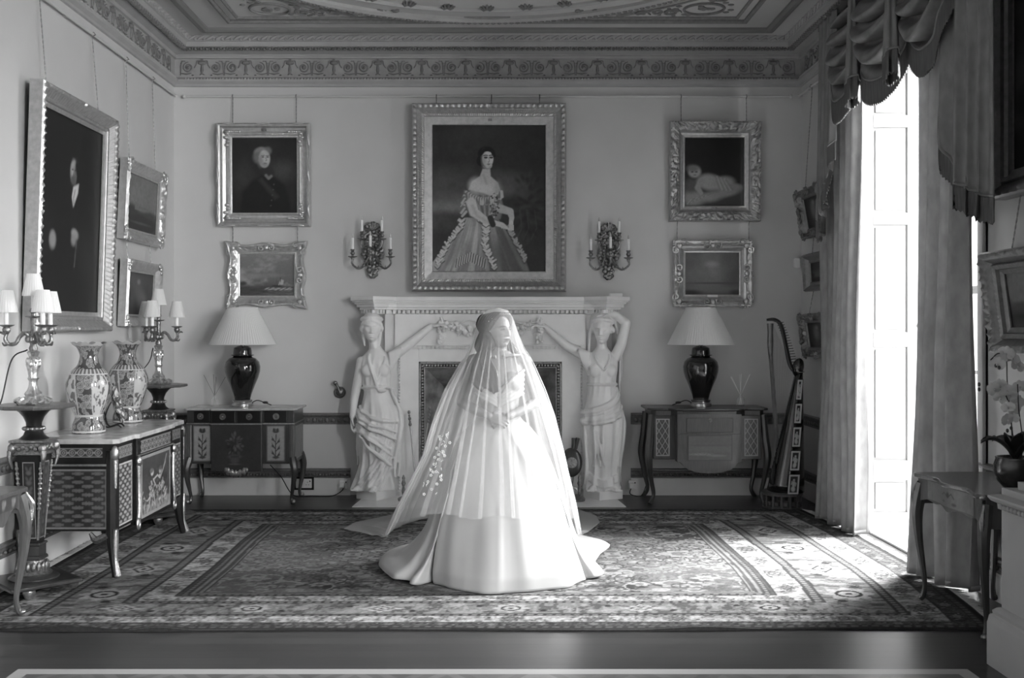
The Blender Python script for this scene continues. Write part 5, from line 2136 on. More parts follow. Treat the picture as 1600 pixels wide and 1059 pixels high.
def art_guilloche(w, h, g=.03, l=.22):
    p = Paint(w, h, .004, g)
    n = max(1, round(w / h / .9))
    u = p.x * n
    d = np.hypot((u % 1 - .5) * w / n, (p.y - .5) * h) / h
    p.mix(sm(.06, .03, np.abs(d - .33)), l).mix(sm(.06, .03, np.abs(d - .13)), l)
    c = np.hypot(((u + .5) % 1 - .5) * w / n, (p.y - .5) * h) / h
    return p.mix(sm(.14, .10, c), l).mix(sm(.36, .40, np.abs(p.y - .5)), l * .8)


def art_group(w, h):
    p = Paint(w, h, .0045, .05)
    p.noise(4, .6, 4)
    p.poly([(.0, .0), (.0, .22), (.3, .16), (.6, .24), (1, .18), (1, 0)], .20, .03)
    r = random.Random(9)
    for bx, bz, n in ((.36, .38, 40), (.62, .40, 36), (.80, .25, 18), (.14, .26, 16)):
        for k in range(n):                               # broken drapery and limbs
            a, q = r.uniform(0, 6.3), r.random()
            x, z = bx + .13 * q * math.cos(a), bz + .22 * q * math.sin(a)
            p.stroke([(x, z), (x + r.uniform(-.07, .07), z + r.uniform(-.09, .06))], r.uniform(.007, .02), r.choice((.10, .20, .28, .36, .40)), .5)
    p.ell(.36, .68, .05, .055, .40, .3).ell(.34, .71, .06, .04, .12, .4).ell(.64, .66, .05, .05, .38, .3).ell(.65, .70, .055, .035, .10, .4)
    p.stroke([(.40, .55), (.54, .60), (.62, .54)], .016, .38, .4).stroke([(.66, .56), (.78, .72), (.86, .90)], .013, .36, .4).ell(.79, .74, .05, .025, .30, .4, .6)
    p.stroke([(.30, .30), (.26, .14), (.20, .08)], .022, .34, .4).stroke([(.42, .28), (.46, .12)], .022, .32, .4)
    for k in range(26):
        p.ell(r.random(), .05 + .12 * r.random(), .03, .016, r.choice((.07, .12, .3)), .6, r.uniform(0, 3))
    p.noise(16, .5, 15)
    e = np.minimum(np.minimum(p.x, 1 - p.x) * w, np.minimum(p.y, 1 - p.y) * h)
    return p.mix(sm(.022, .018, e), .26)


CW, CD, CH = .70, .30, .872
RUG = .013          # half width, half depth, height
t = thing('commode', 'large ebony and marquetry commode with marble top carrying two vases', 'commode', (XL + .05 + CD, 7.21, .013), PI / 2)
mb = MB()
mb.prism([(-CW - .02, CD), (-CW - .02, -CD + .01), (-CW + .02, -CD - .02), (-.40, -CD - .02), (-.38, -CD - .045), (.38, -CD - .045), (.40, -CD - .02), (CW - .02, -CD - .02), (CW + .02, -CD + .01), (CW + .02, CD)], CH - .032, CH)
mb.build('marble_top', M_MTOP, t, smooth=0, bevel=.006)
mb = MB()
mb.bb(-CW, CW, -CD, CD - .01, .285, CH - .032)
mb.bb(-.375, .375, -CD - .028, -CD + .02, .26, CH - .032)
mb.build('body', M_EBONY, t, smooth=0, bevel=.006)
# near and far ends
for s in (-1, 1):
    panel('end_panel', art_trellis(.50, .38), M_MARQ, t, (s * (CW + .003), CD - .05 if s < 0 else -CD + .05, .30), (0, s * .50, 0), (0, 0, .38), label='dark panel of pale lozenges')
    panel('frieze_panel', art_guilloche(.44, .06), M_MARQ, t, (s * (CW + .003), CD - .08 if s < 0 else -CD + .08, .755), (0, s * .44, 0), (0, 0, .06))
    mb = MB()
    mb.bb(s * CW, s * (CW + .008), -CD + .02, CD - .02, .70, .712)
    mb.build('brass_band', M_BRONZE, t, smooth=0)
for x0, w in ((-.655, .25), (.405, .25)):
    panel('front_panel', art_trellis(w, .40, .04, .26, 3, 8, .4), M_MARQ, t, (x0, -CD - .003, .305), (w, 0, 0), (0, 0, .40))
    panel('frieze_panel', art_guilloche(w, .075, .04, .24), M_MARQ, t, (x0, -CD - .003, .74), (w, 0, 0), (0, 0, .075))
panel('centre_panel', art_group(.62, .42), M_MARQ, t, (-.31, -CD - .031, .29), (.62, 0, 0), (0, 0, .42), label='pictorial marquetry panel of figures')
panel('frieze_panel', art_guilloche(.64, .085, .04, .26), M_MARQ, t, (-.32, -CD - .031, .735), (.64, 0, 0), (0, 0, .085))
mb = MB()
for x in (-.375, .375):
    mb.tube(cat([(x, -CD - .035, .70), (x * .97, -CD - .035, .5), (x * 1.0, -CD - .04, .36), (x * 1.03, -CD - .035, .27)], 6), .014, 8)
    mb.ell((x, -CD - .04, .69), (.026, .02, .035), 10, 6)
    a = np.arange(16) / 16 * 2 * PI
    mb.tube(np.stack([x * 1.03 + .024 * np.cos(a), np.full(16, -CD - .04), .275 + .034 * np.sin(a)], -1), .008, 6, closed=True)
mb.tube([(-.37, -CD - .034, .725), (.37, -CD - .034, .725)], .006, 6)
mb.build('gilt_mounts', M_BRONZE, t)
for x in (-1, 1):
    for y in (-1, 1):
        mb = MB()
        cx_, cy_ = x * (CW - .022), y * (CD - .025)
        mb.tube([(cx_, cy_, .80), (cx_, cy_, .30), (cx_ + x * .0, cy_, .22), (cx_ + x * .012, cy_ + y * .012, .10), (cx_ + x * .03, cy_ + y * .03, .0)], [.042, .042, .040, .028, .022], 8)
        lg = mb.build('leg', M_EBONY, t)
        mb = MB()
        mb.ell((cx_ + x * .022, cy_ + y * .022, .78), (.026, .026, .05), 10, 8)
        mb.tube([(cx_ + x * .028, cy_ + y * .028, .74), (cx_ + x * .03, cy_ + y * .03, .56)], [.018, .008], 8)
        mb.build('leg_mount', M_BRONZE, lg)
        mb = MB()
        mb.tube(cat([(cx_ + x * .034, cy_ + y * .034, .30), (cx_ + x * .030, cy_ + y * .03, .2), (cx_ + x * .032, cy_ + y * .032, .1), (cx_ + x * .05, cy_ + y * .05, .015)], 5), [.016, .02, .014, .022], 8)
        for q in (-1, 0, 1):
            mb.ell((cx_ + x * .05 + q * .012, cy_ + y * .05, .012), (.014, .018, .012), 8, 5)
        mb.build('foot_mount', M_BRONZE, lg)
mb = MB()
for s in (-1, 1):                     # pierced aprons at the ends
    mb.tube(cat([(s * CW, -CD + .05, .26), (s * CW, -CD + .12, .23), (s * CW, -CD + .16, .275)], 6), [.02, .026, .01], 6)
    mb.tube(cat([(s * CW, CD - .05, .26), (s * CW, CD - .12, .25), (s * CW, CD - .16, .275)], 6), [.02, .022, .01], 6)
mb.build('apron_mount', M_BRONZED, t)


def vase(label, x, y, rz, seed):
    t = thing('vase', label, 'vase', (x, y, CH + RUG), rz, 'pair of tall porcelain vases on the commode')
    pr = cat([(.098, 0), (.108, .006), (.106, .05), (.092, .09), (.088, .11), (.090, .118), (.108, .16), (.135, .24), (.147, .31), (.140, .36), (.112, .415), (.075, .455), (.060, .50), (.060, .53), (.075, .57), (.104, .598), (.112, .606)], 5)
    n = 220
    q = np.r_[0, np.cumsum(np.hypot(*np.diff(pr, axis=0).T))]
    qq = np.linspace(0, q[-1], 170)
    pr = np.stack([np.interp(qq, q, pr[:, 0]), np.interp(qq, q, pr[:, 1])], -1)
    z = pr[:, 1]
    th = np.arange(n) / n * 2 * PI
    T, Z = np.meshgrid(th, z, indexing='ij')
    R = np.repeat(pr[None, :, 0], n, 0)
    lip = sm(.575, .606, Z)
    R = R * (1 + .05 * lip * np.cos(8 * T))
    ZZ = Z + .008 * lip * np.cos(8 * T)
    # decoration: dark ground of chrysanthemums with four pale shaped reserves
    u, v = T / (2 * PI) * 22, Z * 26
    g = np.full(T.shape, .06)
    r = np.random.default_rng(seed)
    for k in range(460):
        cu, cv, s = r.uniform(0, 22), r.uniform(0, 16), r.uniform(.22, .62)
        d = np.hypot((u - cu + 11) % 22 - 11, v - cv)
        a = np.arctan2(v - cv, (u - cu + 11) % 22 - 11)
        m = sm(s, s * .85, d)
        val = (.19 + .12 * np.cos(10 * a)) * (d > .25 * s) + .10 * (d <= .25 * s)
        g = g * (1 - m) + val * m
        g = np.where(np.abs(d - s) < .05, .30, g)
    w = .5 + .5 * np.cos(4 * T)
    zz = (Z - .26) / .155
    shape = w - .42 - .42 * np.abs(zz) ** 3
    m = sm(.0, .05, shape) * (np.abs(zz) < 1)
    fl = sm(.52, .60, fbm(T * 5, Z * 24, seed + 3, 3)) * sm(.08, .2, shape)
    g = g * (1 - m) + m * (.46 * (1 - fl) + .12 * fl)
    g = np.where(np.abs(shape) < .02, .3, g)
    for zc in (.118, .012, .40):
        g = np.where(np.abs(Z - zc) < .006, .5, g)
    g = np.where((Z > .40) & (Z < .432), .12 + .3 * (np.cos(28 * T) > .2), g)
    g = np.where(Z > .585, .45, g)
    mb = MB()
    V = np.stack([R * np.cos(T), R * np.sin(T), ZZ], -1)
    mb.grid(V, wu=True, c=g)
    inn = V.copy()[:, ::-1][:, :30]
    inn[..., :2] *= .94
    mb.grid(inn, wu=True, c=np.full(inn.shape[:2], .3))
    mb.add([(0, 0, .002)] + [tuple(q) for q in V[::11, 0]], [(0, 1 + i, 1 + (i + 1) % 20) for i in range(20)], np.full(21, .4))
    mb.build('porcelain_body', M_PORC, t, smooth=180)


vase('patterned porcelain vase with scalloped rim nearer the camera end of the marble commode', -2.73, 6.92, .15 + PI / 4, 3)
vase('patterned porcelain vase with scalloped rim farther along the marble commode', -2.745, 7.70, .3 + PI / 4, 9)
# shell dish on a stand between them
t = thing('display_dish', 'shell-shaped patterned porcelain dish propped upright between the two vases', 'dish', (-2.72, 7.30, CH + RUG + .001), PI / 2 + .15)
n, m_ = 120, 26
th = np.arange(n) / n * 2 * PI
rr = np.linspace(0, 1, m_)
R = rr[None] * (.105 + .012 * np.cos(9 * th)[:, None] * rr[None] ** 3)
X, Zz = R * np.cos(th)[:, None], R * np.sin(th)[:, None] * 1.35
D = -.03 * (rr[None] ** 3) + .004 * np.cos(9 * th)[:, None] * rr[None] ** 2
g = .35 + .25 * np.cos(9 * th)[:, None] * (rr[None] > .3)
g = np.where(fbm(X * 60 + 9, Zz * 60 + 9, 5, 3) > .52, .07, g)
mb = MB()
V = np.stack([X, D, Zz], -1)
mb.at(0, -.02, .165, 0, -.25)
mb.grid(V, wu=True, c=g)
mb.grid(V + (0, .006, 0), wu=True, c=g, flip=True)
mb.id().build('dish', M_PORC, t, smooth=180)
mb = MB()
for s in (-1, 1):
    mb.tube(cat([(s * .05, -.08, .0), (s * .05, -.05, .02), (s * .045, .03, .01), (s * .03, .06, .14)], 6), .006, 6)
mb.tube([(-.05, .0, .012), (.05, .0, .012)], .005, 6)
mb.build('stand', M_EBONY, t)


def torchere(label, x, y):
    t = thing('torchere_stand', label, 'pedestal', (x, y, RUG), .0, 'pair of octagonal-topped torchere stands')
    mb = MB()
    mb.sqlathe([(.20, 1.095), (.212, 1.098), (.215, 1.108), (.212, 1.118), (.20, 1.12)], 8, PI / 8)
    mb.build('top', M_WOODL, t, smooth=0)
    mb = MB()
    mb.lathe([(.10, 1.098), (.10, 1.085), (.085, 1.075), (.060, 1.045), (.046, 1.01), (.044, .99), (.05, .985)], 28)
    mb.lathe([(.048, .965), (.06, .935), (.09, .91), (.10, .90)], 28)
    mb.build('neck', M_EBONY, t)
    mb = MB()
    mb.lathe([(.046, .988), (.055, .98), (.058, .972), (.05, .962)], 28)
    for i in range(14):
        a = i / 14 * 2 * PI
        mb.ell((.055 * math.cos(a), .055 * math.sin(a), .975), (.013, .013, .012), 8, 6)
    mb.build('gilt_collar', M_BRONZE, t)
    mb = MB()
    mb.sqlathe([(.095, .895), (.105, .898), (.105, .91), (.095, .913)], 4)
    mb.sqlathe([(.082, .82), (.088, .825), (.088, .89), (.095, .897)], 4)
    for sx in (-1, 1):
        for sy in (-1, 1):
            mb.ell((sx * .09, sy * .09, .862), (.026, .026, .034), 10, 8)
            mb.tube(cat([(sx * .098, sy * .098, .85), (sx * .10, sy * .10, .80), (sx * .088, sy * .088, .74)], 5), [.018, .014, .005], 8)
    for i in range(5):
        for s in (-1, 1):
            mb.ell((-.05 + .025 * i, s * .092, .858 + .01 * (i % 2)), (.014, .01, .016), 8, 6)
            mb.ell((s * .092, -.05 + .025 * i, .858 + .01 * (i % 2)), (.01, .014, .016), 8, 6)
    mb.build('capital_mount', M_BRONZED, t)
    mb = MB()
    mb.sqlathe([(.044, .29), (.076, .815), (.08, .82)], 4)
    sh = mb.build('shaft', M_EBONY, t, smooth=0, bevel=.003)
    for a in range(4):
        q = rot(a * PI / 2)
        p = Paint(.10, .46, .004, .02)
        for j in range(7):
            z = .08 + .13 * j
            p.ell(.5, z, .22, .03, .09, .5).ell(.34, z + .05, .10, .035, .07, .5, .6).ell(.66, z + .05, .10, .035, .07, .5, -.6)
        e = np.minimum(np.minimum(p.x, 1 - p.x) * .10, np.minimum(p.y, 1 - p.y) * .46)
        p.mix(sm(.006, .004, e), .22)
        o, u, v = q @ np.array((-.036, -.0488, .32)), q @ np.array((.072, 0, 0)), q @ np.array((-.0, -.0276, .46))
        panel('inlaid_panel', p, M_MARQ, sh, o, u, v)
    mb = MB()
    for sx in (-1, 1):
        for sy in (-1, 1):
            mb.tube([(sx * .042, sy * .042, .31), (sx * .074, sy * .074, .78)], .007, 6)
            for j in range(9):
                qz = .5 + .03 * j
                w_ = .042 + (.032) * (qz - .31) / .47
                mb.ell((sx * w_, sy * w_, qz), (.012, .012, .012), 6, 5)
    mb.build('edge_mount', M_BRONZE, t)
    mb = MB()
    mb.sqlathe([(.052, .215), (.052, .275), (.06, .28), (.055, .292)], 4)
    mb.sqlathe([(.062, .19), (.06, .205), (.052, .215)], 4)
    mb.build('plinth_block', M_WOODM, t, smooth=0, bevel=.003)
    mb = MB()
    mb.lathe([(.10, .10), (.105, .11), (.085, .125), (.07, .15), (.065, .18), (.06, .192)], 28)
    for i in range(16):
        a = i / 16 * 2 * PI
        mb.ell((.075 * math.cos(a), .075 * math.sin(a), .15), (.016, .016, .032), 8, 6)
    mb.build('foot_mount', M_BRONZED, t)
    mb = MB()
    mb.lathe([(.14, .075), (.145, .085), (.12, .10), (.10, .105)], 32)
    mb.sqlathe([(.20, .05), (.21, .055), (.21, .07), (.20, .078)], 4, 0)
    mb.build('base', M_WOODM, t, smooth=30, bevel=.002)
    for i in range(4):
        a = i * PI / 2 + .3
        mb = MB()
        mb.lathe([(.018, 0), (.026, .012), (.036, .035), (.034, .052)], 14, cx=.22 * math.cos(a), cy=.22 * math.sin(a))
        mb.build('foot', M_BRONZE, t)


torchere('octagonal-topped ebony torchere nearer the camera, in front of the marble commode', -2.76, 6.16)
torchere('octagonal-topped ebony torchere in the corner beyond the marble commode', -2.755, 8.44)


def candelabrum(label, x, y, a0):
    t = thing('candelabrum', label, 'candelabrum', (x, y, 1.12 + RUG), 0, 'pair of shaded silver candelabra')
    mb = MB()
    n = 48
    mb.lathe([(.088, 0), (.092, .008), (.084, .02), (.06, .034), (.045, .05), (.05, .065), (.034, .085), (.024, .11), (.022, .14), (.03, .155), (.024, .17), (.03, .20), (.040, .235), (.036, .265), (.024, .285), (.030, .30), (.036, .312), (.024, .32)], n,
             mod=lambda th, z: 1 + .10 * np.cos(6 * th + 20 * z) * sm(.34, .0, z) + .04 * np.cos(12 * th))
    for i in range(8):
        a = i / 8 * 2 * PI
        mb.tube(cat([(.085 * math.cos(a), .085 * math.sin(a), .012), (.098 * math.cos(a + .25), .098 * math.sin(a + .25), .022), (.07 * math.cos(a + .3), .07 * math.sin(a + .3), .04)], 5), [.010, .014, .008], 6)
        mb.ell((.034 * math.cos(a), .034 * math.sin(a), .24 + .02 * (i % 2)), (.012, .012, .022), 8, 6)
    mb.build('stem', M_SILVER, t)
    mb = MB()
    mb.lathe([(.022, .32), (.026, .335), (.018, .36), (.03, .385), (.032, .40), (.02, .42), (.014, .45), (.018, .515)], 20)
    for i in range(9):
        a = i / 9 * 2 * PI
        mb.ell((.03 * math.cos(a), .03 * math.sin(a), .39), (.018, .018, .022), 8, 6)
    b, c = MB(), MB()
    mb.at(0, 0, .515).lathe([(.012, -.02), (.018, 0), (.045, .008), (.048, .014), (.014, .012), (.012, .03), (.024, .045), (.02, .06), (.012, .062)], 18).id()
    hub = mb.build('hub', M_BRONZED, t)

    def lightset(x, y, z, parent):
        b = MB()
        b.lathe([(.0135, z), (.0135, z + .095), (.006, z + .098)], 12, cx=x, cy=y)
        b.build('candle', M_CANDLE, parent)
        s = MB()
        q = np.arange(96) / 96 * 2 * PI
        h = np.linspace(0, 1, 6)
        r = (.064 + (.037 - .064) * h)[None] * (1 + .02 * np.sin(24 * q)[:, None])
        s.grid(np.stack([x + r * np.cos(q)[:, None], y + r * np.sin(q)[:, None], np.repeat((z + .075 + .132 * h)[None], 96, 0)], -1), wu=True)
        s.build('candle_shade', M_SHADE, parent, smooth=180)
    lightset(0, 0, .575, hub)
    for i in range(3):
        a = a0 + i * 2 * PI / 3
        ca, sa = math.cos(a), math.sin(a)
        mb = MB()
        g = lambda r, z: (r * ca, r * sa, z)
        mb.tube(cat([g(.02, .40), g(.045, .425), g(.075, .405), g(.10, .365), g(.135, .362), g(.155, .39), g(.148, .425), g(.148, .45)], 6), [.012, .013, .012, .012, .012, .012, .010, .010], 8)
        mb.tube(cat([g(.135, .362), g(.16, .355), g(.172, .372)], 5), [.009, .008, .003], 6)
        mb.tube(cat([g(.155, .42), g(.18, .43), g(.195, .422)], 5), [.010, .009, .004], 6)
        mb.at(.148 * ca, .148 * sa, .45).lathe([(.010, -.03), (.022, -.015), (.024, .0), (.018, .012), (.04, .02), (.045, .026), (.014, .026), (.012, .03)], 16).id()
        ar = mb.build('arm', M_BRONZED, t)
        lightset(.148 * ca, .148 * sa, .475, ar)
    return t


candelabrum('silver candelabrum with four pleated shades nearer the camera, before the large portrait', -2.755, 6.14, 3.39)
candelabrum('silver candelabrum with four pleated shades in the corner past the vases', -2.755, 8.44, .51)
for lab, p in (('thin dark lamp cable trailing down the wall from the nearer candelabrum', [(-2.79, 6.14, 1.46), (-2.88, 6.13, 1.40), (-2.93, 6.1, 1.15), (-2.96, 6.06, 1.10), (-3.0, 5.98, .6), (-3.015, 5.9, .3), (-3.02, 5.82, .02)]),
               ('thin dark lamp cable curving behind the farther vase from the far candelabrum', [(-2.80, 8.44, 1.43), (-2.83, 8.40, 1.30), (-2.95, 8.22, 1.12), (-3.02, 8.02, .95), (-3.03, 7.9, .6)])):
    mb = MB()
    mb.tube(cat(p, 8), .0045, 6)
    tag(mb.build('lamp_cable', M_CABLE), lab, 'cable')


# ------------------------------------------------------------------ side tables
def art_leaves(w, h):
    p = Paint(w, h, .005, .055)
    p.noise(6, .3, 2)
    for k in range(int(w / .11)):
        x = (k + .5) / int(w / .11)
        p.ell(x, .5, .25 * h / w, .34, .17, .4).ell(x - .02, .45, .1 * h / w, .2, .05, .5).ell(x + .02, .6, .1 * h / w, .2, .22, .5)
    return p


t = thing('side_table', 'inlaid cabriole-legged table at the left edge, in front of the torchere', 'table', (XL + .03 + .225, 5.03, .014), PI / 2)
mb = MB()
mb.prism([(-.65, .22), (-.65, -.20), (-.62, -.23), (.62, -.23), (.655, -.20), (.655, .22)], .675, .70)
mb.build('top', M_WOODL, t, smooth=0, bevel=.006)
mb = MB()
x = np.linspace(-.60, .60, 40)
low = .56 + .035 * np.cos(x / .60 * PI * 2) - .02 * np.cos(x / .6 * PI * 6)
V = np.array([[(a, -.205, b), (a, -.205, .676), (a, -.185, .676), (a, -.185, b)] for a, b in zip(x, low)])
mb.grid(V, wv=True)
for s in (-1, 1):
    mb.bb(s * .60, s * .58, -.2, .2, .56, .676)
mb.bb(-.6, .6, .185, .205, .56, .676)
ap = mb.build('apron', M_WOOD, t, smooth=0)
panel('inlay', art_leaves(1.1, .075), M_MARQ, t, (-.55, -.2065, .597), (1.1, 0, 0), (0, 0, .075))
for sx in (-1, 1):
    for sy in (-1, 1):
        mb = MB()
        cab_leg(mb, sx * .595, sy * .19, 0, .66, sx * .035, sy * .035, .030)
        lg = mb.build('leg', M_WOOD, t)
        mb = MB()
        mb.tube(cat([(sx * .615, sy * .215, .67), (sx * .645, sy * .24, .60), (sx * .645, sy * .24, .53), (sx * .63, sy * .225, .45)], 5), [.010, .018, .014, .004], 6)
        mb.build('knee_mount', M_BRONZE, lg)
        mb = MB()
        mb.ell((sx * .605, sy * .205, .015), (.022, .022, .016), 8, 6)
        mb.build('sabot', M_BRONZE, lg)


def art_table(w, h):
    p = Paint(w, h, .004, .15)
    p.noise(5, .3, 12)
    p.stroke([(.5, .5), (.42, .7), (.36, .55)], .03, .03, .5).stroke([(.5, .5), (.57, .72), (.62, .5)], .03, .03, .5).ell(.5, .62, .03, .14, .02, .5).ell(.62, .2, .04, .08, .03, .5).ell(.4, .25, .03, .06, .05, .5)
    e = np.minimum(p.x, 1 - p.x) * w
    return p.mix(sm(.05, .046, e) * sm(.044, .047, e), .06)


t = thing('side_table', 'serpentine cabriole-legged table by the window holding the orchid pot', 'table', (2.72, 5.56, .014), -PI / 2)
HL, HD = .40, .235
q = np.linspace(0, 1, 20)
fr = [(-HL + .02 + (2 * HL - .04) * k, -HD - .02 - .022 * math.cos(k * 4 * PI)) for k in q]
mb = MB()
mb.prism([(-HL - .03, HD - .01), (-HL - .045, 0), (-HL - .02, -HD - .01)] + fr + [(HL + .02, -HD - .01), (HL + .045, 0), (HL + .03, HD - .01)], .712, .735)
mb.build('top', M_WOOD, t, smooth=0, bevel=.005)
mb = MB()
x = np.linspace(-HL + .01, HL - .01, 40)
low = .588 - .006 * np.cos(x / HL * PI * 2) - .008 * np.cos(x / HL * PI * 4)
ff = -HD - .005 - .009 * np.cos((x + HL) / (2 * HL) * 4 * PI)
V = np.array([[(a, f, b), (a, f, .713), (a, f + .02, .713), (a, f + .02, b)] for a, b, f in zip(x, low, ff)])
mb.grid(V, wv=True)
for s in (-1, 1):
    mb.bb(s * (HL - .0), s * (HL - .02), -HD, HD - .03, .56, .713)
mb.bb(-HL, HL, HD - .05, HD - .03, .56, .713)
mb.build('apron', M_WOODL, t, smooth=30)
P_ = art_table(.56, .11)
V = np.stack([-.28 + P_.x * .56, -HD - .0075 - .009 * np.cos((-.28 + P_.x * .56 + HL) / (2 * HL) * 4 * PI), .603 + P_.y * .105], -1)
mb = MB()
mb.grid(V, c=P_.done())
mb.build('inlay', M_MARQ, t, smooth=180)
for sx in (-1, 1):
    for sy in (-1, 1):
        mb = MB()
        cab_leg(mb, sx * (HL - .02), sy * (HD - .03) - .02, 0, .68, sx * .03, sy * .03, .028)
        lg = mb.build('leg', M_WOODM, t)
        mb = MB()
        mb.ell((sx * (HL - .01), sy * (HD - .02) - .02, .014), (.02, .022, .015), 8, 6)
        mb.build('sabot', M_BRONZED, lg)
        mb = MB()
        mb.tube(cat([(sx * (HL - .0), sy * (HD - .01) - .02, .68), (sx * (HL + .02), sy * (HD + .01) - .02, .6), (sx * (HL + .01), sy * HD - .02, .5)], 5), [.008, .014, .004], 6)
        mb.build('knee_mount', M_BRONZED, lg)
for x in (-HL - .01, HL + .01):
    mb = MB()
    mb.ell((x, -HD - .02, .722), (.018, .018, .014), 8, 6)
    mb.build('corner_clasp', M_BRONZE, t)

# ------------------------------------------------------------------ orchid
t = thing('orchid', 'white flowering orchid in a dark round lustre pot on the window-side table', 'potted plant', (2.735, 5.36, .75))
mb = MB()
mb.lathe([(.045, 0), (.06, .006), (.088, .04), (.103, .085), (.104, .125), (.094, .155), (.097, .163), (.09, .165), (.085, .15)], 32)
mb.build('pot', M_POT, t, smooth=180)
mb = MB()
mb.ell((0, 0, .14), (.085, .085, .015), 16, 8)
mb.build('soil', M_SOIL, t)
for a, ln, up in ((PI * .95, .17, .10), (-2.2, .13, .13), (-.9, .16, .10), (.5, .18, .12), (2.0, .14, .10)):
    q = np.linspace(0, 1, 10)
    w = .042 * np.sin(PI * (.12 + .88 * q)) ** .7 + .004
    V = []
    for s in np.linspace(-1, 1, 7):
        V.append([(math.cos(a) * ln * k - math.sin(a) * s * ww, math.sin(a) * ln * k + math.cos(a) * s * ww, .15 + up * math.sin(k * 2.2) + .018 * s * s) for k, ww in zip(q, w)])
    mb = MB()
    mb.grid(np.array(V))
    o = mb.build('leaf', M_LEAF, t, smooth=180)
    m = o.modifiers.new('thick', 'SOLIDIFY')
    m.thickness = .003
kx = 5.36 / F
op = lambda px, py, y=0: np.array(((px - CX) * kx - 2.735, y, EYE - (py - CY) * kx - .75))
stems = [[(0, 0, .15), op(1585, 690, .02), op(1578, 640, .0), op(1565, 612, -.02), op(1540, 603, -.04)],
         [(.02, .02, .15), op(1590, 680, .05), op(1583, 600, .06), op(1578, 560, .04), op(1560, 552, .0), op(1545, 562, -.02)],
         [(.03, 0, .15), op(1598, 690), op(1592, 640, .0), op(1590, 600, .0)]]
for sidx, s in enumerate(stems):
    mb = MB()
    mb.tube(cat(s, 8), .0032, 6)
    mb.build('stem', M_STEM, t)


def flower(c, s, yaw, pitch, rollv):
    R = rot(yaw, pitch) @ rot(0, 0, rollv)
    mb = MB()
    for k, (a, ln, w) in enumerate(((PI / 2, .95, .42), (PI / 2 + 2.1, .95, .40), (PI / 2 - 2.1, .95, .40), (.12, 1.05, .72), (PI - .12, 1.05, .72))):
        V = []
        for q in np.linspace(-1, 1, 5):
            row = []
            for r in np.linspace(0, 1, 6):
                ww = w * s * math.sin(PI * (.08 + .86 * r)) ** .8 * q
                x, z = ln * s * r, ww
                row.append((x * math.cos(a) - z * math.sin(a), -.10 * s * r * r + .12 * s * abs(q) * r, x * math.sin(a) + z * math.cos(a)))
            V.append(row)
        mb.grid(np.array(V) @ R.T + c)
    mb.ell(c + R @ np.array((0, -.18 * s, -.1 * s)), s * .17, 8, 6)
    return mb


r_ = random.Random(2)
for px, py, y in ((1545, 607, -.05), (1557, 602, -.03), (1568, 610, -.03), (1563, 622, .0), (1577, 618, .0), (1572, 636, -.02), (1585, 640, 0), (1583, 655, .01), (1571, 655, -.02), (1592, 628, .02), (1562, 558, 0), (1575, 552, .02), (1586, 560, .03), (1595, 572, .03), (1555, 568, -.02), (1597, 605, .02)):
    flower(op(px, py, y), r_.uniform(.034, .042), r_.uniform(-.7, .3), r_.uniform(-.3, .3), r_.uniform(-.5, .5)).build('blossom', M_PETAL, t, smooth=180)
for px, py in ((1527, 600), (1527, 608), (1553, 571), (1558, 574), (1571, 672), (1577, 668)):
    mb = MB()
    mb.ell(op(px, py, -.02), (.008, .008, .011), 8, 6)
    mb.build('bud', M_STEM, t)

# ------------------------------------------------------------------ stone pier with column base at the right edge
mb = MB()
PX, PYF = 2.385, 4.80
mb.bb(PX, XR + .01, 3.9, PYF, 0, .84)
M_PIER = mat('pier_paint_shaded', .33, .6, var=.04)  # darker than the wall paint: the pier's shade is put into its colour
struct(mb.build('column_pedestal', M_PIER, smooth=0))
prD = [(0, .735), (.012, .74), (.014, .765), (.034, .775), (.045, .79), (.045, .80), (0, .81)]
prS = [(0, .0), (.047, .0), (.047, .20), (.044, .21), (.04, .235), (.028, .245), (.03, .26), (.014, .275), (0, .28)]
for nm, pr in (('trim_22', prD), ('trim_23', prS)):
    mb = MB()
    P2 = [(XR, PYF), (PX, PYF), (PX, 3.9), (XR, 3.9)]
    V = []
    for (x, y), (sx, sy) in zip(P2, ((0, 1), (-1, 1), (-1, -1), (0, -1))):
        V.append([(x + sx * p, y + sy * p, z) for p, z in pr])
    mb.grid(np.array(V), flip=False)
    if nm == 'trim_22':
        for i in range(26):
            mb.ell((PX - .016, 3.92 + i * .034, .755), (.012, .013, .014), 8, 6)
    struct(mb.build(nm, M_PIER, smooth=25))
mb = MB()
mb.bb(PX + .05, XR - .02, 3.95, PYF - .05, .84, .875)
mb.lathe([(.27, .875), (.285, .885), (.29, .905), (.28, .93), (.25, .94), (.24, .96), (.255, .975), (.25, .99), (.225, 1.0), (.22, ZC)], 48, cx=PX + .33, cy=4.37)
struct(mb.build('column', M_PIER, smooth=30))

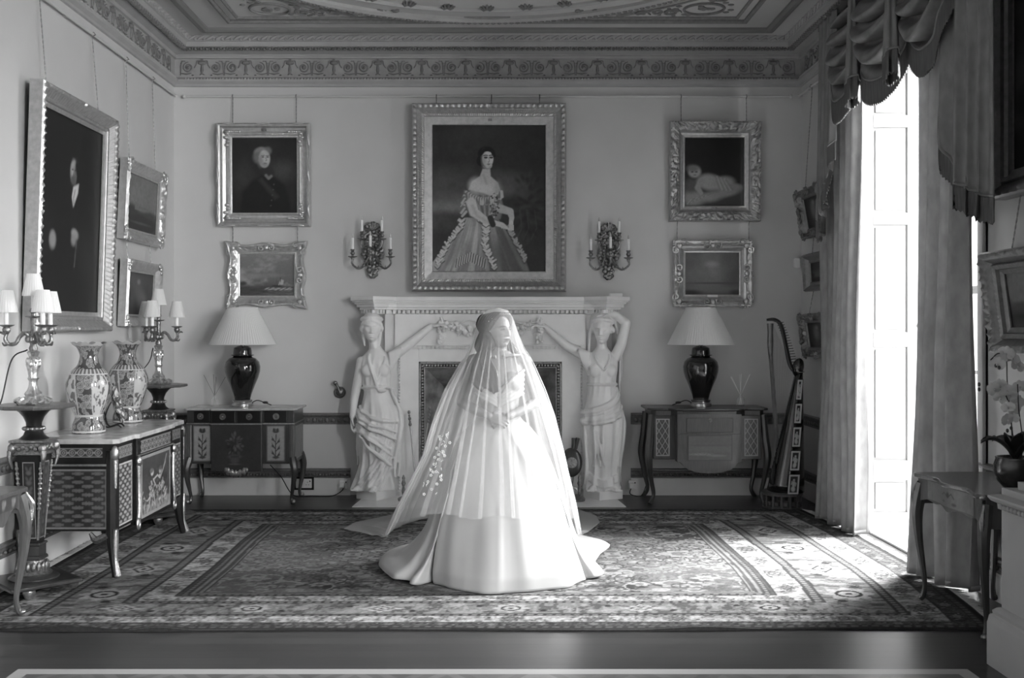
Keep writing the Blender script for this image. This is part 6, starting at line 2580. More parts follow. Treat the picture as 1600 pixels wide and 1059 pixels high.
# ------------------------------------------------------------------ sockets, sensor, bell crank, cables
def socket(label, loc, rz, n=2, plug=False, surround=False):
    t = thing('wall_socket', label, 'socket', loc, rz)
    mb = MB()
    w = .075 * n
    if surround:
        mb.box(0, -.006, 0, w + .04, .012, .125)
        mb.build('surround', M_EBONY, t, smooth=0, bevel=.003)
        mb = MB()
    mb.box(0, -.012, 0, w, .014, .088)
    mb.build('plate', M_PLASTIC, t, smooth=0, bevel=.004)
    mb = MB()
    for i in range(n):
        x = (i - (n - 1) / 2) * .07
        for a, b in ((-.012, -.012), (.012, -.012), (0, .012)):
            mb.box(x + a, -.0195, b, .005, .002, .008)
        mb.box(x + .024, -.020, .022, .010, .004, .014)
    mb.build('switches', M_CABLE, t, smooth=0)
    if plug:
        mb = MB()
        mb.box(-.01, -.035, -.005, .05, .035, .05)
        mb.build('plug', M_PLASTIC, t, smooth=0, bevel=.008)


kb = (YB - .03) / F
sx = lambda px: (px - CX) * kb
sz_ = lambda py: EYE - (py - CY) * kb
socket('white double wall socket in a dark surround behind the flower-inlaid commode leg', (sx(475), YB - .024, .115), 0, 2, surround=True)
socket('white wall socket on the skirting left of the fireplace', (sx(537), YB - .024, .105), 0, 1, plug=True)
socket('white wall socket with plug on the skirting right of the fireplace', (sx(988), YB - .024, .10), 0, 1, plug=True)
socket('pale double socket on the skirting between window-side table and pier', (XR - .024, 5.62, .115), -PI / 2, 2)
mb = MB()
mb.bb(-.028, .028, -.05, 0, -.048, .048)
o = tag(mb.build('motion_sensor', M_PLASTIC, smooth=0, bevel=.012), 'small white motion sensor in the corner near the right-hand wall pictures', 'sensor')
o.location = ((1246.5 - CX) * 9.75 / F, YB - .002, EYE + 104 * 9.75 / F)
t = thing('bell_crank', 'round ringed metal servant-bell lever on the wall left of the fireplace', 'bell lever', (sx(530.5), YB - .002, sz_(613)))
mb = MB()
mb.at(0, 0, 0, 0, PI / 2).lathe([(.056, .0), (.056, .012), (.044, .022), (.040, .014), (.03, .018), (.022, .026), (.01, .03)], 28).id()
mb.build('rose', M_BRONZED, t)
mb = MB()
mb.tube(cat([(0, -.025, .0), (-.02, -.035, .06), (-.035, -.04, .085)], 5), [.010, .012, .018], 8)
mb.ell((-.038, -.042, .09), .021, 10, 8)
mb.build('handle', M_BRONZED, t)
for lab, p in (('black cable on the floor from the commode to the socket left of the fireplace', [(sx(430), 9.55, .32), (sx(445), 9.6, .2), (sx(462), 9.66, .02), (sx(490), 9.70, .006), (sx(520), 9.70, .006), (sx(535), 9.74, .05), (sx(537), 9.745, .10)]),
               ('black cable running from the right fireplace socket to the slender commode', [(sx(987), 9.745, .09), (sx(983), 9.72, .03), (sx(990), 9.70, .008), (sx(1000), 9.70, .006), (sx(1008), 9.72, .1), (sx(1011), 9.74, .22)])):
    mb = MB()
    mb.tube(cat(p, 8), .005, 6)
    tag(mb.build('power_cable', M_CABLE), lab, 'cable')
# ------------------------------------------------------------------ rug
t = thing('rug', 'large worn Persian rug with banded floral borders covering the floor', 'rug', (0, 0, 0))
RY0, RY1 = 5.37, 8.955
nx, ny = 560, 400
U, V_ = np.meshgrid(np.linspace(0, 1, nx), np.linspace(0, 1, ny), indexing='ij')
yy = RY0 + (RY1 - RY0) * V_
xr = np.interp(yy, [5.3, 5.44, 5.785, 6.3, 6.72, 7.97, 8.96], [2.63, 2.66, 2.715, 2.775, 2.80, 2.79, 2.70])
xl = np.interp(yy, [5.3, 6.8, 7.6, 8.96], [-2.95, -2.93, -2.95, -2.9])
xx = xl + (xr - xl) * U
w, h = 5.70, RY1 - RY0
px_, py_ = (U - .5) * w, (V_ - .5) * h
wob = .010 * (fbm(xx * 3, yy * 3, 70, 3) - .5)
dx = (w / 2 - np.abs(px_)) / 1.6 + wob
dy = (h / 2 - np.abs(py_)) + wob
d = np.minimum(dx, dy)
side = dx < dy                                    # the two short ends
s = np.where(side, py_, px_ / 1.15)
c = np.where(side, d * 1.6, d)                    # metres across the band
sc_ = np.where(side, 1.6, 1.0)
LT, MD, DK, ID = .34, .20, .05, .03
g = np.full(d.shape, MD)


def band(a, b):
    return (d >= a) & (d < b)


def motif(a, b, pitch, ground, big, ring, dot, sh=0):
    """palmettes and diamonds alternating along a band, linked by a meandering stem"""
    global g
    m = band(a, b)
    v = (d - (a + b) / 2) / ((b - a) / 2)
    ph = s / pitch + sh
    q = ph - np.floor(ph) - .5
    alt = (np.floor(ph) % 2) == 0
    q2 = q * pitch / ((b - a) / 2 * sc_)
    r1 = np.hypot(q2, v)
    r2 = np.abs(q2) * .8 + np.abs(v) * 1.1
    r = np.where(alt, r1, r2)
    out = np.full(d.shape, ground)
    stem = np.abs(v - .6 * np.sin(2 * PI * ph)) < .05
    out = np.where(stem, ground * .4, out)
    stem2 = np.abs(v + .6 * np.sin(2 * PI * ph + .4)) < .045
    out = np.where(stem2, ground * 1.45, out)
    lf = fbm(s * 26 / (pitch * 1.4), v * 1.6 + 7 * np.floor(ph), 33, 3)
    out = np.where(lf > .60, ground * .5, out)
    out = np.where(lf < .36, ground * 1.4, out)
    q4 = (ph * 2) % 1 - .5
    rr = np.hypot(q4 * pitch / ((b - a) * sc_), v - .4 * np.sign(np.sin(2 * PI * ph)))
    out = np.where(rr < .16, dot, out)
    a5 = np.arctan2(v, q2)
    pet = .74 + .12 * np.cos(8 * a5)
    out = np.where(r < pet, ring, out)
    out = np.where(r < pet - .10, big, out)
    out = np.where(r < .46, dot, out)
    out = np.where(r < .33, big, out)
    out = np.where(r < .12, dot, out)
    g = np.where(m, out, g)


def checks(a, b, pitch, v1, v2):
    global g
    ph = (s / pitch) % 1
    v = (d - (a + b) / 2) / ((b - a) / 2)
    g = np.where(band(a, b), np.where((np.abs(v) < .55) & (np.abs(ph - .5) < .30), v1, v2), g)


g = np.where(band(0, .02), ID, g)
checks(.02, .055, .05, .13, DK)
motif(.055, .125, .24, .08, .18, .05, .22)
motif(.125, .25, .40, LT, .20, .07, .06)
checks(.25, .285, .045, .21, .065)
motif(.285, .51, .64, MD, .40, .36, .035, .2)
checks(.51, .55, .045, .21, .065)
motif(.55, .67, .36, LT, .19, .07, .06, .1)
g = np.where(band(.67, .76), np.where((((d - .67) / .0150).astype(int) % 2) == 0, .08, .23), g)
checks(.685, .71, .045, .22, .06)
for e in (.125, .25, .285, .51, .55, .67, .76):
    g = np.where(np.abs(d - e) < .005, .05, g)
# field: four-fold arabesque, dark corner gardens, worn pale middle
fm = d >= .76
au, av = np.abs(px_), np.abs(py_)
n1 = fbm(au * 2.6 + 3, av * 3.4 + 5, 80, 4)
n2 = fbm(au * 6.5 + 9, av * 8.5 + 2, 85, 3)
fld = .22 + .10 * (fbm(px_ * 2, py_ * 2, 90, 4) - .5)
edge = np.minimum((w / 2 - au) / 1.6, h / 2 - av) - .76
corner = sm(.26, .10, edge + .16 * (n1 - .5)) + .55 * sm(.75, .35, np.hypot((w / 2 - au - 1.4) * .7, h / 2 - av - .85))
corner = np.clip(corner, 0, 1)
fld = fld * (1 - corner * .70)
line = np.minimum(np.abs(n2 - .42), np.abs(n2 - .56))
fld = np.where(line < .013, fld * .32, fld)
fld = np.where((n2 > .62), fld * 1.4 + .03, fld)
fld = np.where((n2 > .68), fld * .4, fld)
n3 = fbm(au * 17 + 2, av * 22 + 6, 88, 2)
fld = np.where(np.abs(n3 - .5) < .02, fld * .62, fld)
r = np.random.default_rng(5)
for k in range(120):
    cu, cv, ss = r.uniform(0, 1.75), r.uniform(0, 1.05), r.uniform(.035, .10)
    rr = np.hypot((au - cu) * .75, av - cv)
    an = np.arctan2(av - cv, au - cu)
    rad = ss * (1 + .22 * np.cos(6 * an))
    fld = np.where(rr < rad, .28 if k % 3 else .17, fld)
    fld = np.where(np.abs(rr - rad) < .006, .08, fld)
    fld = np.where(rr < ss * .45, .14 if k % 3 else .30, fld)
for k in range(46):                                   # curling stems
    cu, cv = r.uniform(0, 1.75), r.uniform(.2, 1.05)
    sp = spiral(cu, cv, r.uniform(.08, .2), .03, r.uniform(0, 6.28), r.choice((-1, 1)) * .9, 14)
    m = np.zeros(au.shape, bool)
    for q in range(13):
        ax, ay = sp[q]
        bx, by = sp[q + 1]
        L = (bx - ax) ** 2 + (by - ay) ** 2 + 1e-9
        tt = np.clip(((au - ax) * (bx - ax) + (av - ay) * (by - ay)) / L, 0, 1)
        m |= np.hypot(au - ax - tt * (bx - ax), av - ay - tt * (by - ay)) < .0065
    fld = np.where(m, .30 if k % 2 else .07, fld)
wear = fbm(px_ * 1.3 + 4, py_ * 1.8 + 8, 95, 4)
fld = fld * (1 - .40 * sm(.45, .65, wear)) + 0.24 * .40 * sm(.45, .65, wear)
g = np.where(fm, fld, g)
abr = fbm(xx * 5, yy * 14, 99, 3)
g = g * .72 * (.75 + .4 * abr)
zz = .010 + .003 * fbm(xx * 2, yy * 2, 60, 2) * (d > .03)
lift = .022 * sm(.10, 0, h / 2 + py_) * (sm(.35, .0, np.abs(xx - 1.10)) * .6 + sm(.3, 0, np.abs(xx + 2.25)) + sm(.2, 0, np.abs(xx + 1.75)) * .7)
zz = zz + lift
yb_ = yy - .012 * sm(.2, 0, h / 2 + py_) * np.sin(xx * 2.3) + .008 * np.sin(xx * 1.1)
mb = MB()
mb.grid(np.stack([xx, yb_, zz], -1), c=g)
top = np.stack([xx, yb_, zz], -1)
ring = np.concatenate([top[:, 0], top[-1, 1:], top[::-1, -1][1:], top[0, ::-1][1:-1]])
low_ = ring.copy()
low_[:, 2] = .001
mb.grid(np.stack([low_, ring], 1), wu=True, c=np.full((len(ring), 2), .04))
mb.build('pile', M_RUG, t, smooth=180)
r_ = random.Random(8)
for e in (0, 1):
    mb = MB()
    xe = top[-1 if e else 0]
    for i in range(0, ny - 1):
        p = xe[i]
        sgn = 1 if e else -1
        ln = r_.uniform(.03, .085)
        a = r_.uniform(-.03, .03)
        mb.tube([p, p + (sgn * ln * .5, a * .5, -.002), p + (sgn * ln, a, -.005)], [.0035, .003, .0015], 4)
    mb.build('fringe', M_FRINGE, t)


# ------------------------------------------------------------------ curtains
def curtain(label, y0, y1, x, n, amp, z0, z1, seed, spread=.0):
    t = thing('curtain', label, 'curtain', (x, (y0 + y1) / 2, 0))
    nu, nv = n * 16, 60
    u, v = np.meshgrid(np.linspace(0, 1, nu), np.linspace(0, 1, nv), indexing='ij')
    r = np.random.default_rng(seed)
    jit = np.interp(u, np.linspace(0, 1, 9), r.uniform(-.035, .035, 9))
    ph = (u + jit * (1 - v) * 1.3) * n * 2 * PI
    A = amp * (.55 + .5 * (1 - v)) * (1 + .3 * np.interp(u, np.linspace(0, 1, 7), r.uniform(-1, 1, 7)))
    X = A * np.sin(ph) + .25 * A * np.sin(2.1 * ph + 3 * v)
    Y = (u - .5) * (y1 - y0) * (1 + spread * (1 - v)) + .020 * np.cos(ph) * (1 - v * .5)
    X = X + .015 * np.sin(v * 9 + u * 5) * (1 - v)
    Z = z0 + (z1 - z0) * v + .012 * np.sin(ph * .5) * (1 - v)
    mb = MB()
    mb.grid(np.stack([X, Y, Z], -1))
    o = mb.build('drape', M_CURT, t, smooth=180)
    m = o.modifiers.new('thick', 'SOLIDIFY')
    m.thickness = .006
    mb = MB()
    e = np.stack([X, Y, Z], -1)
    V = np.stack([e[:, 0] + (-.006, 0, -.003), e[:, 0] + (-.009, 0, .03), e[:, 0] + (.009, 0, .03), e[:, 0] + (.006, 0, -.003)], 1)
    mb.grid(V, wv=True)
    mb.build('hem', M_CURT, t, smooth=180)


curtain('pale damask curtain on the far side of the window, lit from behind', 7.76, 8.56, 2.80, 6, .075, .025, 3.98, 3, .03)
curtain('shadowed damask curtain on the near side of the window, behind the side table', 6.02, 6.60, 2.80, 4, .085, .035, 3.98, 6, .02)

t = thing('curtain_valance', 'dark swagged silk valance with fringed swags and tails above the window', 'valance', (2.72, 7.0, 0))
VX = 2.72


def fringe(e, drop, parent, name='bullion_fringe'):
    """twisted cords hanging from an edge"""
    e = np.asarray(e, float)
    seg = np.r_[0, np.cumsum(np.linalg.norm(np.diff(e, axis=0), axis=1))]
    n = int(seg[-1] / .006)
    q = np.linspace(0, seg[-1], n)
    P_ = np.stack([np.interp(q, seg, e[:, i]) for i in range(3)], -1)
    w = .004 * np.cos(np.arange(n) * PI)
    V = []
    for k, f in ((0, .0), (.12, 1), (.5, .7), (.9, 1), (1, .6)):
        row = P_.copy()
        row[:, 2] -= drop * k * (1 + .05 * np.sin(np.arange(n) * 1.7) * (k > .9))
        row[:, 0] += w * f
        V.append(row)
    mb = MB()
    mb.grid(np.array(V))
    o = mb.build(name, M_FRG, parent, smooth=180)
    m = o.modifiers.new('thick', 'SOLIDIFY')
    m.thickness = .005
    mb = MB()
    mb.tube(P_[::4], .009, 6)
    mb.build('fringe_heading', M_CURTD, parent)


def swag(ya, yb, ztop, sag, out, seed, nf=4.5):
    nu, nv = 70, 130
    u, v = np.meshgrid(np.linspace(0, 1, nu), np.linspace(0, 1, nv), indexing='ij')
    c = 4 * u * (1 - u)
    cc = c ** .80
    wv_ = v + .015 * np.sin(9 * v + 4 * u + seed)
    Z = ztop - .42 * wv_ * (1 - cc) - (.04 + sag * wv_) * cc
    ph = nf * (v + .05 * np.sin(3 * u + seed)) + .35 * (u - .5) * (1 if seed % 2 else -1)
    saw = ph - np.floor(ph)
    fold = np.sin(PI * saw ** 1.7)                     # round lower lip, undercut above
    X = -out * np.sin(PI * np.clip(v * .85 + .08, 0, 1)) * (.35 + .65 * cc) - .13 * fold * (.18 + .82 * cc ** .7)
    Z = Z - .05 * fold * cc
    X = X - .012 * np.sin(2 * PI * 2.3 * ph + 6 * u) * cc
    Y = ya + (yb - ya) * (u + .03 * np.sin(6 * v * PI) * (u - .5))
    mb = MB()
    P_ = np.stack([X, Y - 7.0, Z], -1)
    mb.grid(P_)
    o = mb.build('swag', M_CURTD, t, smooth=180)
    m = o.modifiers.new('thick', 'SOLIDIFY')
    m.thickness = .006
    fringe(P_[:, -1] + (-.004, 0, 0), .17, o)


swag(8.04, 7.22, 4.05, .68, .06, 1)
swag(7.36, 6.50, 4.05, .69, .12, 2)
swag(6.66, 5.94, 4.05, .67, .06, 3)


def tail(ya, yb, ztop, drops, n, x0, amp, name='tail'):
    """pleated jabot whose lower edge follows the drops (u, z)"""
    nu, nv = n * 18, 60
    u, v = np.meshgrid(np.linspace(0, 1, nu), np.linspace(0, 1, nv), indexing='ij')
    zb = np.interp(u, [q[0] for q in drops], [q[1] for q in drops])
    uu = u ** 1.35
    saw = (uu * n) % 1
    X = x0 - amp * (np.sin(2 * PI * uu * n) * .6 + saw * .5) * (.45 + .55 * v)
    Y = ya + (yb - ya) * (u + .04 * np.sin(2 * PI * uu * n + 1) * v)
    Z = ztop + (zb - ztop) * v
    P_ = np.stack([X, Y - 7.0, Z], -1)
    mb = MB()
    mb.grid(P_)
    o = mb.build(name, M_CURTD, t, smooth=180)
    m = o.modifiers.new('thick', 'SOLIDIFY')
    m.thickness = .006
    fringe(P_[:, -1] + (-.004, 0, 0), .15, o)


tail(6.17, 5.53, 4.06, [(0, 3.02), (.08, 2.9), (.16, 2.66), (.24, 2.60), (.33, 2.47), (.45, 2.42), (1, 2.30)], 4, -.02, .07)
tail(7.92, 8.34, 4.06, [(0, 3.05), (.3, 2.95), (.36, 2.75), (.62, 2.68), (.68, 2.5), (1, 2.44)], 4, -.06, .06)
for yc in (7.29, 6.58):                                # bell pleats between the swags
    a = np.linspace(0, 2 * PI, 40)
    V = []
    for q in np.linspace(0, 1, 20):
        r = .025 + .030 * q
        V.append(np.stack([-.16 + r * .8 * np.cos(a) * (1 + .2 * np.cos(5 * a)), yc - 7 + r * np.sin(a) * (1 + .2 * np.cos(5 * a)), np.full(40, 4.05 - .70 * q) - .03 * q * np.sin(a)], -1))
    mb = MB()
    V = np.array(V)
    mb.grid(V)
    o = mb.build('bell_pleat', M_CURTD, t, smooth=180)
    fringe(V[-1], .16, o)
mb = MB()
mb.bb(-.05, XR - VX, 5.42 - 7, 8.40 - 7, 4.02, 4.08)
mb.build('pelmet_board', M_WOODM, t, smooth=0)
# ------------------------------------------------------------------ the bride
BX, BY = .04, 6.62
t = thing('person', 'woman in ivory ball gown and long sheer veil, hands clasped, looking towards the window', 'person', (BX, BY, .012))
t.scale = (1, 1, .993)
HC = np.array((-.004, -.01, 1.572))
HR = rot(.72, -.06)
V, _ = loft([(.94, 0, 0, .12, .095), (1.04, 0, 0, .112, .09), (1.12, 0, 0, .12, .095), (1.2, 0, -.005, .135, .108), (1.27, 0, -.012, .148, .118), (1.33, 0, -.002, .158, .098), (1.38, 0, .006, .15, .076), (1.415, 0, .012, .10, .062), (1.44, 0, .012, .06, .055)], None, 50, 64)
mb = MB()
mb.grid(V, wu=True, capu=True)
for s in (-1, 1):
    mb.ell((s * .072, -.088, 1.255), (.058, .05, .058), 16, 10)
    mb.ell((s * .155, .008, 1.375), (.058, .052, .048), 16, 10)
    mb.limb([(s * .165, .01, 1.365), (s * .205, .035, 1.24), (s * .245, .065, 1.105)], [.046, .043, .036])
    mb.limb([(s * .245, .065, 1.105), (s * .165, -.06, 1.068), (s * .06, -.168, 1.030)], [.037, .034, .024])
    mb.tube([(s * .02, -.075, 1.405), (s * .09, -.055, 1.415), (s * .15, -.01, 1.415)], [.010, .011, .010], 8)
mb.cone((0, .012, 1.41), (.002, .004, 1.53), .054, .050)
mb.cone((.03, -.02, 1.43), (.0, .01, 1.53), .018, .02)
head_blob(mb, HC, 1.0, HR)
hand_blob(mb, (-.062, -.168, 1.031), (.9, -.25, -.30), (-.1, -.85, .35), .98, .9, -1, .10)
hand_blob(mb, (.062, -.165, 1.026), (-.9, -.12, -.34), (.1, -.9, .35), .98, 1.0, 1, .10)
me = fuse(mb, .0046, 2, after=lambda v: face_sculpt(v, HC, 1.0, HR, 1.0))
link('body', me, M_SKIN, t, 180)
hp = lambda x, y, z: HC + HR @ np.array((x, y, z))
# eyes, brows, lips
mb = MB()
for s in (-1, 1):
    mb.tube(cat([hp(s * .017, -.083, .002), hp(s * .031, -.087, .0045), hp(s * .046, -.074, .001)], 5), [.0012, .0024, .0014], 6)
mb.build('eyelashes', M_HAIR, t)
mb = MB()
for s in (-1, 1):
    mb.tube(cat([hp(s * .014, -.093, .020), hp(s * .033, -.089, .026), hp(s * .052, -.068, .019)], 5), [.0018, .003, .0012], 6, flat=.7)
mb.build('eyebrows', M_HAIR, t)
mb = MB()
mb.tube(cat([hp(-.021, -.080, -.062), hp(-.007, -.093, -.058), hp(0, -.092, -.0595), hp(.007, -.093, -.058), hp(.021, -.080, -.062)], 5), [.0012, .0042, .0038, .0042, .0012], 6)
mb.tube(cat([hp(-.019, -.080, -.064), hp(0, -.091, -.069), hp(.019, -.080, -.064)], 5), [.0012, .0052, .0012], 6)
mb.build('lips', mat('lips', .10, .65, spec=.2), t)
# hair: parted, swept back over the ears, long waves over her right shoulder and down the back
mb = MB()
mb.ell(hp(0, .034, .040), (.083, .092, .084), 24, 16, rot=HR)
mb.ell(hp(0, .07, -.02), (.072, .06, .085), 20, 12, rot=HR)
for s in (-1, 1):
    for k in range(7):
        y = -.055 + .022 * k
        mb.tube(cat([hp(s * .006, y, .118 - .004 * abs(k - 3)), hp(s * .045, y - .004 + .006 * k, .098), hp(s * .078, y + .03, .045), hp(s * .084, .03 + .012 * k * .5, -.01), hp(s * .078, .055, -.07)], 6), [.012, .016, .017, .016, .014], 8)
wv = lambda k, q: .012 * math.sin(k * 1.3 + q * 7)
for k in range(9):                                       # her right side (picture left), drawn forward over the breast
    o = .014 * (k - 4)
    p = [hp(-.078, .04 + o * .5, -.02), hp(-.085, .04 + o, -.10), (-.115 + o * .6, .0 - .01 * (k % 3), 1.40), (-.120 + o * .9, -.085, 1.32), (-.10 + o * 1.0, -.135 - .008 * (k % 2), 1.24), (-.055 + o * .8, -.155, 1.185 + .012 * (k % 4))]
    mb.tube(cat([np.array(q) + (wv(k, i), 0, 0) for i, q in enumerate(p)], 7), [.018, .022, .022, .022, .018, .008], 8)
for k in range(4):
    o = .012 * (k - 1.5)
    p = [hp(-.06, -.01, -.06), (-.085 + o, -.09, 1.40), (-.045 + o, -.14, 1.31), (-.03 + o, -.16, 1.23), (-.018 + o, -.165, 1.17 + .01 * k)]
    mb.tube(cat([np.array(q) + (wv(k + 3, i) * .6, 0, 0) for i, q in enumerate(p)], 7), [.010, .014, .017, .016, .006], 8)
for k in range(9):                                       # down the back
    a = -1.1 + 2.2 * k / 8
    p = [hp(.07 * math.sin(a), .09, -.02), (.085 * math.sin(a), .10, 1.43), (.12 * math.sin(a), .115, 1.30), (.12 * math.sin(a) + .01, .12, 1.16), (.10 * math.sin(a), .11, 1.05)]
    mb.tube(cat([np.array(q) + (wv(k, i), 0, 0) for i, q in enumerate(p)], 6), [.022, .026, .026, .022, .008], 8)
for k in range(3):                                       # her left side, behind the shoulder
    p = [hp(.08, .045, -.03), (.075 + .012 * k, .075, 1.45), (.11 + .01 * k, .085, 1.36), (.12, .09, 1.25)]
    mb.tube(cat(p, 6), [.018, .02, .02, .01], 8)
me = fuse(mb, .0055, 1)
hair = link('hair', me, M_HAIR, t, 180)
mb = MB()
r_ = random.Random(5)
for x, y, z in ((-.086, -.01, .06), (-.09, .01, .045), (-.092, .03, .03), (-.094, .045, .0), (-.094, .05, -.03), (-.096, .05, -.06), (-.098, .04, -.075), (-.075, -.03, .075), (-.06, -.05, .085), (-.092, .04, -.10)):
    mb.ell(hp(x, y, z), .0042, 8, 6)
mb.build('pearl_pins', M_PEARL, t)
mb = MB()
for s in (-1, 1):
    mb.ell(hp(s * .082, .012, -.042), .008, 10, 8)
mb.build('earrings', M_PEARL, t)

# gown ----------------------------------------------------------
g_ = MB()
V, surf = loft([(.98, 0, 0, .128, .105), (1.05, 0, 0, .120, .098), (1.12, 0, -.002, .128, .104), (1.2, 0, -.01, .145, .122), (1.245, 0, -.018, .156, .132), (1.262, 0, -.014, .158, .126)], lambda th, z: .004 * np.cos(14 * th - 8 * z) * sm(1.05, 1.2, z), 40, 96)
g_.grid(V, wu=True, capu=True)
for s in (-1, 1):
    g_.ell((s * .076, -.095, 1.225), (.068, .054, .055), 18, 12)
    for k in range(6):                                   # gathered folds of the cups, and the off-the-shoulder band
        q = np.linspace(0, 1, 14)
        g_.tube(np.stack([s * (.008 + (.150 + .001 * k) * q), -.140 + .085 * q ** 1.8 - .012 * np.sin(q * PI), 1.085 + .022 * k + (.085 + .008 * k) * q ** .8], -1), [.007, .013, .014, .010], 8)
def neckline(v):
    c = np.exp(-(v[:, 0] / .045) ** 2) * (v[:, 1] < -.02) * sm(1.16, 1.24, v[:, 2])
    v[:, 2] -= .055 * c
    v[:, 1] += .012 * c
    return v


me = fuse(g_, .006, 2, after=neckline)
bod = link('bodice', me, M_GOWN, t, 180)

r0z = [1.035, .99, .95, .90, .815, .70, .6, .4, .2, .08, 0]
r0r = [.124, .155, .200, .238, .290, .338, .372, .435, .485, .515, .525]
HEM = cat([(0, -.535), (-.20, -.50), (-.345, -.36), (-.40, -.285), (-.405, -.225), (-.45, -.30), (-.52, -.375), (-.64, -.30), (-.745, -.10), (-.785, .12), (-.76, .34), (-.62, .60), (-.30, .95), (.10, 1.08), (.50, .98), (.76, .74), (.785, .60), (.70, .36),
           (.61, .13), (.60, .06), (.66, -.02), (.665, -.12), (.60, -.19), (.545, -.185), (.52, -.24), (.33, -.44)], 14, closed=True)
n = len(HEM)
nz = 70
z = np.linspace(1.035, 0.004, nz)
th = np.arctan2(HEM[:, 0], -HEM[:, 1])
th = np.unwrap(th)
# even out the directions at the waist so that folds fan out downward
u = np.arange(n) / n
thw = -2 * PI * u
dist = np.hypot(HEM[:, 0], HEM[:, 1])
Vg = np.zeros((n, nz, 3))
for j, zj in enumerate(z):
    b = np.interp(-zj, [-q for q in r0z], r0r)
    k = np.clip(1 - zj / .40, 0, 1) ** 2.2
    f = sm(1.0, .2, zj)
    ang = thw + (th - thw) * sm(1.03, .55, zj)
    base = np.stack([np.sin(ang) * b, -np.cos(ang) * b * (.85 + .15 * f)], -1)
    rem = HEM - np.stack([np.sin(th) * .525, -np.cos(th) * .525], -1)
    amp = .004 + .014 * f
    fold = amp * (sharp(th * 7 + .6 + .4 * zj, 2.5) + .5 * sharp(th * 13 + 2 + zj, 2)) * (zj > .0) * sm(1.03, .85, zj)
    # the deep fold left of centre and the soft gathered one on the right
    fold = fold - .07 * f ** 1.3 * np.exp(-((th + 1.06) / .07) ** 2) + .03 * f * np.exp(-((th - .12) / .09) ** 2) - .03 * f * np.exp(-((th - .30) / .09) ** 2) - .045 * f ** 1.3 * np.exp(-((th - 1.45) / .08) ** 2)
    p = base + rem * k + np.stack([np.sin(ang), -np.cos(ang)], -1) * fold[:, None]
    Vg[:, j, :2] = p
    Vg[:, j, 2] = zj
# the train lies thick on the floor: soften its lip
lip = np.clip((dist - .58) / .2, 0, 1)
Vg[:, :, 2] += (lip[:, None] * .05) * np.exp(-((z - .03) / .05) ** 2)[None]
mb = MB()
mb.grid(Vg, wu=True, flip=False)
sk = mb.build('skirt', M_GOWN, t, smooth=180)
m = sk.modifiers.new('thick', 'SOLIDIFY')
m.thickness = .006
m.offset = -1
mb = MB()
a = np.arange(64) / 64 * 2 * PI
for dz in (-.012, .0, .012):
    mb.tube(np.stack([.126 * np.sin(a), -.104 * np.cos(a), np.full(64, 1.03 + dz)], -1), .0085, 6, closed=True)
mb.build('waistband', M_GOWN, t)

# veil ----------------------------------------------------------
def veil_mat(nm, VEIL):
    m = bpy.data.materials.new(nm)
    m.use_nodes = True
    N, L = m.node_tree.nodes, m.node_tree.links
    N.remove(N['Principled BSDF'])
    d = N.new('ShaderNodeBsdfDiffuse')
    d.inputs[0].default_value = (.85, .85, .85, 1)
    tr = N.new('ShaderNodeBsdfTranslucent')
    tr.inputs[0].default_value = (.85, .85, .85, 1)
    a = N.new('ShaderNodeMixShader')
    a.inputs[0].default_value = .25
    L.new(d.outputs[0], a.inputs[1])
    L.new(tr.outputs[0], a.inputs[2])
    tp = N.new('ShaderNodeBsdfTransparent')
    b = N.new('ShaderNodeMixShader')
    b.inputs[0].default_value = VEIL
    L.new(tp.outputs[0], b.inputs[1])
    L.new(a.outputs[0], b.inputs[2])
    L.new(b.outputs[0], N['Material Output'].inputs['Surface'])
    return m


M_VEIL, M_TRAIN = veil_mat('veil_tulle', .21), veil_mat('veil_train_tulle', .38)
vz = [1.722, 1.718, 1.705, 1.66, 1.58, 1.52, 1.45, 1.40, 1.35, 1.19, 1.02, .94, .73, .65, .44, .28, 0]
vL = [.004, .035, .075, .118, .142, .155, .178, .20, .240, .325, .385, .41, .475, .515, .62, .70, .82]
vR = [.004, .03, .065, .095, .120, .14, .168, .20, .225, .295, .355, .375, .43, .45, .50, .53, .60]
vF = [.004, .035, .075, .105, .118, .135, .155, .175, .19, .245, .295, .315, .375, .395, .45, .49, .55]
vB = [.004, .04, .08, .115, .13, .15, .18, .20, .225, .31, .42, .47, .60, .65, .80, .92, 1.1]


def vext(th, zz):
    i = lambda tab: np.interp(-zz, [-q for q in vz], tab)
    ex = np.where(np.sin(th) > 0, i(vR), i(vL))
    ey = np.where(np.cos(th) > 0, i(vF), i(vB))
    return 1 / np.sqrt((np.sin(th) / ex) ** 2 + (np.cos(th) / ey) ** 2)


def pleats(th, zz, spec):
    """fold the sheet back over itself along chosen lines: angle shift and a small radial offset"""
    a, rr = np.zeros_like(th), np.zeros_like(th)
    for c, wd, am, of, tw in spec:
        cc = c + tw * sm(1.6, .6, zz)
        q = (th - cc) / wd
        a = a - am * wd * 2.2 * q * np.exp(-q * q)
        rr = rr + of * np.exp(-q * q) * (1 if True else 0)
    return a, rr


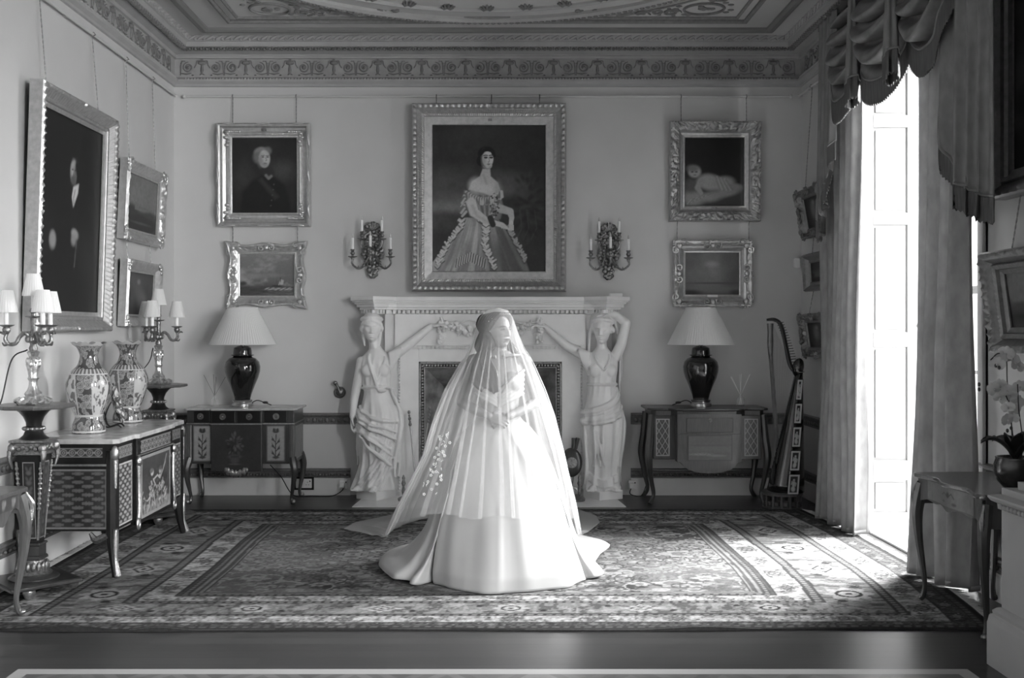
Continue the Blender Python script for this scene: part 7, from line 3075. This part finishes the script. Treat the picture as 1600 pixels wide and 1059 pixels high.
def veil_sheet(name, t0, t1, zend, spec, seed, nth=260, nz_=80, pool=None, r_add=0):
    th0 = np.linspace(t0, t1, nth)
    q = np.linspace(0, 1, nz_)
    T, Q = np.meshgrid(th0, q, indexing='ij')
    ze = zend(th0)[:, None]
    Z = 1.722 + (ze - 1.722) * Q ** 1.0
    a, rr = pleats(T, Z, spec)
    f = sm(1.70, 1.35, Z)
    gr = sm(1.72, .5, Z)
    T2 = T + a * f
    R = vext(T2, Z) + r_add * f + (rr * f + .006 * np.cos(T * 23 + 2 * np.sin(3 * Z)) + .005 * np.cos(T * 41 + seed)) * gr
    X, Y = R * np.sin(T2) - .006, -R * np.cos(T2) - .004
    if pool is not None:
        Y = Y + 1.0 * np.clip(1 - Z / 1.1, 0, 1) ** 1.2
    P_ = np.stack([X, Y, Z], -1)
    rows = [P_]
    if pool is not None:
        # spread along the floor
        n2 = 22
        tgt = pool(th0)
        base = P_[:, -1]
        ext = np.zeros((nth, n2, 3))
        for k in range(n2):
            s = (k + 1) / n2
            ext[:, k, :2] = base[:, :2] + (tgt - base[:, :2]) * s
            ext[:, k, 2] = .022 + .010 * np.sin(s * 9 + th0 * 11) * (1 - s) + .012 * (1 - s)
        rows.append(ext)
    P_ = np.concatenate(rows, 1)
    mb = MB()
    mb.grid(P_)
    return mb.build(name, M_VEIL if pool is None else M_TRAIN, t, smooth=180)


rf = np.random.default_rng(21)
FS = [(c, w, 1.5, .016, tw) for c, w, tw in zip((-1.3, -1.0, -.72, -.45, -.30, .02, .24, .62, .95, 1.25), rf.uniform(.022, .04, 10), rf.uniform(-.08, .08, 10))]
veil_sheet('veil_front', -1.75, 1.75, lambda th: .44 + .012 * np.cos(9 * th) - .2 * sm(.9, 1.75, np.abs(th)), FS, 1, 520)
BS = [(c, w, 1.4, .02, 0) for c, w in zip((1.75, 2.1, 2.5, 2.9, 3.3, 3.7, 4.0, 4.2, 4.38, 4.52, 4.66), rf.uniform(.03, .06, 11))]
PT = np.array([(1.5, .72, 1.3), (1.8, .82, 1.6), (2.1, .82, 1.9), (2.4, .7, 2.2), (2.7, .3, 2.3), (3.4, -.3, 2.3), (4.0, -.85, 2.0), (4.30, -1.15, 1.60), (4.55, -1.20, 1.34), (4.75, -.95, 1.10)])
veil_sheet('veil_train', 1.5, 2 * PI - 1.54, lambda th: .03 + 0 * th, BS, 5, 420, 84, pool=lambda th: np.stack([np.interp(th, PT[:, 0], PT[:, 1]), np.interp(th, PT[:, 0], PT[:, 2])], -1), r_add=.012)
# embroidered sprays near the edge of the veil
mb = MB()
r_ = random.Random(12)
for k in range(46):
    q = k / 45
    zz = .93 - .36 * q + r_.uniform(-.03, .03)
    tt = -1.02 + r_.uniform(-.14, .14)
    R = float(vext(np.array(tt), np.array(zz))) + .010
    c = np.array((R * math.sin(tt), -R * math.cos(tt), zz))
    if k % 2:
        for j in range(5):
            b = j * 1.257
            mb.ell(c + (.0065 * math.cos(b), -.003, .0065 * math.sin(b)), (.0036, .0015, .0036), 6, 4)
    else:
        mb.ell(c, (.0028, .0015, .010), 6, 4, rot=rot(0, 0, r_.uniform(-1, 1)))
mb.build('veil_embroidery', M_LACE, t)
KEY, KEY2, KEY3, EXPO = 4800, 2300, 3100, .05
# ------------------------------------------------------------------ camera, daylight
cam = bpy.data.cameras.new('camera')
co = bpy.data.objects.new('camera', cam)
COL.objects.link(co)
co.location = (0, 0, EYE)
co.rotation_euler = (PI / 2, 0, 0)
cam.sensor_fit = 'HORIZONTAL'
cam.sensor_width = 36
cam.lens = 36 * F / 1600
cam.shift_x = (800 - CX) / 1600
cam.shift_y = -(529.5 - CY) / 1600
cam.clip_start = .05
S.camera = co

W = bpy.data.worlds.new('daylight')
S.world = W
W.use_nodes = True
bg = W.node_tree.nodes['Background']
bg.inputs[0].default_value = (1, 1, 1, 1)
bg.inputs[1].default_value = 2.2


def daylight(name, x, y, z, sx, sz, power, rz=PI / 2, rx=PI / 2, spread=PI):
    l = bpy.data.lights.new(name, 'AREA')
    l.shape, l.size, l.size_y, l.energy, l.spread = 'RECTANGLE', sx, sz, power, spread
    o = bpy.data.objects.new(name, l)
    COL.objects.link(o)
    o.location = (x, y, z)
    o.rotation_euler = (rx, 0, rz)
    return o


daylight('daylight_window', 6.9, 9.2, 4.5, 4.0, 4.2, KEY, rz=PI / 2 + .46, rx=PI / 2 - .48)
daylight('daylight_window', 4.9, -.2, 3.0, 3.2, 4.0, KEY2, rz=.46, rx=PI / 2 - .10)
daylight('daylight_window', 4.9, -4.2, 3.0, 3.2, 4.0, KEY3, rz=.46, rx=PI / 2 - .06)

daylight('daylight_sky', 5.7, 8.3, 6.3, 3.0, 3.0, 4200, rz=PI / 2 + .34, rx=PI / 2 - .98)

vs = S.view_settings
S.display_settings.display_device = 'sRGB'
vs.view_transform = 'Standard'
vs.look = 'None'
vs.gamma = 1
vs.use_curve_mapping = False
vs.exposure = EXPO
S.cycles.max_bounces = 10
S.cycles.diffuse_bounces = 6
S.cycles.transparent_max_bounces = 32
S.cycles.sample_clamp_indirect = 6
